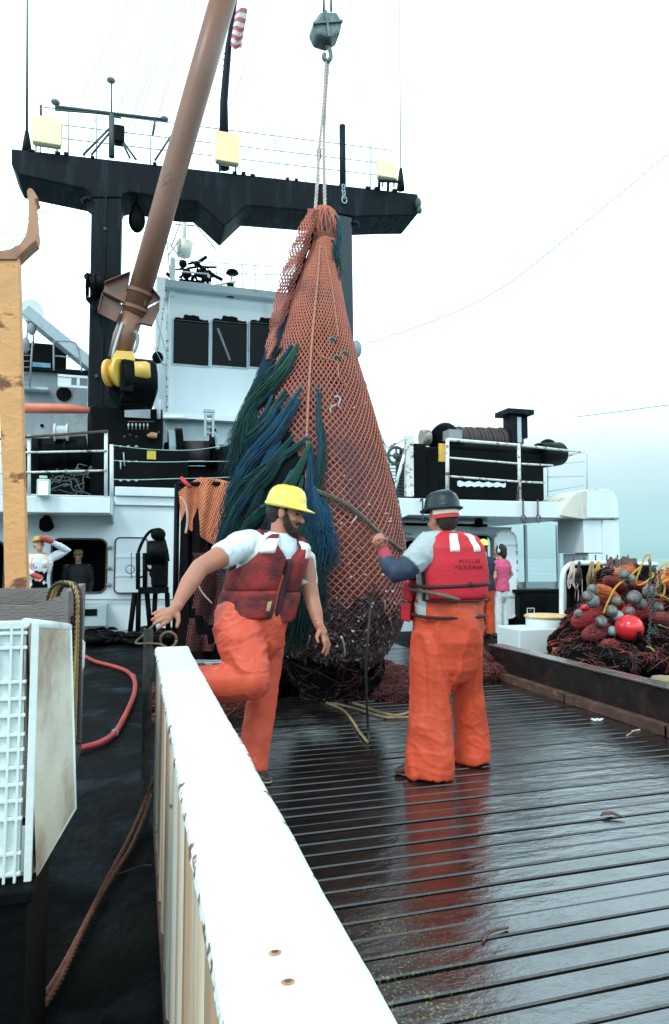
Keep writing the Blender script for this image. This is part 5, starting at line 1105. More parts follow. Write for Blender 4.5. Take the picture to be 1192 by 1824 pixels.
# ---------------- nets lying and hanging behind ----------------
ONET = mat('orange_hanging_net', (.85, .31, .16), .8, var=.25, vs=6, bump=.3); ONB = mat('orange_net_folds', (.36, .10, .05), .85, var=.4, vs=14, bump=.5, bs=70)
RNET = mat('dark_red_netting', (.09, .022, .020), .8, var=.5, vs=9, bump=.4); RBK = mat('black_red_folds', (.006, .004, .005), .8, var=.6, vs=7, spec=.1); RNETB = mat('brighter_red_netting', (.17, .04, .03), .8, var=.4, vs=9); RNETD = mat('deep_maroon_netting', (.05, .015, .014), .8, var=.4, vs=9)  # brighter red twine mixes at random with the darker
T = thing('hanging_net', P(360, 860, 8.6), 'orange and dark red net hung over a frame left of the net bag', 'fishing net')
HYN = 8.8
top = [(318, 876), (335, 862), (352, 850), (370, 851), (385, 853), (405, 858)]
def hn(u, v, off=0, y1=1150):
    px = 318+95*u; y0 = itp([(a, c) for a, c in [(318, 876), (335, 862), (352, 850), (385, 853), (413, 860)]], px); py = y0+(y1-y0)*v
    return P(px+4*math.sin(v*4+u*3)+(v*10 if y1 > 1000 else 0), py, HYN-.05*math.sin(u*16+v*2)-.3*v*u-off)
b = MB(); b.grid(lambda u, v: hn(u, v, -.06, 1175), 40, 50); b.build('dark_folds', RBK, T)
def k1(a, c): return True
b = netmesh(lambda u, v: hn(u, v*(.55+.45*u), .0, 990), 19, 30, .0085, wrap=False)
b.build('orange_mesh', ONET, T)
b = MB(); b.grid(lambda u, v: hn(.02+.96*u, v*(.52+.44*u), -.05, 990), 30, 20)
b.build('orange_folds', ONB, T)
b = MB()
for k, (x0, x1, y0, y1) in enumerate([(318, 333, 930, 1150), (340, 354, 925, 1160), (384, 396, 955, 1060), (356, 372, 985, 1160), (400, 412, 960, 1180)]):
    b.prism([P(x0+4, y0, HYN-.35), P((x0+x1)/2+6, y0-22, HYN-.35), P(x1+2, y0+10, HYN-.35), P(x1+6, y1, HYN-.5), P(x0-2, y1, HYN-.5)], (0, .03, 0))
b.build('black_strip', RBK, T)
b = netmesh(lambda u, v: P(345+75*u-25*v*u+6*math.sin(v*5)-v*8, 985+175*v, HYN-.65-.1*math.sin(u*9)), 15, 30, .010, wrap=False, keep=lambda a, c: noise.noise(a*2.3) > -.45); b.build('dark_red_mesh', RNET, T)
b = MB(); rope_mb(b, [P(322, 886, HYN-.45), P(331, 900, HYN-.45), P(334, 925, HYN-.45), P(331, 950, HYN-.45)], .014); b.build('white_rope', PALEROPE, T)
b = MB().tube([P(323, 851, HYN-.2), P(338, 868, HYN-.3)], .025, 8); b.build('red_strap', REDC, T)
q0, q1 = P(316, 862, HYN+.02), P(420, 862, HYN+.02); MB().tube([q0, q1], .03, 8).tube([q0, Vector((q0.x, q0.y, 0))], .035, 8).tube([q1, Vector((q1.x, q1.y, 0))], .035, 8).build('support_frame', BLACK, T)
# dark net heaps on deck
def fuzz(o, n, r_, ln, mm, seed, name='loose_twine'):
    rnd = random.Random(seed); me = o.data; b = MB(); vs_ = me.vertices; k = len(vs_); off = origin(o)
    from mathutils import kdtree
    kd = kdtree.KDTree(k); [kd.insert(v.co, i) for i, v in enumerate(vs_)]; kd.balance(); mm = mm if isinstance(mm, list) else [mm]
    for _ in range(n):
        v = vs_[rnd.randrange(k)]
        if v.normal.z < -.3: continue
        p = v.co.copy(); d = Vector((rnd.uniform(-1, 1), rnd.uniform(-1, 1), rnd.uniform(-1, 1))); pts = []; b.cur = rnd.randrange(len(mm))
        for j in range(rnd.randint(4, 8)):
            c, i, _d = kd.find(p); nn = vs_[i].normal; pts.append(c+nn*(r_*1.2+rnd.random()*r_*2.5)+off); d = (d-nn*d.dot(nn)).normalized(); p = c+d*ln; d += Vector((rnd.uniform(-1, 1), rnd.uniform(-1, 1), rnd.uniform(-1, 1)))*.5
        b.tube(curve_pts(pts, 2), r_*rnd.uniform(.6, 1.3), 3, caps=False)
    me_ = b.mesh(name, False); o2 = link(name, me_, mm, o); return o2
def heap(name, lab, mt, nm, px0, px1, py, Y, h, dep, seed, nn=26, tw=None):
    rnd = random.Random(seed); b = MB(); a, c = P(px0, py, Y).x, P(px1, py, Y).x
    for k in range(nn):
        x_ = rnd.uniform(a, c); e = 1-abs((x_-(a+c)/2)/((c-a)/2))**2; b.ell((x_, Y+rnd.uniform(0, dep), rnd.uniform(.02, max(.03, h*e*.75))), (rnd.uniform(.15, .35), rnd.uniform(.1, .25), rnd.uniform(.06, .16)), 12, 8, Matrix.Rotation(rnd.uniform(-.3, .3), 3, 'Y'))
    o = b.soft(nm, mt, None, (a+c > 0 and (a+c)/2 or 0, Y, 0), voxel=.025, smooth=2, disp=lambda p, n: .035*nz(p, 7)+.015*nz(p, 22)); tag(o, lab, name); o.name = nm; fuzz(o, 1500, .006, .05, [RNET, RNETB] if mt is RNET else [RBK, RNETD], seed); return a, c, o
fuzz(SK, 1500, .005, .05, [RBK, BLACKM, RNETD], 9)
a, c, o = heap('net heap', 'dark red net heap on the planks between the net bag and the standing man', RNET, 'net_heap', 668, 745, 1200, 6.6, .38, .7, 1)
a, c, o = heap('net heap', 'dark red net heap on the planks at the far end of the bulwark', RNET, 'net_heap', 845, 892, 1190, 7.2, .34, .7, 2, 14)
a, c, o = heap('net heap', 'black net heap filling in the shadow under and behind the net bag', RBK, 'net_heap', 415, 700, 1230, 6.9, .75, 1.0, 3, 60)  # near-black heap stands in for the dark shadow below the bag
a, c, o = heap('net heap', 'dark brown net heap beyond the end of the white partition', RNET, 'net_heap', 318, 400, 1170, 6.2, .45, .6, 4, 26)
# ---------------- net and float pile on the right ----------------
T = None
rnd = random.Random(12); b = MB()
def pile_top(px): return itp([(1000, 1150), (1015, 1120), (1040, 1092), (1060, 1070), (1085, 1035), (1110, 1012), (1150, 1010), (1260, 1000)], px)
for k in range(150):
    px = rnd.uniform(1012, 1300); t = rnd.random(); py0 = pile_top(px)+14; Y = 6.7+2.2*(1-t); p = P(px, py0+(1195-py0)*t, Y)
    p.z = max(.05, p.z)
    if p.x < 4.62: continue
    b.ell(p, (rnd.uniform(.16, .34), rnd.uniform(.2, .35), rnd.uniform(.1, .22)), 10, 8, Matrix.Rotation(rnd.uniform(-.6, .6), 3, 'Y'))
    if p.z > .3: b.ell((p.x, p.y+.35, p.z*.5), (.3, .4, p.z*.5), 8, 6)
PR0 = mat('pile_red_twine', (.40, .045, .035), .8, var=.4, vs=7)
BPILE = mat('black_pile_netting', (.004, .004, .005), .8, var=.7, vs=9, col2=(.03, .008, .008), c2=(.55, .68), s2=5, bump=.9, bs=45, spec=.1)
o = b.soft('net_pile', BPILE, None, (6.6, 7.5, 0), voxel=.035, smooth=2, disp=lambda p, n: .05*nz(p, 6)+.025*nz(p, 19)); tag(o, 'dark tangled pile of nets behind the bulwark at right', 'net pile'); fuzz(o, 5200, .007, .06, [BPILE, BPILE, BPILE, BPILE, BPILE, mat('dull_grey_twine', (.035, .035, .036), .8, spec=.1), RNETD, RNETB, RNETB, PR0, RNET, mat('dull_green_twine', (.012, .022, .016), .8)], 5)
PR = [mat('red_net_twine', (.36, .035, .035), .8, var=.4, vs=7), mat('bright_orange_twine', (.62, .14, .05), .8, var=.3, vs=7), mat('maroon_twine', (.22, .03, .03), .8, var=.5, vs=7)]
def hank(name, lab, q, Y, w_, h, mm, seed, n=150, tilt=0, parent=None):
    rnd = random.Random(seed); c = P(*q, Y); s_ = S(c); b = MB(); ct, st = math.cos(tilt), math.sin(tilt)
    bd = MB(); bd.ell(c, (w_*s_, .10, h*s_), 14, 10, Matrix.Rotation(-tilt, 3, 'Y')); b.add(bd.v, bd.f, True)
    for k in range(n):
        u0 = rnd.uniform(-1, .6); v0 = rnd.uniform(-1, 1)*math.sqrt(max(0, 1-u0*u0)); pts = []
        for j in range(6):
            u = u0+j*.14; v = v0+.12*math.sin(j*1.3+k)+rnd.uniform(-.05, .05); dd = math.sqrt(max(0, 1-min(1, u*u+v*v))); x_ = u*w_*s_; z_ = v*h*s_
            pts.append(c+Vector((x_*ct-z_*st, -.14*dd-.02-rnd.random()*.02, x_*st+z_*ct)))
        b.tube(pts, .006, 3, caps=False)
    return tag(b.build(name, mm, parent, c), lab, 'net bundle')
hank('net_bundle', 'dark red net bundle low at the left of the pile beside the white vent', (1045, 1098), 7.7, 34, 20, PR[0], 1, 260, .5)
hank('net_bundle', 'bright orange red net bundle sloping down the middle of the pile', (1082, 1062), 7.5, 30, 12, PR[1], 2, 200, -.75)
hank('net_bundle', 'small orange net bundle at the top of the pile near the rack', (1110, 1018), 7.9, 18, 10, PR[1], 3, 120, .3)
hank('net_bundle', 'red net bundle high on the pile under the yellow ropes', (1145, 1046), 7.5, 26, 9, PR[0], 4, 130, -.3)
hank('net_bundle', 'maroon net bundle at the right edge below the grey floats', (1178, 1104), 7.0, 26, 14, PR[2], 5, 150, -.2)
hank('net_bundle', 'small maroon net bundle under the big red buoy', (1083, 1148), 7.0, 12, 10, PR[2], 6, 60, 0)
hank('net_bundle', 'dull red net bundle between the two bright orange bundles', (1092, 1040), 7.6, 22, 12, PR[2], 7, 160, -.5)
hank('net_bundle', 'wide red net bundle behind the big red buoy', (1140, 1088), 7.3, 40, 18, PR[0], 8, 260, .1)
hank('net_bundle', 'deep red net bundle at the foot of the pile left of the big red buoy', (1060, 1125), 7.3, 30, 14, PR[2], 9, 180, .35)
hank('net_bundle', 'orange net bundle at the right edge high on the pile', (1186, 1030), 7.5, 24, 14, PR[1], 10, 150, .4)
FG = mat('grey_float', (.24, .25, .24), .6, var=.4, vs=12, col2=(.10, .085, .075), c2=(.45, .62), s2=11, bump=.5, bs=40)
FB = mat('blue_grey_float', (.30, .40, .42), .5, var=.2, vs=9)
fl = [(1055, 1050, 9, 'grey float at the upper left of the pile'), (1048, 1062, 10, 'grey float just below the upper left float of the pile'), (1056, 1071, 12, 'larger grey netted float left of the orange bundle'), (1111, 1022, 9, 'grey float at the top of the pile near the yellow rope end'), (1130, 1064, 12, 'brown grey float below the yellow ropes, left of the darker one'), (1156, 1054, 11, 'dark grey float just under the yellow rope loops'), (1090, 1088, 10, 'grey float left above the big red buoy'), (1122, 1089, 8, 'small grey float directly above the big red buoy'), (1101, 1097, 9, 'pale blue grey float touching the upper left of the big red buoy'), (1071, 1107, 10, 'dark grey float at the foot of the yellow rope'), (1091, 1124, 8, 'small pale float at the left side of the big red buoy'), (1098, 1070, 8, 'dark grey float half buried beside the orange bundle'), (1142, 1075, 9, 'brown grey float right above the big red buoy'), (1172, 1082, 9, 'grey float at the right edge above the tan stick'), (1030, 1093, 7, 'small grey float at the left edge of the pile by the rack'), (1125, 1030, 7, 'small grey float behind the long straight yellow rope'), (1165, 1125, 8, 'dull float beside the dark chain right of the big red buoy')]
for i, (x_, y_, r, lab) in enumerate(fl):
    Y = 7.12; c = P(x_, y_, Y); rr = r*S(c); b = MB().ell(c, (rr*rnd.uniform(.93, 1.05), rr, rr*rnd.uniform(.9, 1.06)), 26, 18, Matrix.Rotation(i, 3, 'Y')); b.v = [tuple(c+(Vector(v)-c)*(1+.05*nz(v, 22))) for v in b.v]
    for k in range(4): a = k*math.pi/4+i; b.tube([c+Vector((rr*1.02*math.cos(t)*math.cos(a), rr*1.02*math.cos(t)*math.sin(a), rr*1.04*math.sin(t))) for t in [j*math.pi/8 for j in range(17)]], .004, 4)
    tag(b.build('net_float', FB if i in (8, 10) else FG, None, c), lab, 'float', 'floats in the net pile')
T = thing('red_buoy', P(1121, 1118, 7.0), 'big glossy red round buoy on the net pile', 'buoy')
BR = mat('glossy_red', (.72, .025, .035), .25, var=.05, coat=.3); c = P(1121, 1118, 7.0); rr = 25*S(c)
MB().ell(c, (rr, rr, rr*.93), 32, 22).build('ball', BR, T)
b = MB().tube([c+Vector((-.0, -rr*.93, -.03)), c+Vector((0, -rr*1.0, -.1)), c+Vector((0, -rr*.85, -.16))], [.03, .026, .024], 10); b.build('eye', BLACKM, T)
c = P(1042, 1083, 7.3); tag(MB().ell(c, (8*S(c), 8*S(c), 6*S(c)), 16, 10).build('small_red_float', BR, None, c), 'small red float at the left of the net pile', 'float')
ys = [[(1184, 1003), (1174, 1015), (1160, 1030), (1140, 1042), (1133, 1036), (1142, 1010), (1150, 990), (1158, 988)], [(1158, 990), (1159, 1005), (1160, 1022)], [(1145, 1006), (1120, 1028), (1098, 1045), (1084, 1070), (1075, 1092)], [(1190, 1000), (1182, 1025), (1170, 1040), (1168, 1055), (1180, 1062), (1184, 1045), (1176, 1035)], [(1195, 1030), (1180, 1038), (1164, 1050), (1158, 1060)], [(1192, 1068), (1175, 1060), (1160, 1063)], [(1165, 1020), (1154, 1035), (1152, 1045)]]
b = MB()
for q in ys: rope_mb(b, [P(x_, y_, 7.2-.02*i) for i, (x_, y_) in enumerate(q)], .013)
tag(b.build('yellow_rope', YROPE, None, P(1150, 1000, 7.2)), 'yellow rope looping over the top of the net pile', 'rope')
b = MB(); q = [(1060, 1112), (1047, 1125), (1034, 1138), (1020, 1150), (1005, 1156), (985, 1157)]
for d_ in (-1.5, 1.5): rope_mb(b, [P(x_, y_+d_, 7.6+.04*i) for i, (x_, y_) in enumerate(q)], .014)
tag(b.build('frayed_rope_end', mat('amber_rope', (.42, .22, .08), .8, var=.5, vs=12), None, P(1034, 1138, 7.7)), 'amber rope end running from the pile down to the bulwark top', 'rope')
b = MB()
for j, (x_, y0, y1) in enumerate([(1157, 1000, 1180), (1166, 1010, 1130), (1174, 1020, 1060)]):
    for k in range(int((y1-y0)/5)):
        c = P(x_+2*math.sin(k*.4), y0+k*5, 6.95); b.tube([c+Vector((.017*math.cos(t)*(k % 2), .017*math.cos(t)*(1-k % 2), .026*math.sin(t))) for t in [i*math.pi/4 for i in range(9)]], .007, 4)
tag(b.build('pile_chain', DWIRE, None, P(1157, 1000, 6.95)), 'dark chain hanging down the front of the net pile', 'chain')
b = MB().obox(P(1155, 1152, 6.9), P(1176, 1173, 6.9), .07, .02); tag(b.build('wood_block', mat('yellow_wood', (.40, .27, .12), .7, var=.3, vs=9), None, P(1165, 1162, 6.9)), 'short tan wooden board leaning at the foot of the net pile', 'board')
b = MB().obox(P(1174, 1113, 6.9), P(1200, 1122, 6.9), .04, .02); tag(b.build('tan_stick', TANROPE, None, P(1180, 1115, 6.9)), 'pale stick end poking from the right edge of the net pile', 'stick')
c = P(1182, 1212, 5.6); b = MB().ell(c, (.14, .12, .05), 16, 10); tag(b.soft('old_sack', mat('mossy_sack', (.28, .24, .12), .8, var=.4, vs=14), None, c, voxel=.012, disp=lambda p, n: .01*nz(p, 18)), 'mossy tan sack lying behind the bulwark at the right edge', 'sack')
b = MB()
for k in range(30):
    px = rnd.uniform(1080, 1135); b.tube(curve_pts([P(px, 1003, RX-.1), P(px+rnd.uniform(-9, 9), 1000+rnd.uniform(-8, 2), RX-.15), P(px+rnd.uniform(-6, 6), 1018+rnd.uniform(0, 12), RX-.2)], 4), rnd.uniform(.012, .03), 5)
tag(b.build('dark_straps', RUST, None, P(1105, 1003, RX)), 'brown strap ends bunched on the rack above the net pile', 'straps')
# ---------------- people ----------------
SKIN = mat('skin', (.46, .20, .125), .5, var=.12, vs=9, col2=(.50, .17, .11), c2=(.5, .8), s2=6, bump=.1, bs=120, sss=.08)
SKIN2 = mat('pale_skin', (.55, .30, .21), .5, var=.1, vs=9, sss=.05)
HAIR = mat('dark_brown_hair', (.022, .012, .009), .65, var=.5, vs=60, bump=.8, bs=120)
BEARD = mat('dark_beard', (.040, .018, .012), .8, var=.5, vs=80, bump=.8, bs=150)
TSH = mat('pale_tshirt', (.70, .78, .80), .85, var=.05, bump=.2, bs=25)
GTSH = mat('grey_tshirt', (.42, .49, .50), .85, var=.08, bump=.2, bs=25)
OIL = mat('orange_oilskin', (.68, .105, .056), .46, var=.12, vs=4, col2=(.36, .045, .03), c2=(.5, .8), s2=4, bump=.55, bs=11, spec=.22)
OIL2 = mat('bright_orange_oilskin', (.61, .080, .036), .45, var=.15, vs=4, col2=(.42, .06, .025), c2=(.5, .8), s2=5, bump=.55, bs=11, spec=.22)
MARO = mat('maroon_vest_cloth', (.30, .024, .024), .8, var=.45, vs=9, col2=(.045, .010, .013), c2=(.43, .62), s2=5, bump=.4, bs=60)
REDV = mat('red_vest_cloth', (.58, .014, .030), .7, var=.15, vs=6, bump=.2, bs=50)
REFL = mat('reflective_patch', (.82, .80, .72), .4, var=.06, vs=20)
BELT = mat('black_webbing', (.035, .008, .012), .7, var=.3, vs=20)
NAVY = mat('navy_sleeve', (.035, .055, .10), .8, var=.4, vs=14, bump=.3)
PINKC = mat('pink_red_cuff', (.42, .06, .08), .8, var=.3)
YHAT = mat('yellow_helmet', (.88, .74, .10), .3, var=.05, coat=.3)
GHAT = mat('dark_green_helmet', (.012, .026, .032), .35, var=.4, vs=9, spec=.3)
LEATH = mat('brown_leather', (.06, .028, .02), .4, var=.4, vs=15)
SOLE = mat('pale_sole', (.45, .36, .22), .7)
EYE = mat('dark_eye', (.012, .010, .010), .2)
TOW = RT*0+Vector((-FW.x, -FW.y, 0)).normalized()          # horizontal direction toward the camera
def hframe(fwd, up=(0, 0, 1)):
    f = Vector(fwd).normalized(); r = f.cross(Vector(up)).normalized(); u = r.cross(f); return Matrix((r, f, u)).transposed()
def head_parts(b, c, M, k, neck):
    q = lambda x, y, z: c+M @ Vector((x, y, z))*k
    e = lambda p, r: b.ell(q(*p), tuple(v*k for v in r), 18, 14, M)
    e((0, -.012, .035), (.074, .094, .085)); e((0, .022, -.02), (.062, .068, .085)); e((0, .035, -.075), (.047, .05, .034)); e((0, .076, -.096), (.019, .015, .016))
    b.tube([q(0, .084, .018), q(0, .098, -.01), q(0, .112, -.032)], [.008*k, .010*k, .013*k], 10, round_=True)
    e((.011, .098, -.034), (.008, .009, .007)); e((-.011, .098, -.034), (.008, .009, .007))
    b.tube([q(-.045, .070, .024), q(-.02, .085, .028), q(.02, .085, .028), q(.045, .070, .024)], .009*k, 8, round_=True)
    for s_ in (-1, 1): e((s_*.037, .064, -.028), (.020, .02, .018)); e((s_*.074, -.008, -.008), (.010, .021, .031)); e((s_*.078, -.016, .008), (.008, .012, .014))
    b.tube([q(-.022, .080, -.062), q(0, .091, -.060), q(.022, .080, -.062)], .0065*k, 8, round_=True); b.tube([q(-.018, .080, -.073), q(0, .089, -.074), q(.018, .080, -.073)], .0065*k, 8, round_=True)
    b.tube([q(0, -.022, -.04), neck], [.056*k, .062*k], 16)
    return q
def eyes(T, q, M, k):
    for s_ in (-1, 1): MB().ell(q(s_*.031, .077, .006), (.013*k, .009*k, .008*k), 10, 8, M).build('eye', EYE, T)
def hard_hat(c, M, k, front=.055, side=.014, back=.016, ridge=True, h=.112, rx=.098, ry=.12, z0=.048):
    b = MB(); n = 48; rows = []
    prof = [(.97, -.012, 0), (1.0, -.003, .9), (1.0, .002, 1), (1.0, .006, .92), (1.0, .012, .1), (.985, .3, 0), (.93, .55, 0), (.80, .78, 0), (.6, .92, 0), (.35, .985, 0), (.12, 1, 0)]
    for (rr, z, ex) in prof:
        row = []
        for j in range(n):
            a = 2*math.pi*j/n; ca, sa = math.cos(a), math.sin(a); ext = side+(front-side)*max(0, sa)**2.2 if sa > 0 else side+(back-side)*(-sa)
            X = (rx*rr+ext*ex)*ca; Y = (ry*rr+ext*ex)*sa; Z = z0+(h*z if z > .1 else z)-(.010*max(0, sa)*ex)
            if ridge and z > .25: Z += .006*math.exp(-(X/.016)**2)*min(1, z*1.5)
            row.append(c+M @ Vector((X, Y-.008, Z))*k)
        rows += row
    b.add(rows, [(i*n+j, i*n+(j+1) % n, (i+1)*n+(j+1) % n, (i+1)*n+j) for i in range(len(prof)-1) for j in range(n)]+[tuple((len(prof)-1)*n+j for j in range(n))], True)
    return b
def hand(b, wrist, palm, kn, mids, tips, tb, tm, tt, r=.0095, pr=(.042, .022, .045), n=10):
    wrist, palm = Vector(wrist), Vector(palm)
    b.tube([wrist, palm], [r*2.8, r*3.0], 12, round_=True)
    for a, c in zip(kn, kn[1:]): b.tube([palm*.6+wrist*.4, (Vector(a)+Vector(c))/2], [r*1.8, r*1.5], n, round_=True)
    for a, m_, t in zip(kn, mids, tips): b.tube([palm.lerp(Vector(a), .3), a, m_, t], [r*1.35, r*1.15, r, r*.8], n, round_=True)
    b.tube([palm.lerp(wrist, .5), tb, tm, tt], [r*1.5, r*1.45, r*1.15, r*.85], n, round_=True)
def cloth(amp, sc_=(7, 7, 7), seed=0, fold=0):
    def f(c, n):
        p = Vector((c.x*sc_[0]+seed, c.y*sc_[1], c.z*sc_[2])); v = noise.noise(p)+.5*noise.noise(p*2.3)
        rdg = (1-abs(noise.noise(p*.9+Vector((4, 2, 7))))*2.2)
        return amp*v+fold*max(0, rdg-.55)
    return f
class Torso:
    def __init__(s, c0, c1, right, fwd, prof): s.c0, s.c1, s.r, s.f, s.p = Vector(c0), Vector(c1), Vector(right), Vector(fwd), prof
    def ab(s, t):
        p = s.p
        if t <= p[0][0]: return p[0][1], p[0][2]
        for (t0, a0, b0), (t1, a1, b1) in zip(p, p[1:]):
            if t <= t1: u = (t-t0)/(t1-t0); u = u*u*(3-2*u); return a0+(a1-a0)*u, b0+(b1-b0)*u
        return p[-1][1], p[-1][2]
    def pt(s, th, t, off=0):
        a, b_ = s.ab(t); c = math.cos(R(th)); q = math.sin(R(th)); e = .85
        c = math.copysign(abs(c)**e, c); q = math.copysign(abs(q)**e, q)
        return s.c0.lerp(s.c1, t)+s.r*((a+off)*c)+s.f*((b_+off)*q)
    def solid(s, b, t0, t1, off=0, n=14, m=32):
        vs = [s.pt(360*j/m, t0+(t1-t0)*i/n, off) for i in range(n+1) for j in range(m)]
        b.add(vs, [(i*m+j, i*m+(j+1) % m, (i+1)*m+(j+1) % m, (i+1)*m+j) for i in range(n) for j in range(m)]+[tuple(range(m))[::-1], tuple(range(n*m, n*m+m))], True)
    def panel(s, b, f0, f1, t0, t1, off, th, nu=20, nv=24, puff=1):
        def at(u, v, o):
            t = t0+(t1-t0)*v; a = f0(t); c = f1(t); return s.pt(a+(c-a)*u, t, o)
        def outer(u, v):
            pl = (max(0, 1-abs(2*u-1)**7)*max(0, 1-abs(2*v-1)**9))**.5; p = at(u, v, 0); return at(u, v, off+th*pl+.004*puff*nz(p, 14))
        b.grid(outer, nu, nv); b.grid(lambda u, v: at(u, v, off-.012), nu, nv)
        for uu in (0, 1): b.grid(lambda u, v: at(uu, v, off-.012*u), 1, nv)
        for vv in (0, 1): b.grid(lambda u, v: at(u, vv, off-.012*v), nu, 1)
def L_(*k):
    def f(t):
        if t <= k[0][0]: return k[0][1]
        for (a, x0), (c, x1) in zip(k, k[1:]):
            if t <= c: return x0+(x1-x0)*(t-a)/(c-a)
        return k[-1][1]
    return f
def shoe(T, heel, toe, k=1, mt=None, sole=True):
    heel, toe = Vector(heel), Vector(toe); d = (toe-heel).normalized(); z = Vector((0, 0, 1)); b = MB()
    b.tube([heel+z*.055, heel.lerp(toe, .3)+z*.05, heel.lerp(toe, .7)+z*.04, toe+z*.03], [(.040*k, .045), (.042*k, .048), (.05*k, .036), (.035*k, .022)], 14, ref=(0, 0, 1), round_=True); b.tube([heel+d*.03+z*.05, heel+d*.02+z*.15], .045*k, 12)
    o = b.soft('shoe', mt or LEATH, T, voxel=.009, smooth=3)
    if sole: b = MB(); b.tube([heel+z*.012, heel.lerp(toe, .3)+z*.012, heel.lerp(toe, .7)+z*.012, toe+z*.014], [(.042*k, .012), (.042*k, .012), (.052*k, .012), (.034*k, .012)], 14, ref=(0, 0, 1), round_=True); b.build('sole', SOLE if sole == 1 else LEATH, o)
    return o

# ---- striding man in yellow helmet ----
Y1 = 4.45
T = thing('person', G(462, 1380)*1, 'bearded man in yellow helmet, maroon life vest and orange trousers striding by the white partition', 'person')
fw1 = (RT*.77+TOW*.64).normalized(); rg1 = fw1.cross(Vector((0, 0, 1))).normalized()
c0, c1 = P(452, 1095, Y1), P(493, 950, Y1+.02)
to = Torso(c0, c1, rg1, fw1, [(-.2, .20, .17), (0, .205, .17), (.3, .21, .16), (.6, .225, .165), (.8, .22, .15), (.92, .165, .12), (1.02, .075, .085)])
w1 = lambda x_, y_, Y=Y1: P(x_, y_, Y)
hm = hframe(RT*.98+TOW*.14+Vector((0, 0, -.20))); hc = w1(509, 914, Y1+.0); k = 1.13
b = MB(); q = head_parts(b, hc, hm, k, w1(499, 962, Y1+.01))
to.solid(b, -.05, .99, -.03)
px = S(c0)
b.tube([w1(440, 972, 4.42), w1(420, 978, 4.30), w1(388, 994, 4.24), w1(356, 1012, 4.18), w1(337, 1040, 4.12), w1(321, 1068, 4.08), w1(316, 1078, 4.07)], [22*px, 20*px, 18.5*px, 16*px, 15*px, 10.5*px, 9.5*px], 18, round_=True)
b.tube([w1(528, 984, 4.6), w1(545, 1000, 4.55), w1(551, 1040, 4.52), w1(556, 1068, 4.48), w1(563, 1092, 4.42), w1(568, 1114, 4.38)], [19*px, 17*px, 15.5*px, 14.5*px, 12.5*px, 9*px], 18, round_=True)
HY_ = 4.06
wr = w1(317, 1078, HY_)
hand(b, wr, w1(306, 1092, HY_), [w1(295, 1085, HY_), w1(294, 1092, HY_-.01), w1(297, 1099, HY_-.02), w1(302, 1105, HY_-.02)], [w1(283, 1089, HY_), w1(282, 1098, HY_-.02), w1(284, 1106, HY_-.03), w1(291, 1112, HY_-.03)], [w1(272, 1094, HY_), w1(271, 1104, HY_-.02), w1(274, 1112, HY_-.03), w1(281, 1120, HY_-.03)], w1(317, 1096, HY_-.02), w1(318, 1107, HY_-.03), w1(315, 1117, HY_-.04), r=.0118)
HL = 4.36
hand(b, w1(568, 1112, HL), w1(575, 1127, HL), [w1(582, 1136, HL+.02), w1(582, 1140, HL), w1(580, 1142, HL-.02), w1(577, 1143, HL-.035)], [w1(587, 1148, HL+.02), w1(586, 1152, HL), w1(583, 1154, HL-.02), w1(579, 1152, HL-.035)], [w1(585, 1158, HL+.02), w1(583, 1164, HL), w1(580, 1167, HL-.02), w1(575, 1162, HL-.035)], w1(567, 1128, HL-.03), w1(564, 1136, HL-.04), w1(567, 1144, HL-.05), r=.0112)
# legs inside the trousers
b.tube([w1(440, 1095, 4.35), w1(455, 1205, 4.15), w1(330, 1230, 4.35)], [.10, .065, .04], 12, round_=True)
b.tube([w1(478, 1100, 4.5), w1(468, 1240, 4.5), w1(455, 1368, 4.48)], [.10, .065, .045], 12, round_=True)
body = b.soft('body', SKIN, T, voxel=.0058, smooth=3); eyes(T, q, hm, k)
# fingernail-free small details: hair, beard
b = MB()
for p_, r_ in [((0, -.055, .0), (.075, .065, .07)), ((0, -.045, -.045), (.062, .045, .04)), ((0, -.03, .03), (.079, .085, .05))]: b.ell(q(*p_), tuple(v*k for v in r_), 16, 12, hm)
for s_ in (-1, 1): b.tube([q(s_*.072, .015, .03), q(s_*.070, .018, -.02)], [.010*k, .008*k], 8, round_=True)
b.soft('hair', HAIR, T, voxel=.008, smooth=2, disp=lambda c, n: .004*nz(c, 60))
b = MB()
for s_ in (-1, 1): b.tube([q(s_*.066, .018, -.015), q(s_*.060, .035, -.06), q(s_*.036, .062, -.095), q(0, .078, -.106)], [.016*k, .024*k, .028*k, .032*k], 10, round_=True)
b.tube([q(-.026, .084, -.054), q(0, .098, -.046), q(.026, .084, -.054)], .009*k, 8, round_=True); b.ell(q(0, .06, -.108), (.035*k, .035*k, .022*k), 12, 8, hm)
b.soft('beard', BEARD, T, voxel=.0065, smooth=2, disp=lambda c, n: .006*nz(c, 90))
b = MB().ell(q(0, .093, -.068), (.013*k, .006*k, .004*k), 8, 6, hm); b.build('mouth', mat('mouth_dark', (.10, .02, .02), .5), T)
for s_ in (-1, 1): MB().tube([q(s_*.018, .095, .026), q(s_*.045, .078, .028)], .005*k, 6).build('eyebrow', HAIR, T)
hh_ = hard_hat(hc, hm, k, front=.062, side=.008, back=.008, h=.124, rx=.099, ry=.122, z0=.040).build('hard_hat', YHAT, T)
# t-shirt
b = MB(); to.solid(b, 0, 1.0, .0)
b.tube([w1(452, 968, 4.46), w1(430, 972, 4.36), w1(404, 986, 4.28), w1(393, 993, 4.25)], [25*px, 26*px, 24*px, 23*px], 18); b.tube([w1(524, 980, 4.6), w1(545, 996, 4.57), w1(550, 1042, 4.53)], [20*px, 18*px, 17.5*px], 18)
b.tube([w1(497, 950, Y1), w1(494, 962, Y1)], [.072, .09], 18)
b.soft('tshirt', TSH, T, voxel=.008, smooth=4, disp=cloth(.007, (9, 9, 9), 3, .010))
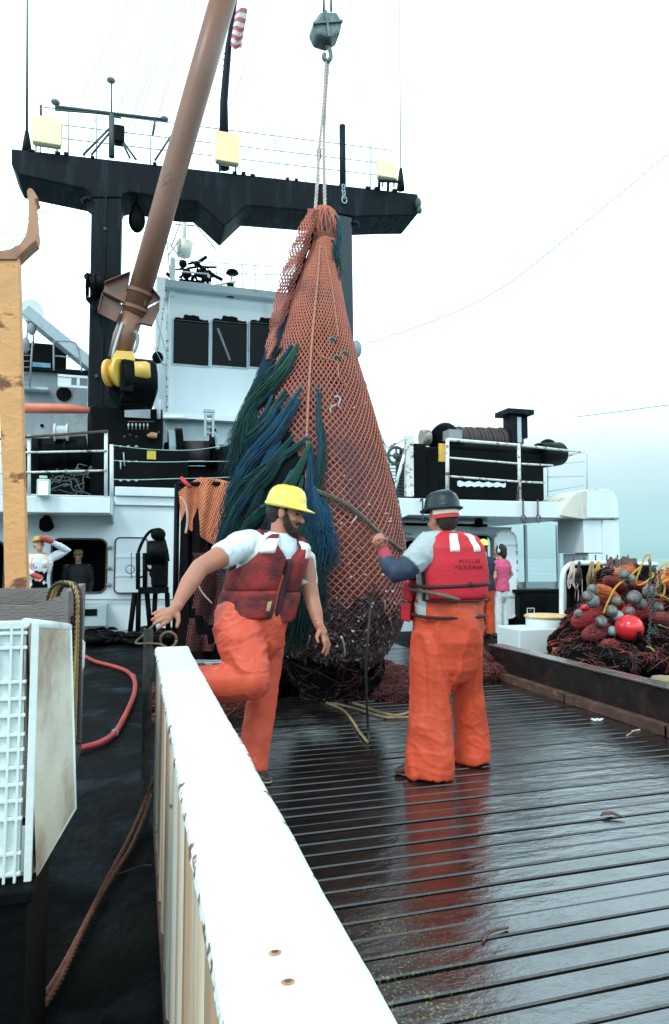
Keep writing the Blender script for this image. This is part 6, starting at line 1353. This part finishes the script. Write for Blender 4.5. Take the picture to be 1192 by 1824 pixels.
# trousers
b = MB(); 
b.tube([w1(455, 1060, Y1), w1(450, 1095, Y1), w1(448, 1120, Y1)], [(50*px, .18), (60*px, .20), (63*px, .19)], 24, ref=TOW, round_=True)
b.tube([w1(428, 1095, 4.37), w1(425, 1130, 4.30), w1(436, 1165, 4.22), w1(448, 1200, 4.14), w1(452, 1214, 4.12)], [44*px, 42*px, 37*px, 32*px, 28*px], 20, round_=True)
b.tube([w1(450, 1213, 4.12), w1(420, 1216, 4.18), w1(385, 1216, 4.26), w1(345, 1218, 4.34), w1(310, 1222, 4.42)], [31*px, 31*px, 31*px, 30*px, 29*px], 20, round_=True)
b.tube([w1(478, 1090, 4.52), w1(480, 1140, 4.52), w1(474, 1200, 4.52), w1(464, 1270, 4.50), w1(452, 1340, 4.47), w1(447, 1368, 4.46)], [34*px, 29*px, 26*px, 27*px, 28*px, 29*px], 22)
def pf(c, n):
    p = Vector((c.x*5+c.z*3, c.y*5, c.z*9-c.x*4)); r1 = 1-abs(noise.noise(p*.8))*2.4; r2 = 1-abs(noise.noise(p*1.7+Vector((5, 5, 5))))*2.4
    lower = 1 if c.z > .75 else .35
    return (.012*noise.noise(p*.7)+.020*max(0, r1-.45)+.008*max(0, r2-.5))*lower
b.soft('trousers', OIL, T, voxel=.009, smooth=5, disp=pf)
b = MB(); to.panel(b, L_((0, 40), (.45, 48), (.7, 60)), L_((0, 140), (.45, 132), (.7, 120)), -.05, .5, .018, .012); b.build('bib', OIL, T)
# boots
shoe(T, w1(440, 1384, 4.50)*1+Vector((0, 0, -w1(440, 1384, 4.50).z)), Vector((*w1(470, 1384, 4.34)[:2], 0))+Vector((.02, 0, 0)), 1.05, mat('black_shoe', (.03, .03, .025), .4), 1)
hp_ = w1(300, 1222, 4.44); b = MB().tube([hp_+Vector((.05, 0, 0)), hp_+Vector((-.04, .02, .0)), hp_+Vector((-.06, .02, .10)), hp_+Vector((-.07, .0, .20))], [.05, .05, .045, .03], 12, round_=True); b.soft('shoe', mat('black_shoe', (.03, .03, .025), .4), T, voxel=.01)
# life vest
b = MB()
to.panel(b, L_((.5, -28), (.62, 12), (.78, 34), (1, 30)), L_((.5, 86), (.70, 84), (.85, 64), (1, 58)), .28, .985, .022, .040); to.panel(b, L_((-.2, -28), (.27, -28)), L_((-.2, 86), (.27, 86)), -.03, .315, .028, .052)
v = b.build('life_vest', MARO, T, label='right front half of the maroon life vest')
b = MB(); to.panel(b, L_((.5, 94), (.70, 96), (.85, 116), (1, 122)), L_((.5, 208), (.62, 168), (.78, 146), (1, 150)), .25, .985, .022, .040); to.panel(b, L_((-.2, 94), (.27, 94)), L_((-.2, 208), (.27, 208)), -.10, .285, .028, .052)
b.build('life_vest', MARO, T, label='left front half of the maroon life vest')
b = MB(); to.panel(b, L_((.5, 214), (.62, 232), (.8, 228), (1, 210)), L_((.5, 326), (.62, 308), (.8, 312), (1, 330)), .12, 1.0, .02, .04); b.build('vest_back', MARO, T)
b = MB(); to.panel(b, lambda t: 87, lambda t: 93.5, -.02, .68, .02, .034, 3, 30); b.build('zip', BELT, T)
b = MB(); to.panel(b, lambda t: 36-2*t, lambda t: 64-2*t, .735, .93, .050, .034, 8, 8, 0); b.build('reflective_patch', REFL, T)
b = MB(); to.panel(b, lambda t: 110, lambda t: 137, .66, .90, .044, .024, 8, 8, 0); b.build('reflective_patch', REFL, T)
b = MB(); to.panel(b, lambda t: 66, lambda t: 74, .06, .20, .070, .010, 6, 6, 0); b.build('faded_badge', mat('faded_badge', (.45, .33, .18), .8, var=.4, vs=60), T)
b = MB(); to.panel(b, lambda t: -34, lambda t: -26, .30, .62, .01, .03, 3, 14); b.build('side_strap', BELT, T)
b = MB().tube([to.pt(a, .995, .03) for a in range(200, 345, 12)], .028, 8, round_=True); b.build('vest_collar', MARO, T)
# throwing line in his hand
b = MB(); rope_mb(b, [w1(281, 1108, HY_-.03), w1(274, 1113, HY_-.03), w1(258, 1129, 4.0), w1(242, 1145, 3.93), w1(262, 1146, 3.9), w1(282, 1147, 3.88), w1(296, 1152, 3.86)], .0065)
tag(b.build('hand_line', mat('olive_line', (.16, .14, .09), .8), None, w1(242, 1145, 3.93)), 'thin olive line bent from the striding man\'s hand to the partition end', 'rope')
b = MB().tube(curve_pts([w1(352, 1038, 4.6), w1(360, 1055, 4.6), w1(378, 1075, 4.6)], 6), .006, 5); tag(b.build('thin_cord', PALEROPE, None, w1(360, 1055, 4.6)), 'thin pale cord hanging behind the striding man at his waist', 'cord')

# ---- standing man in dark helmet, seen from behind ----
Y2 = 4.28
T = thing('person', G(800, 1372)*1, 'man in dark helmet, red life vest and orange trousers standing with his back turned', 'person')
w2 = lambda x_, y_, Y=Y2: P(x_, y_, Y)
fw2 = (-TOW*.93-RT*.36).normalized(); rg2 = fw2.cross(Vector((0, 0, 1))).normalized()
c0, c1 = w2(797, 1098), w2(797, 948); px = S(c0)
to = Torso(c0, c1, rg2, fw2, [(-.2, .225, .17), (0, .225, .175), (.3, .215, .165), (.6, .225, .165), (.8, .225, .15), (.92, .175, .12), (1.02, .075, .085)])
hm = hframe(-TOW*.83-RT*.58+Vector((0, 0, -.06))); hc = w2(787, 925, Y2-.02); k = 1.10
b = MB(); q = head_parts(b, hc, hm, k, w2(795, 962)); to.solid(b, -.05, .99, -.03)
b.tube([w2(772, 972, 4.25), w2(752, 982, 4.20), w2(730, 1005, 4.18), w2(706, 1020, 4.22), w2(692, 1004, 4.28), w2(682, 984, 4.32)], [20*px, 19*px, 17*px, 15*px, 13*px, 9*px], 18, round_=True)
b.tube([w2(838, 976, 4.34), w2(852, 1000, 4.40), w2(858, 1036, 4.45), w2(846, 1062, 4.58), w2(832, 1072, 4.72)], [19*px, 17*px, 15*px, 12*px, 9*px], 16, round_=True)
HF = 4.33
hand(b, w2(683, 984, HF), w2(675, 968, HF), [w2(667, 961, HF), w2(670, 956, HF-.015), w2(675, 953, HF-.02), w2(680, 953, HF-.02)], [w2(664, 966, HF-.05), w2(669, 962, HF-.06), w2(675, 959, HF-.065), w2(681, 959, HF-.06)], [w2(670, 972, HF-.045), w2(674, 969, HF-.055), w2(679, 966, HF-.055), w2(683, 965, HF-.05)], w2(688, 970, HF-.01), w2(689, 962, HF-.03), w2(683, 958, HF-.05), r=.0108)
HR = 4.74; wr = w2(832, 1072, HR)
hand(b, wr, wr+Vector((-.06, .03, -.01)), [wr+Vector((-.10, .03+.0*i, .03-.018*i)) for i in range(4)], [wr+Vector((-.125, .0, .03-.018*i)) for i in range(4)], [wr+Vector((-.105, -.02, .03-.018*i)) for i in range(4)], wr+Vector((-.06, 0, .04)), wr+Vector((-.085, -.015, .045)), wr+Vector((-.10, -.02, .035)), r=.0105)
b.tube([w2(768, 1100), w2(768, 1230), w2(762, 1370, 4.18)], [.10, .065, .045], 12, round_=True); b.tube([w2(825, 1100), w2(832, 1230, 4.36), w2(842, 1345, 4.38)], [.10, .065, .045], 12, round_=True)
b.soft('body', SKIN, T, voxel=.0058, smooth=3); eyes(T, q, hm, k)
b = MB()
for p_, r_ in [((0, -.05, .0), (.077, .062, .075)), ((0, -.05, -.045), (.066, .042, .035)), ((0, -.03, .03), (.080, .088, .05))]: b.ell(q(*p_), tuple(v*k for v in r_), 16, 12, hm)
b.soft('hair', HAIR, T, voxel=.008, smooth=2, disp=lambda c, n: .003*nz(c, 60))
hh_ = hard_hat(hc, hm, k, front=.04, side=.016, back=.020, h=.118, rx=.102, ry=.122, z0=.062).build('hard_hat', GHAT, T)
b = MB(); b.cur = 0
for (z0, z1, ci) in ((.030, .060, 0), (.004, .030, 1)):
    b.cur = ci; b.grid(lambda u, v: q(math.sin((u-.5)*2.9)*(.093), -math.cos((u-.5)*2.9)*.119-.004, z0+(z1-z0)*v-.012*abs(u-.5)), 20, 2)
b.build('head_band', [mat('cream_band', (.78, .70, .55), .7), mat('red_band', (.60, .04, .05), .7)], T, fixn=False)
# shirt and sleeves
b = MB(); to.solid(b, 0, 1.0, .0)
b.tube([w2(785, 966, 4.28), w2(765, 972, 4.22), w2(748, 990, 4.17), w2(732, 1006, 4.17)], [22*px, 26*px, 25*px, 22*px], 18); b.tube([w2(826, 972, 4.32), w2(843, 984, 4.34), w2(851, 1008, 4.38)], [21*px, 20*px, 18*px], 18); b.tube([w2(793, 949), w2(794, 960)], [.07, .09], 18)
b.soft('tshirt', GTSH, T, voxel=.008, smooth=4, disp=cloth(.008, (9, 9, 9), 8, .012))
b = MB().tube([w2(736, 1002, 4.17), w2(722, 1013, 4.18), w2(705, 1021, 4.21), w2(695, 1008, 4.26), w2(688, 996, 4.29)], [20*px, 20*px, 17.5*px, 16*px, 13.5*px], 18, round_=True); b.soft('navy_sleeve', NAVY, T, voxel=.008, smooth=3, disp=cloth(.005, (12, 12, 12), 1, .008))
b = MB().tube([w2(689, 998, 4.285), w2(684, 984, 4.315), w2(681, 979, 4.325)], [14*px, 12*px, 10*px], 16, round_=True); b.soft('cuff', PINKC, T, voxel=.007, smooth=2)
b = MB().tube([w2(852, 1008, 4.39), w2(859, 1036, 4.45), w2(850, 1058, 4.55)], [17.5*px, 16.5*px, 14*px], 16, round_=True); b.soft('navy_sleeve', NAVY, T, voxel=.008, smooth=3, disp=cloth(.005, (12, 12, 12), 2, .008))
# trousers
b = MB(); b.tube([w2(797, 1072), w2(797, 1100), w2(797, 1140), w2(797, 1165)], [(56*px, .20), (60*px, .215), (62*px, .215), (60*px, .18)], 26, ref=TOW, round_=True)
b.tube([w2(772, 1130), w2(768, 1180, 4.26), w2(766, 1240, 4.24), w2(765, 1300, 4.20), w2(765, 1350, 4.17), w2(764, 1384, 4.16)], [(38*px, .16), (35*px, .145), (33*px, .13), (33*px, .125), (37*px, .13), (38*px, .13)], 24, ref=TOW)
b.tube([w2(826, 1130), w2(832, 1180, 4.32), w2(835, 1230, 4.36), w2(838, 1290, 4.38), w2(841, 1330, 4.38), w2(841, 1352, 4.38)], [(31*px, .16), (28*px, .145), (26*px, .13), (26*px, .125), (29*px, .13), (29*px, .13)], 24, ref=TOW)
def pf2(c, n):
    p = Vector((c.x*7, c.y*7, c.z*1.9+c.x*2)); r1 = 1-abs(noise.noise(p*.9+Vector((2, 8, 1))))*2.4; r2 = 1-abs(noise.noise(Vector((c.x*8+c.z*6, c.y*8, c.z*10))))*2.6
    lo = 1.0 if c.z < .3 else .5
    return .016*noise.noise(p*.8)+.026*max(0, r1-.4)+.010*max(0, r2-.5)*lo
b.soft('trousers', OIL2, T, voxel=.009, smooth=3, disp=pf2)
b = MB(); to.panel(b, L_((0, 205), (.2, 205), (.34, 235)), L_((0, 352), (.2, 345), (.34, 315)), -.03, .34, .012, .012); to.panel(b, L_((0, 60)), L_((0, 120)), -.03, .6, .012, .012); b.build('bib', OIL2, T)
b = MB().tube([to.pt(a, .03+.02*math.sin(R(a)), .032) for a in range(150, 365, 8)], .010, 6); b.build('trouser_belt', BELT, T)
# vest
b = MB(); to.panel(b, L_((.2, 212), (.5, 205), (.62, 216), (.80, 222), (1, 208)), L_((.2, 350), (.5, 345), (.62, 326), (.8, 318), (1, 332)), .20, 1.0, .022, .045, 30, 34, 0); b.build('life_vest', REDV, T)
b = MB(); to.panel(b, L_((.7, 20), (1, 30)), L_((.7, 70), (1, 62)), .15, 1.0, .02, .04); b.build('vest_front', REDV, T); b = MB(); to.panel(b, lambda t: 120, lambda t: 168, -.06, .16, .05, .045, 12, 12); to.panel(b, lambda t: 118, lambda t: 165, .18, .42, .045, .045, 12, 12); to.panel(b, L_((.7, 112), (1, 118)), L_((.7, 160), (1, 150)), .45, 1.0, .02, .035, 12, 16); b.build('vest_front', REDV, T)
for t_, nm in ((.375, 'vest_belt'),):
    b = MB(); pts = [to.pt(a, t_-.012*math.sin(R(a-180)*2), .068) for a in range(176, 362, 6)]; b.tube(pts, [(.006, .012)]*len(pts), 8, ref=(0, 0, 1)); b.build(nm, BELT, T)
b = MB().ell(to.pt(275, .39, .072), (.022, .012, .018), 10, 8); b.build('belt_buckle', BELT, T)
b = MB(); to.panel(b, lambda t: 205, lambda t: 350, .19, .215, .03, .036, 26, 3, 0); b.build('vest_hem', BELT, T)
b = MB(); pts = [to.pt(202, t/20, .03) for t in range(4, 12)]; b.tube(pts, .012, 6); b.build('side_strap', BELT, T)
for ta, tb_ in ((251, 266), (280, 294)):
    b = MB(); to.panel(b, lambda t, a=ta: a+4*(1-t), lambda t, a=tb_: a+4*(1-t), .75, .975, .058, .016, 8, 10, 0); b.build('reflective_patch', REFL, T)
INK = mat('dark_red_ink', (.27, .008, .02), .8)
def vest_text(s_, th, t_, size, off):
    cu = bpy.data.curves.new('lettering', 'FONT'); cu.body = s_; cu.size = size; cu.extrude = .0015; cu.align_x = 'CENTER'; cu.align_y = 'CENTER'; cu.space_character = 1.25
    o = bpy.data.objects.new('t', cu); sc.collection.objects.link(o); dg = bpy.context.evaluated_depsgraph_get(); me = bpy.data.meshes.new_from_object(o.evaluated_get(dg)); bpy.data.objects.remove(o)
    H_ = (to.c1-to.c0).length
    for v in me.vertices: x_, y_, z_ = v.co; v.co = to.pt(th+math.degrees(x_/.30), t_+y_/H_, off+z_)
    return link('lettering', me, INK, T)
vest_text('MILLER', 277, .655, .039, .0690); vest_text('FREEMAN', 277, .585, .039, .0690)
shoe(T, Vector((*w2(752, 1382, 4.20)[:2], 0)), Vector((*w2(712, 1368, 4.27)[:2], 0)), 1.1, LEATH, 2)
shoe(T, Vector((*w2(838, 1362, 4.36)[:2], 0)), Vector((*w2(836, 1350, 4.60)[:2], 0)), 1.05, LEATH, 2)
b = MB().tube([w2(712, 1047, 4.55), w2(745, 1052, 4.15), w2(785, 1060, 3.98), w2(818, 1069, 3.95)], [.010, .011, .012, .012], 8); b.tube([w2(720, 1050, 4.45), w2(755, 1052, 4.12), w2(795, 1059, 3.97), w2(820, 1068, 3.95)], .006, 6)
tag(b.build('boat_hook_handle', mat('wet_stick', (.13, .085, .055), .5, var=.5, vs=30), None, w2(745, 1052, 4.15)), 'thin brown stick held across the back of the man in the dark helmet', 'stick')
b = MB(); rope_mb(b, [w2(690, 962, HF-.02), w2(681, 959, HF-.035), w2(670, 963, HF-.03), w2(661, 968, HF+.1)], .009); tag(b.build('grip_line', WETROPE, None, w2(681, 959, HF)), 'short dark line end gripped in the fist of the man in the dark helmet', 'rope')

# ---- smaller people ----
def person(base, ang, Hh, lab, top, legs, skin=SKIN2, arms={}, hat=None, hair=HAIR, tilt=0, longhair=False, shoes=None, headturn=0):
    T = thing('person', base, lab, 'person'); s_ = Hh/1.75; B = Vector(base); Rz = Matrix.Rotation(R(ang), 3, 'Z')
    W = lambda v: B+Rz @ (Vector(v)*s_)
    fwd = Rz @ Vector((0, 1, 0)); rgt = Rz @ Vector((1, 0, 0))
    tt = Torso(W((0, 0, .92)), W((0, 0, 1.46)), rgt, fwd, [(-.2, .165*s_, .12*s_), (0, .165*s_, .125*s_), (.35, .15*s_, .11*s_), (.75, .19*s_, .125*s_), (.9, .15*s_, .10*s_), (1.02, .06*s_, .06*s_)])
    hm = hframe(Matrix.Rotation(R(headturn), 3, 'Z') @ fwd+Vector((0, 0, tilt))); hc = W((0, .02, 1.615)); b = MB(); q = head_parts(b, hc, hm, .98*s_, W((0, -.01, 1.44))); tt.solid(b, 0, .99, -.02)
    A = {'L': [(-.19, 0, 1.40), (-.25, -.03, 1.12), (-.24, .08, .88)], 'R': [(.19, 0, 1.40), (.25, -.03, 1.12), (.24, .08, .88)]}; A.update(arms)
    for k_ in 'LR':
        a = [W(v) for v in A[k_]]; b.tube([a[0], a[0].lerp(a[1], .5), a[1], a[1].lerp(a[2], .4), a[2]], [.055*s_, .05*s_, .042*s_, .04*s_, .028*s_], 12, round_=True)
        d = (a[2]-a[1]).normalized(); e = d.cross(fwd); e = e.normalized() if e.length > .1 else rgt; w_ = a[2]
        hand(b, w_, w_+d*.05, [w_+d*.08+e*(.028-.018*i) for i in range(4)], [w_+d*.11+e*(.03-.02*i)+fwd*.006 for i in range(4)], [w_+d*(.14-.008*abs(i-1.5))+e*(.032-.021*i)+fwd*.015 for i in range(4)], w_+d*.04+e*.036, w_+d*.065+e*.05, w_+d*.09+e*.052, r=.0095)
    for sx in (-1, 1): b.tube([W((sx*.09, 0, .9)), W((sx*.10, .02, .5)), W((sx*.11, -.01, .08))], [.085*s_, .055*s_, .038*s_], 12, round_=True)
    b.soft('body', skin, T, voxel=.009, smooth=2); eyes(T, q, hm, .98*s_)
    b = MB(); b.ell(q(0, -.03, .045), (.083*s_, .09*s_, .078*s_), 14, 10, hm); b.ell(q(0, -.055, -.02), (.07*s_, .05*s_, .06*s_), 14, 10, hm)
    if longhair:
        b.ell(q(0, -.045, .02), (.11*s_, .11*s_, .12*s_), 14, 10, hm); b.tube([q(0, -.06, .0), q(0, -.08, -.08), q(.01, -.09, -.17)], [.09*s_, .08*s_, .03*s_], 12, round_=True)
    b.soft('hair', hair, T, voxel=.011, smooth=2, disp=lambda c, n: .006*nz(c, 35))
    b = MB(); tt.solid(b, -.12, 1.0, .026)
    for k_ in 'LR':
        a = [W(v) for v in A[k_]]; full = top.get('long'); pts = [a[0]+(W((0, 0, 1.38))-a[0])*.2, a[0], a[0].lerp(a[1], .55)]+([a[1], a[1].lerp(a[2], .5), a[1].lerp(a[2], .9)] if full else []); b.tube(pts, [.07*s_, .072*s_, .066*s_]+([.056*s_, .05*s_, .04*s_] if full else []), 12, round_=full is not None)
    b.soft('shirt', top['mat'], T, voxel=.012, smooth=3, disp=cloth(.008, (9, 9, 9), 5, .012))
    b = MB(); b.tube([W((0, 0, .93)), W((0, 0, .88)), W((0, 0, .80))], [(.15*s_, .12*s_), (.165*s_, .13*s_), (.165*s_, .13*s_)], 18, ref=fwd, round_=True)
    for sx in (-1, 1): b.tube([W((sx*.09, 0, .88)), W((sx*.105, .01, .5)), W((sx*.115, 0, .07))], [.10*s_, .085*s_, .085*s_], 16)
    b.soft('trousers', legs, T, voxel=.012, smooth=3, disp=cloth(.010, (8, 8, 4), 2, .012))
    for sx in (-1, 1): shoe(T, W((sx*.11, -.04, 0)), W((sx*.13, .18, 0)), s_, shoes or LEATH, 2)
    if hat: hard_hat(hc, hm, 1.0*s_, **hat[1]).build(hat[2], hat[0], T)
    return T, W, q, hm, tt
PINK = mat('pink_tshirt', (.66, .09, .20), .8, var=.15, vs=6); WPANTS = mat('white_trousers', (.70, .76, .76), .8, var=.08)
T, W, q, hm, tt = person(Vector((*G(893, 1134)[:2], 0)), 28, 1.70, 'woman in pink t-shirt and white trousers standing by the open white door, seen from behind', {'mat': PINK}, WPANTS, longhair=True, shoes=mat('white_shoe', (.7, .7, .68), .6), arms={'R': [(.19, 0, 1.40), (.34, -.04, 1.17), (.21, .10, .98)]}, headturn=20)
b = MB().tube([q(.085*math.cos(a)*1.05, -.02, .02+.10*math.sin(a)*1.08) for a in [R(x_) for x_ in range(-10, 200, 15)]], [(.022, .008)]*14, 8); b.ell(q(.10, -.02, .0), (.022, .035, .042), 10, 8, hm).ell(q(-.10, -.02, .0), (.022, .035, .042), 10, 8, hm); b.build('head_band', mat('pale_blue_band', (.45, .72, .76), .6), T)
T, W, q, hm, tt = person(Vector((*G(864, 1136)[:2], 0)), 5, 1.76, 'person in yellow helmet and navy shirt half hidden behind the man in red vest', {'mat': mat('navy_shirt', (.015, .022, .04), .8)}, OIL2, hat=(YHAT, {'front': .03}, 'hard_hat'), headturn=-20)
bp = P(68, 1000, 11.6); 
T, W, q, hm, tt = person((bp.x, 11.6, 0), 198, 1.80, 'man in white sweatshirt shading his eyes with one raised arm behind the grey bin', {'mat': mat('white_sweatshirt', (.74, .78, .82), .8, var=.06, bump=.3), 'long': True}, mat('black_bibs', (.01, .011, .012), .6), arms={'R': [(.19, 0, 1.40), (.30, .16, 1.30), (.10, .28, 1.14)], 'L': [(-.19, 0, 1.40), (-.42, .05, 1.52), (-.13, .15, 1.66)]}, hat=(mat('amber_cap', (.55, .36, .06), .7), {'front': .07, 'side': .0, 'back': 0, 'h': .085, 'rx': .09, 'ry': .105, 'ridge': False, 'z0': .04}, 'cap'), tilt=.18)
GLV = mat('red_glove', (.55, .06, .05), .6)
for a, c in (((-.15, .15, 1.655), (-.02, .17, 1.70)), ((.12, .27, 1.15), (.02, .30, 1.10))): MB().tube([W(a), W(c)], [.045, .05], 12, round_=True).soft('glove', GLV, T, voxel=.01)
b = MB(); tt.panel(b, lambda t: 50, lambda t: 130, 0, .55, .02, .012); b.build('bib', BLACKM, T)
b = MB(); 
for th in (58, 122): b.tube([tt.pt(th+(90-th)*0, t, .035) for t in (.5, .7, .85, .97)], [(.014, .005)]*4, 6)
b.build('brace', YEL, T)
p = tt.pt(90, .66, .022); text('Ulllib', .10, p-Vector((0, 0, 0)), R(90), R(18), REDC, 'lettering', T, ext=.006)
b = MB().tube([tt.pt(150, .96, .02), tt.pt(190, .99, .03), tt.pt(250, .98, .03)], .03, 8, round_=True); b.build('yellow_hood', YEL, T)
bp = P(139, 1010, 12.95)
T, W, q, hm, tt = person((bp.x, 12.95, -.05), 180, 1.66, 'person in dark clothes and cap standing inside the dark deckhouse opening', {'mat': mat('dark_jacket', (.018, .022, .022), .8, var=.2), 'long': True}, mat('dark_jeans', (.012, .014, .02), .8), hat=(mat('olive_cap', (.30, .24, .10), .7), {'front': .06, 'side': 0, 'back': 0, 'h': .08, 'rx': .09, 'ry': .105, 'ridge': False, 'z0': .04}, 'cap'))
sc.cycles.use_denoising = True
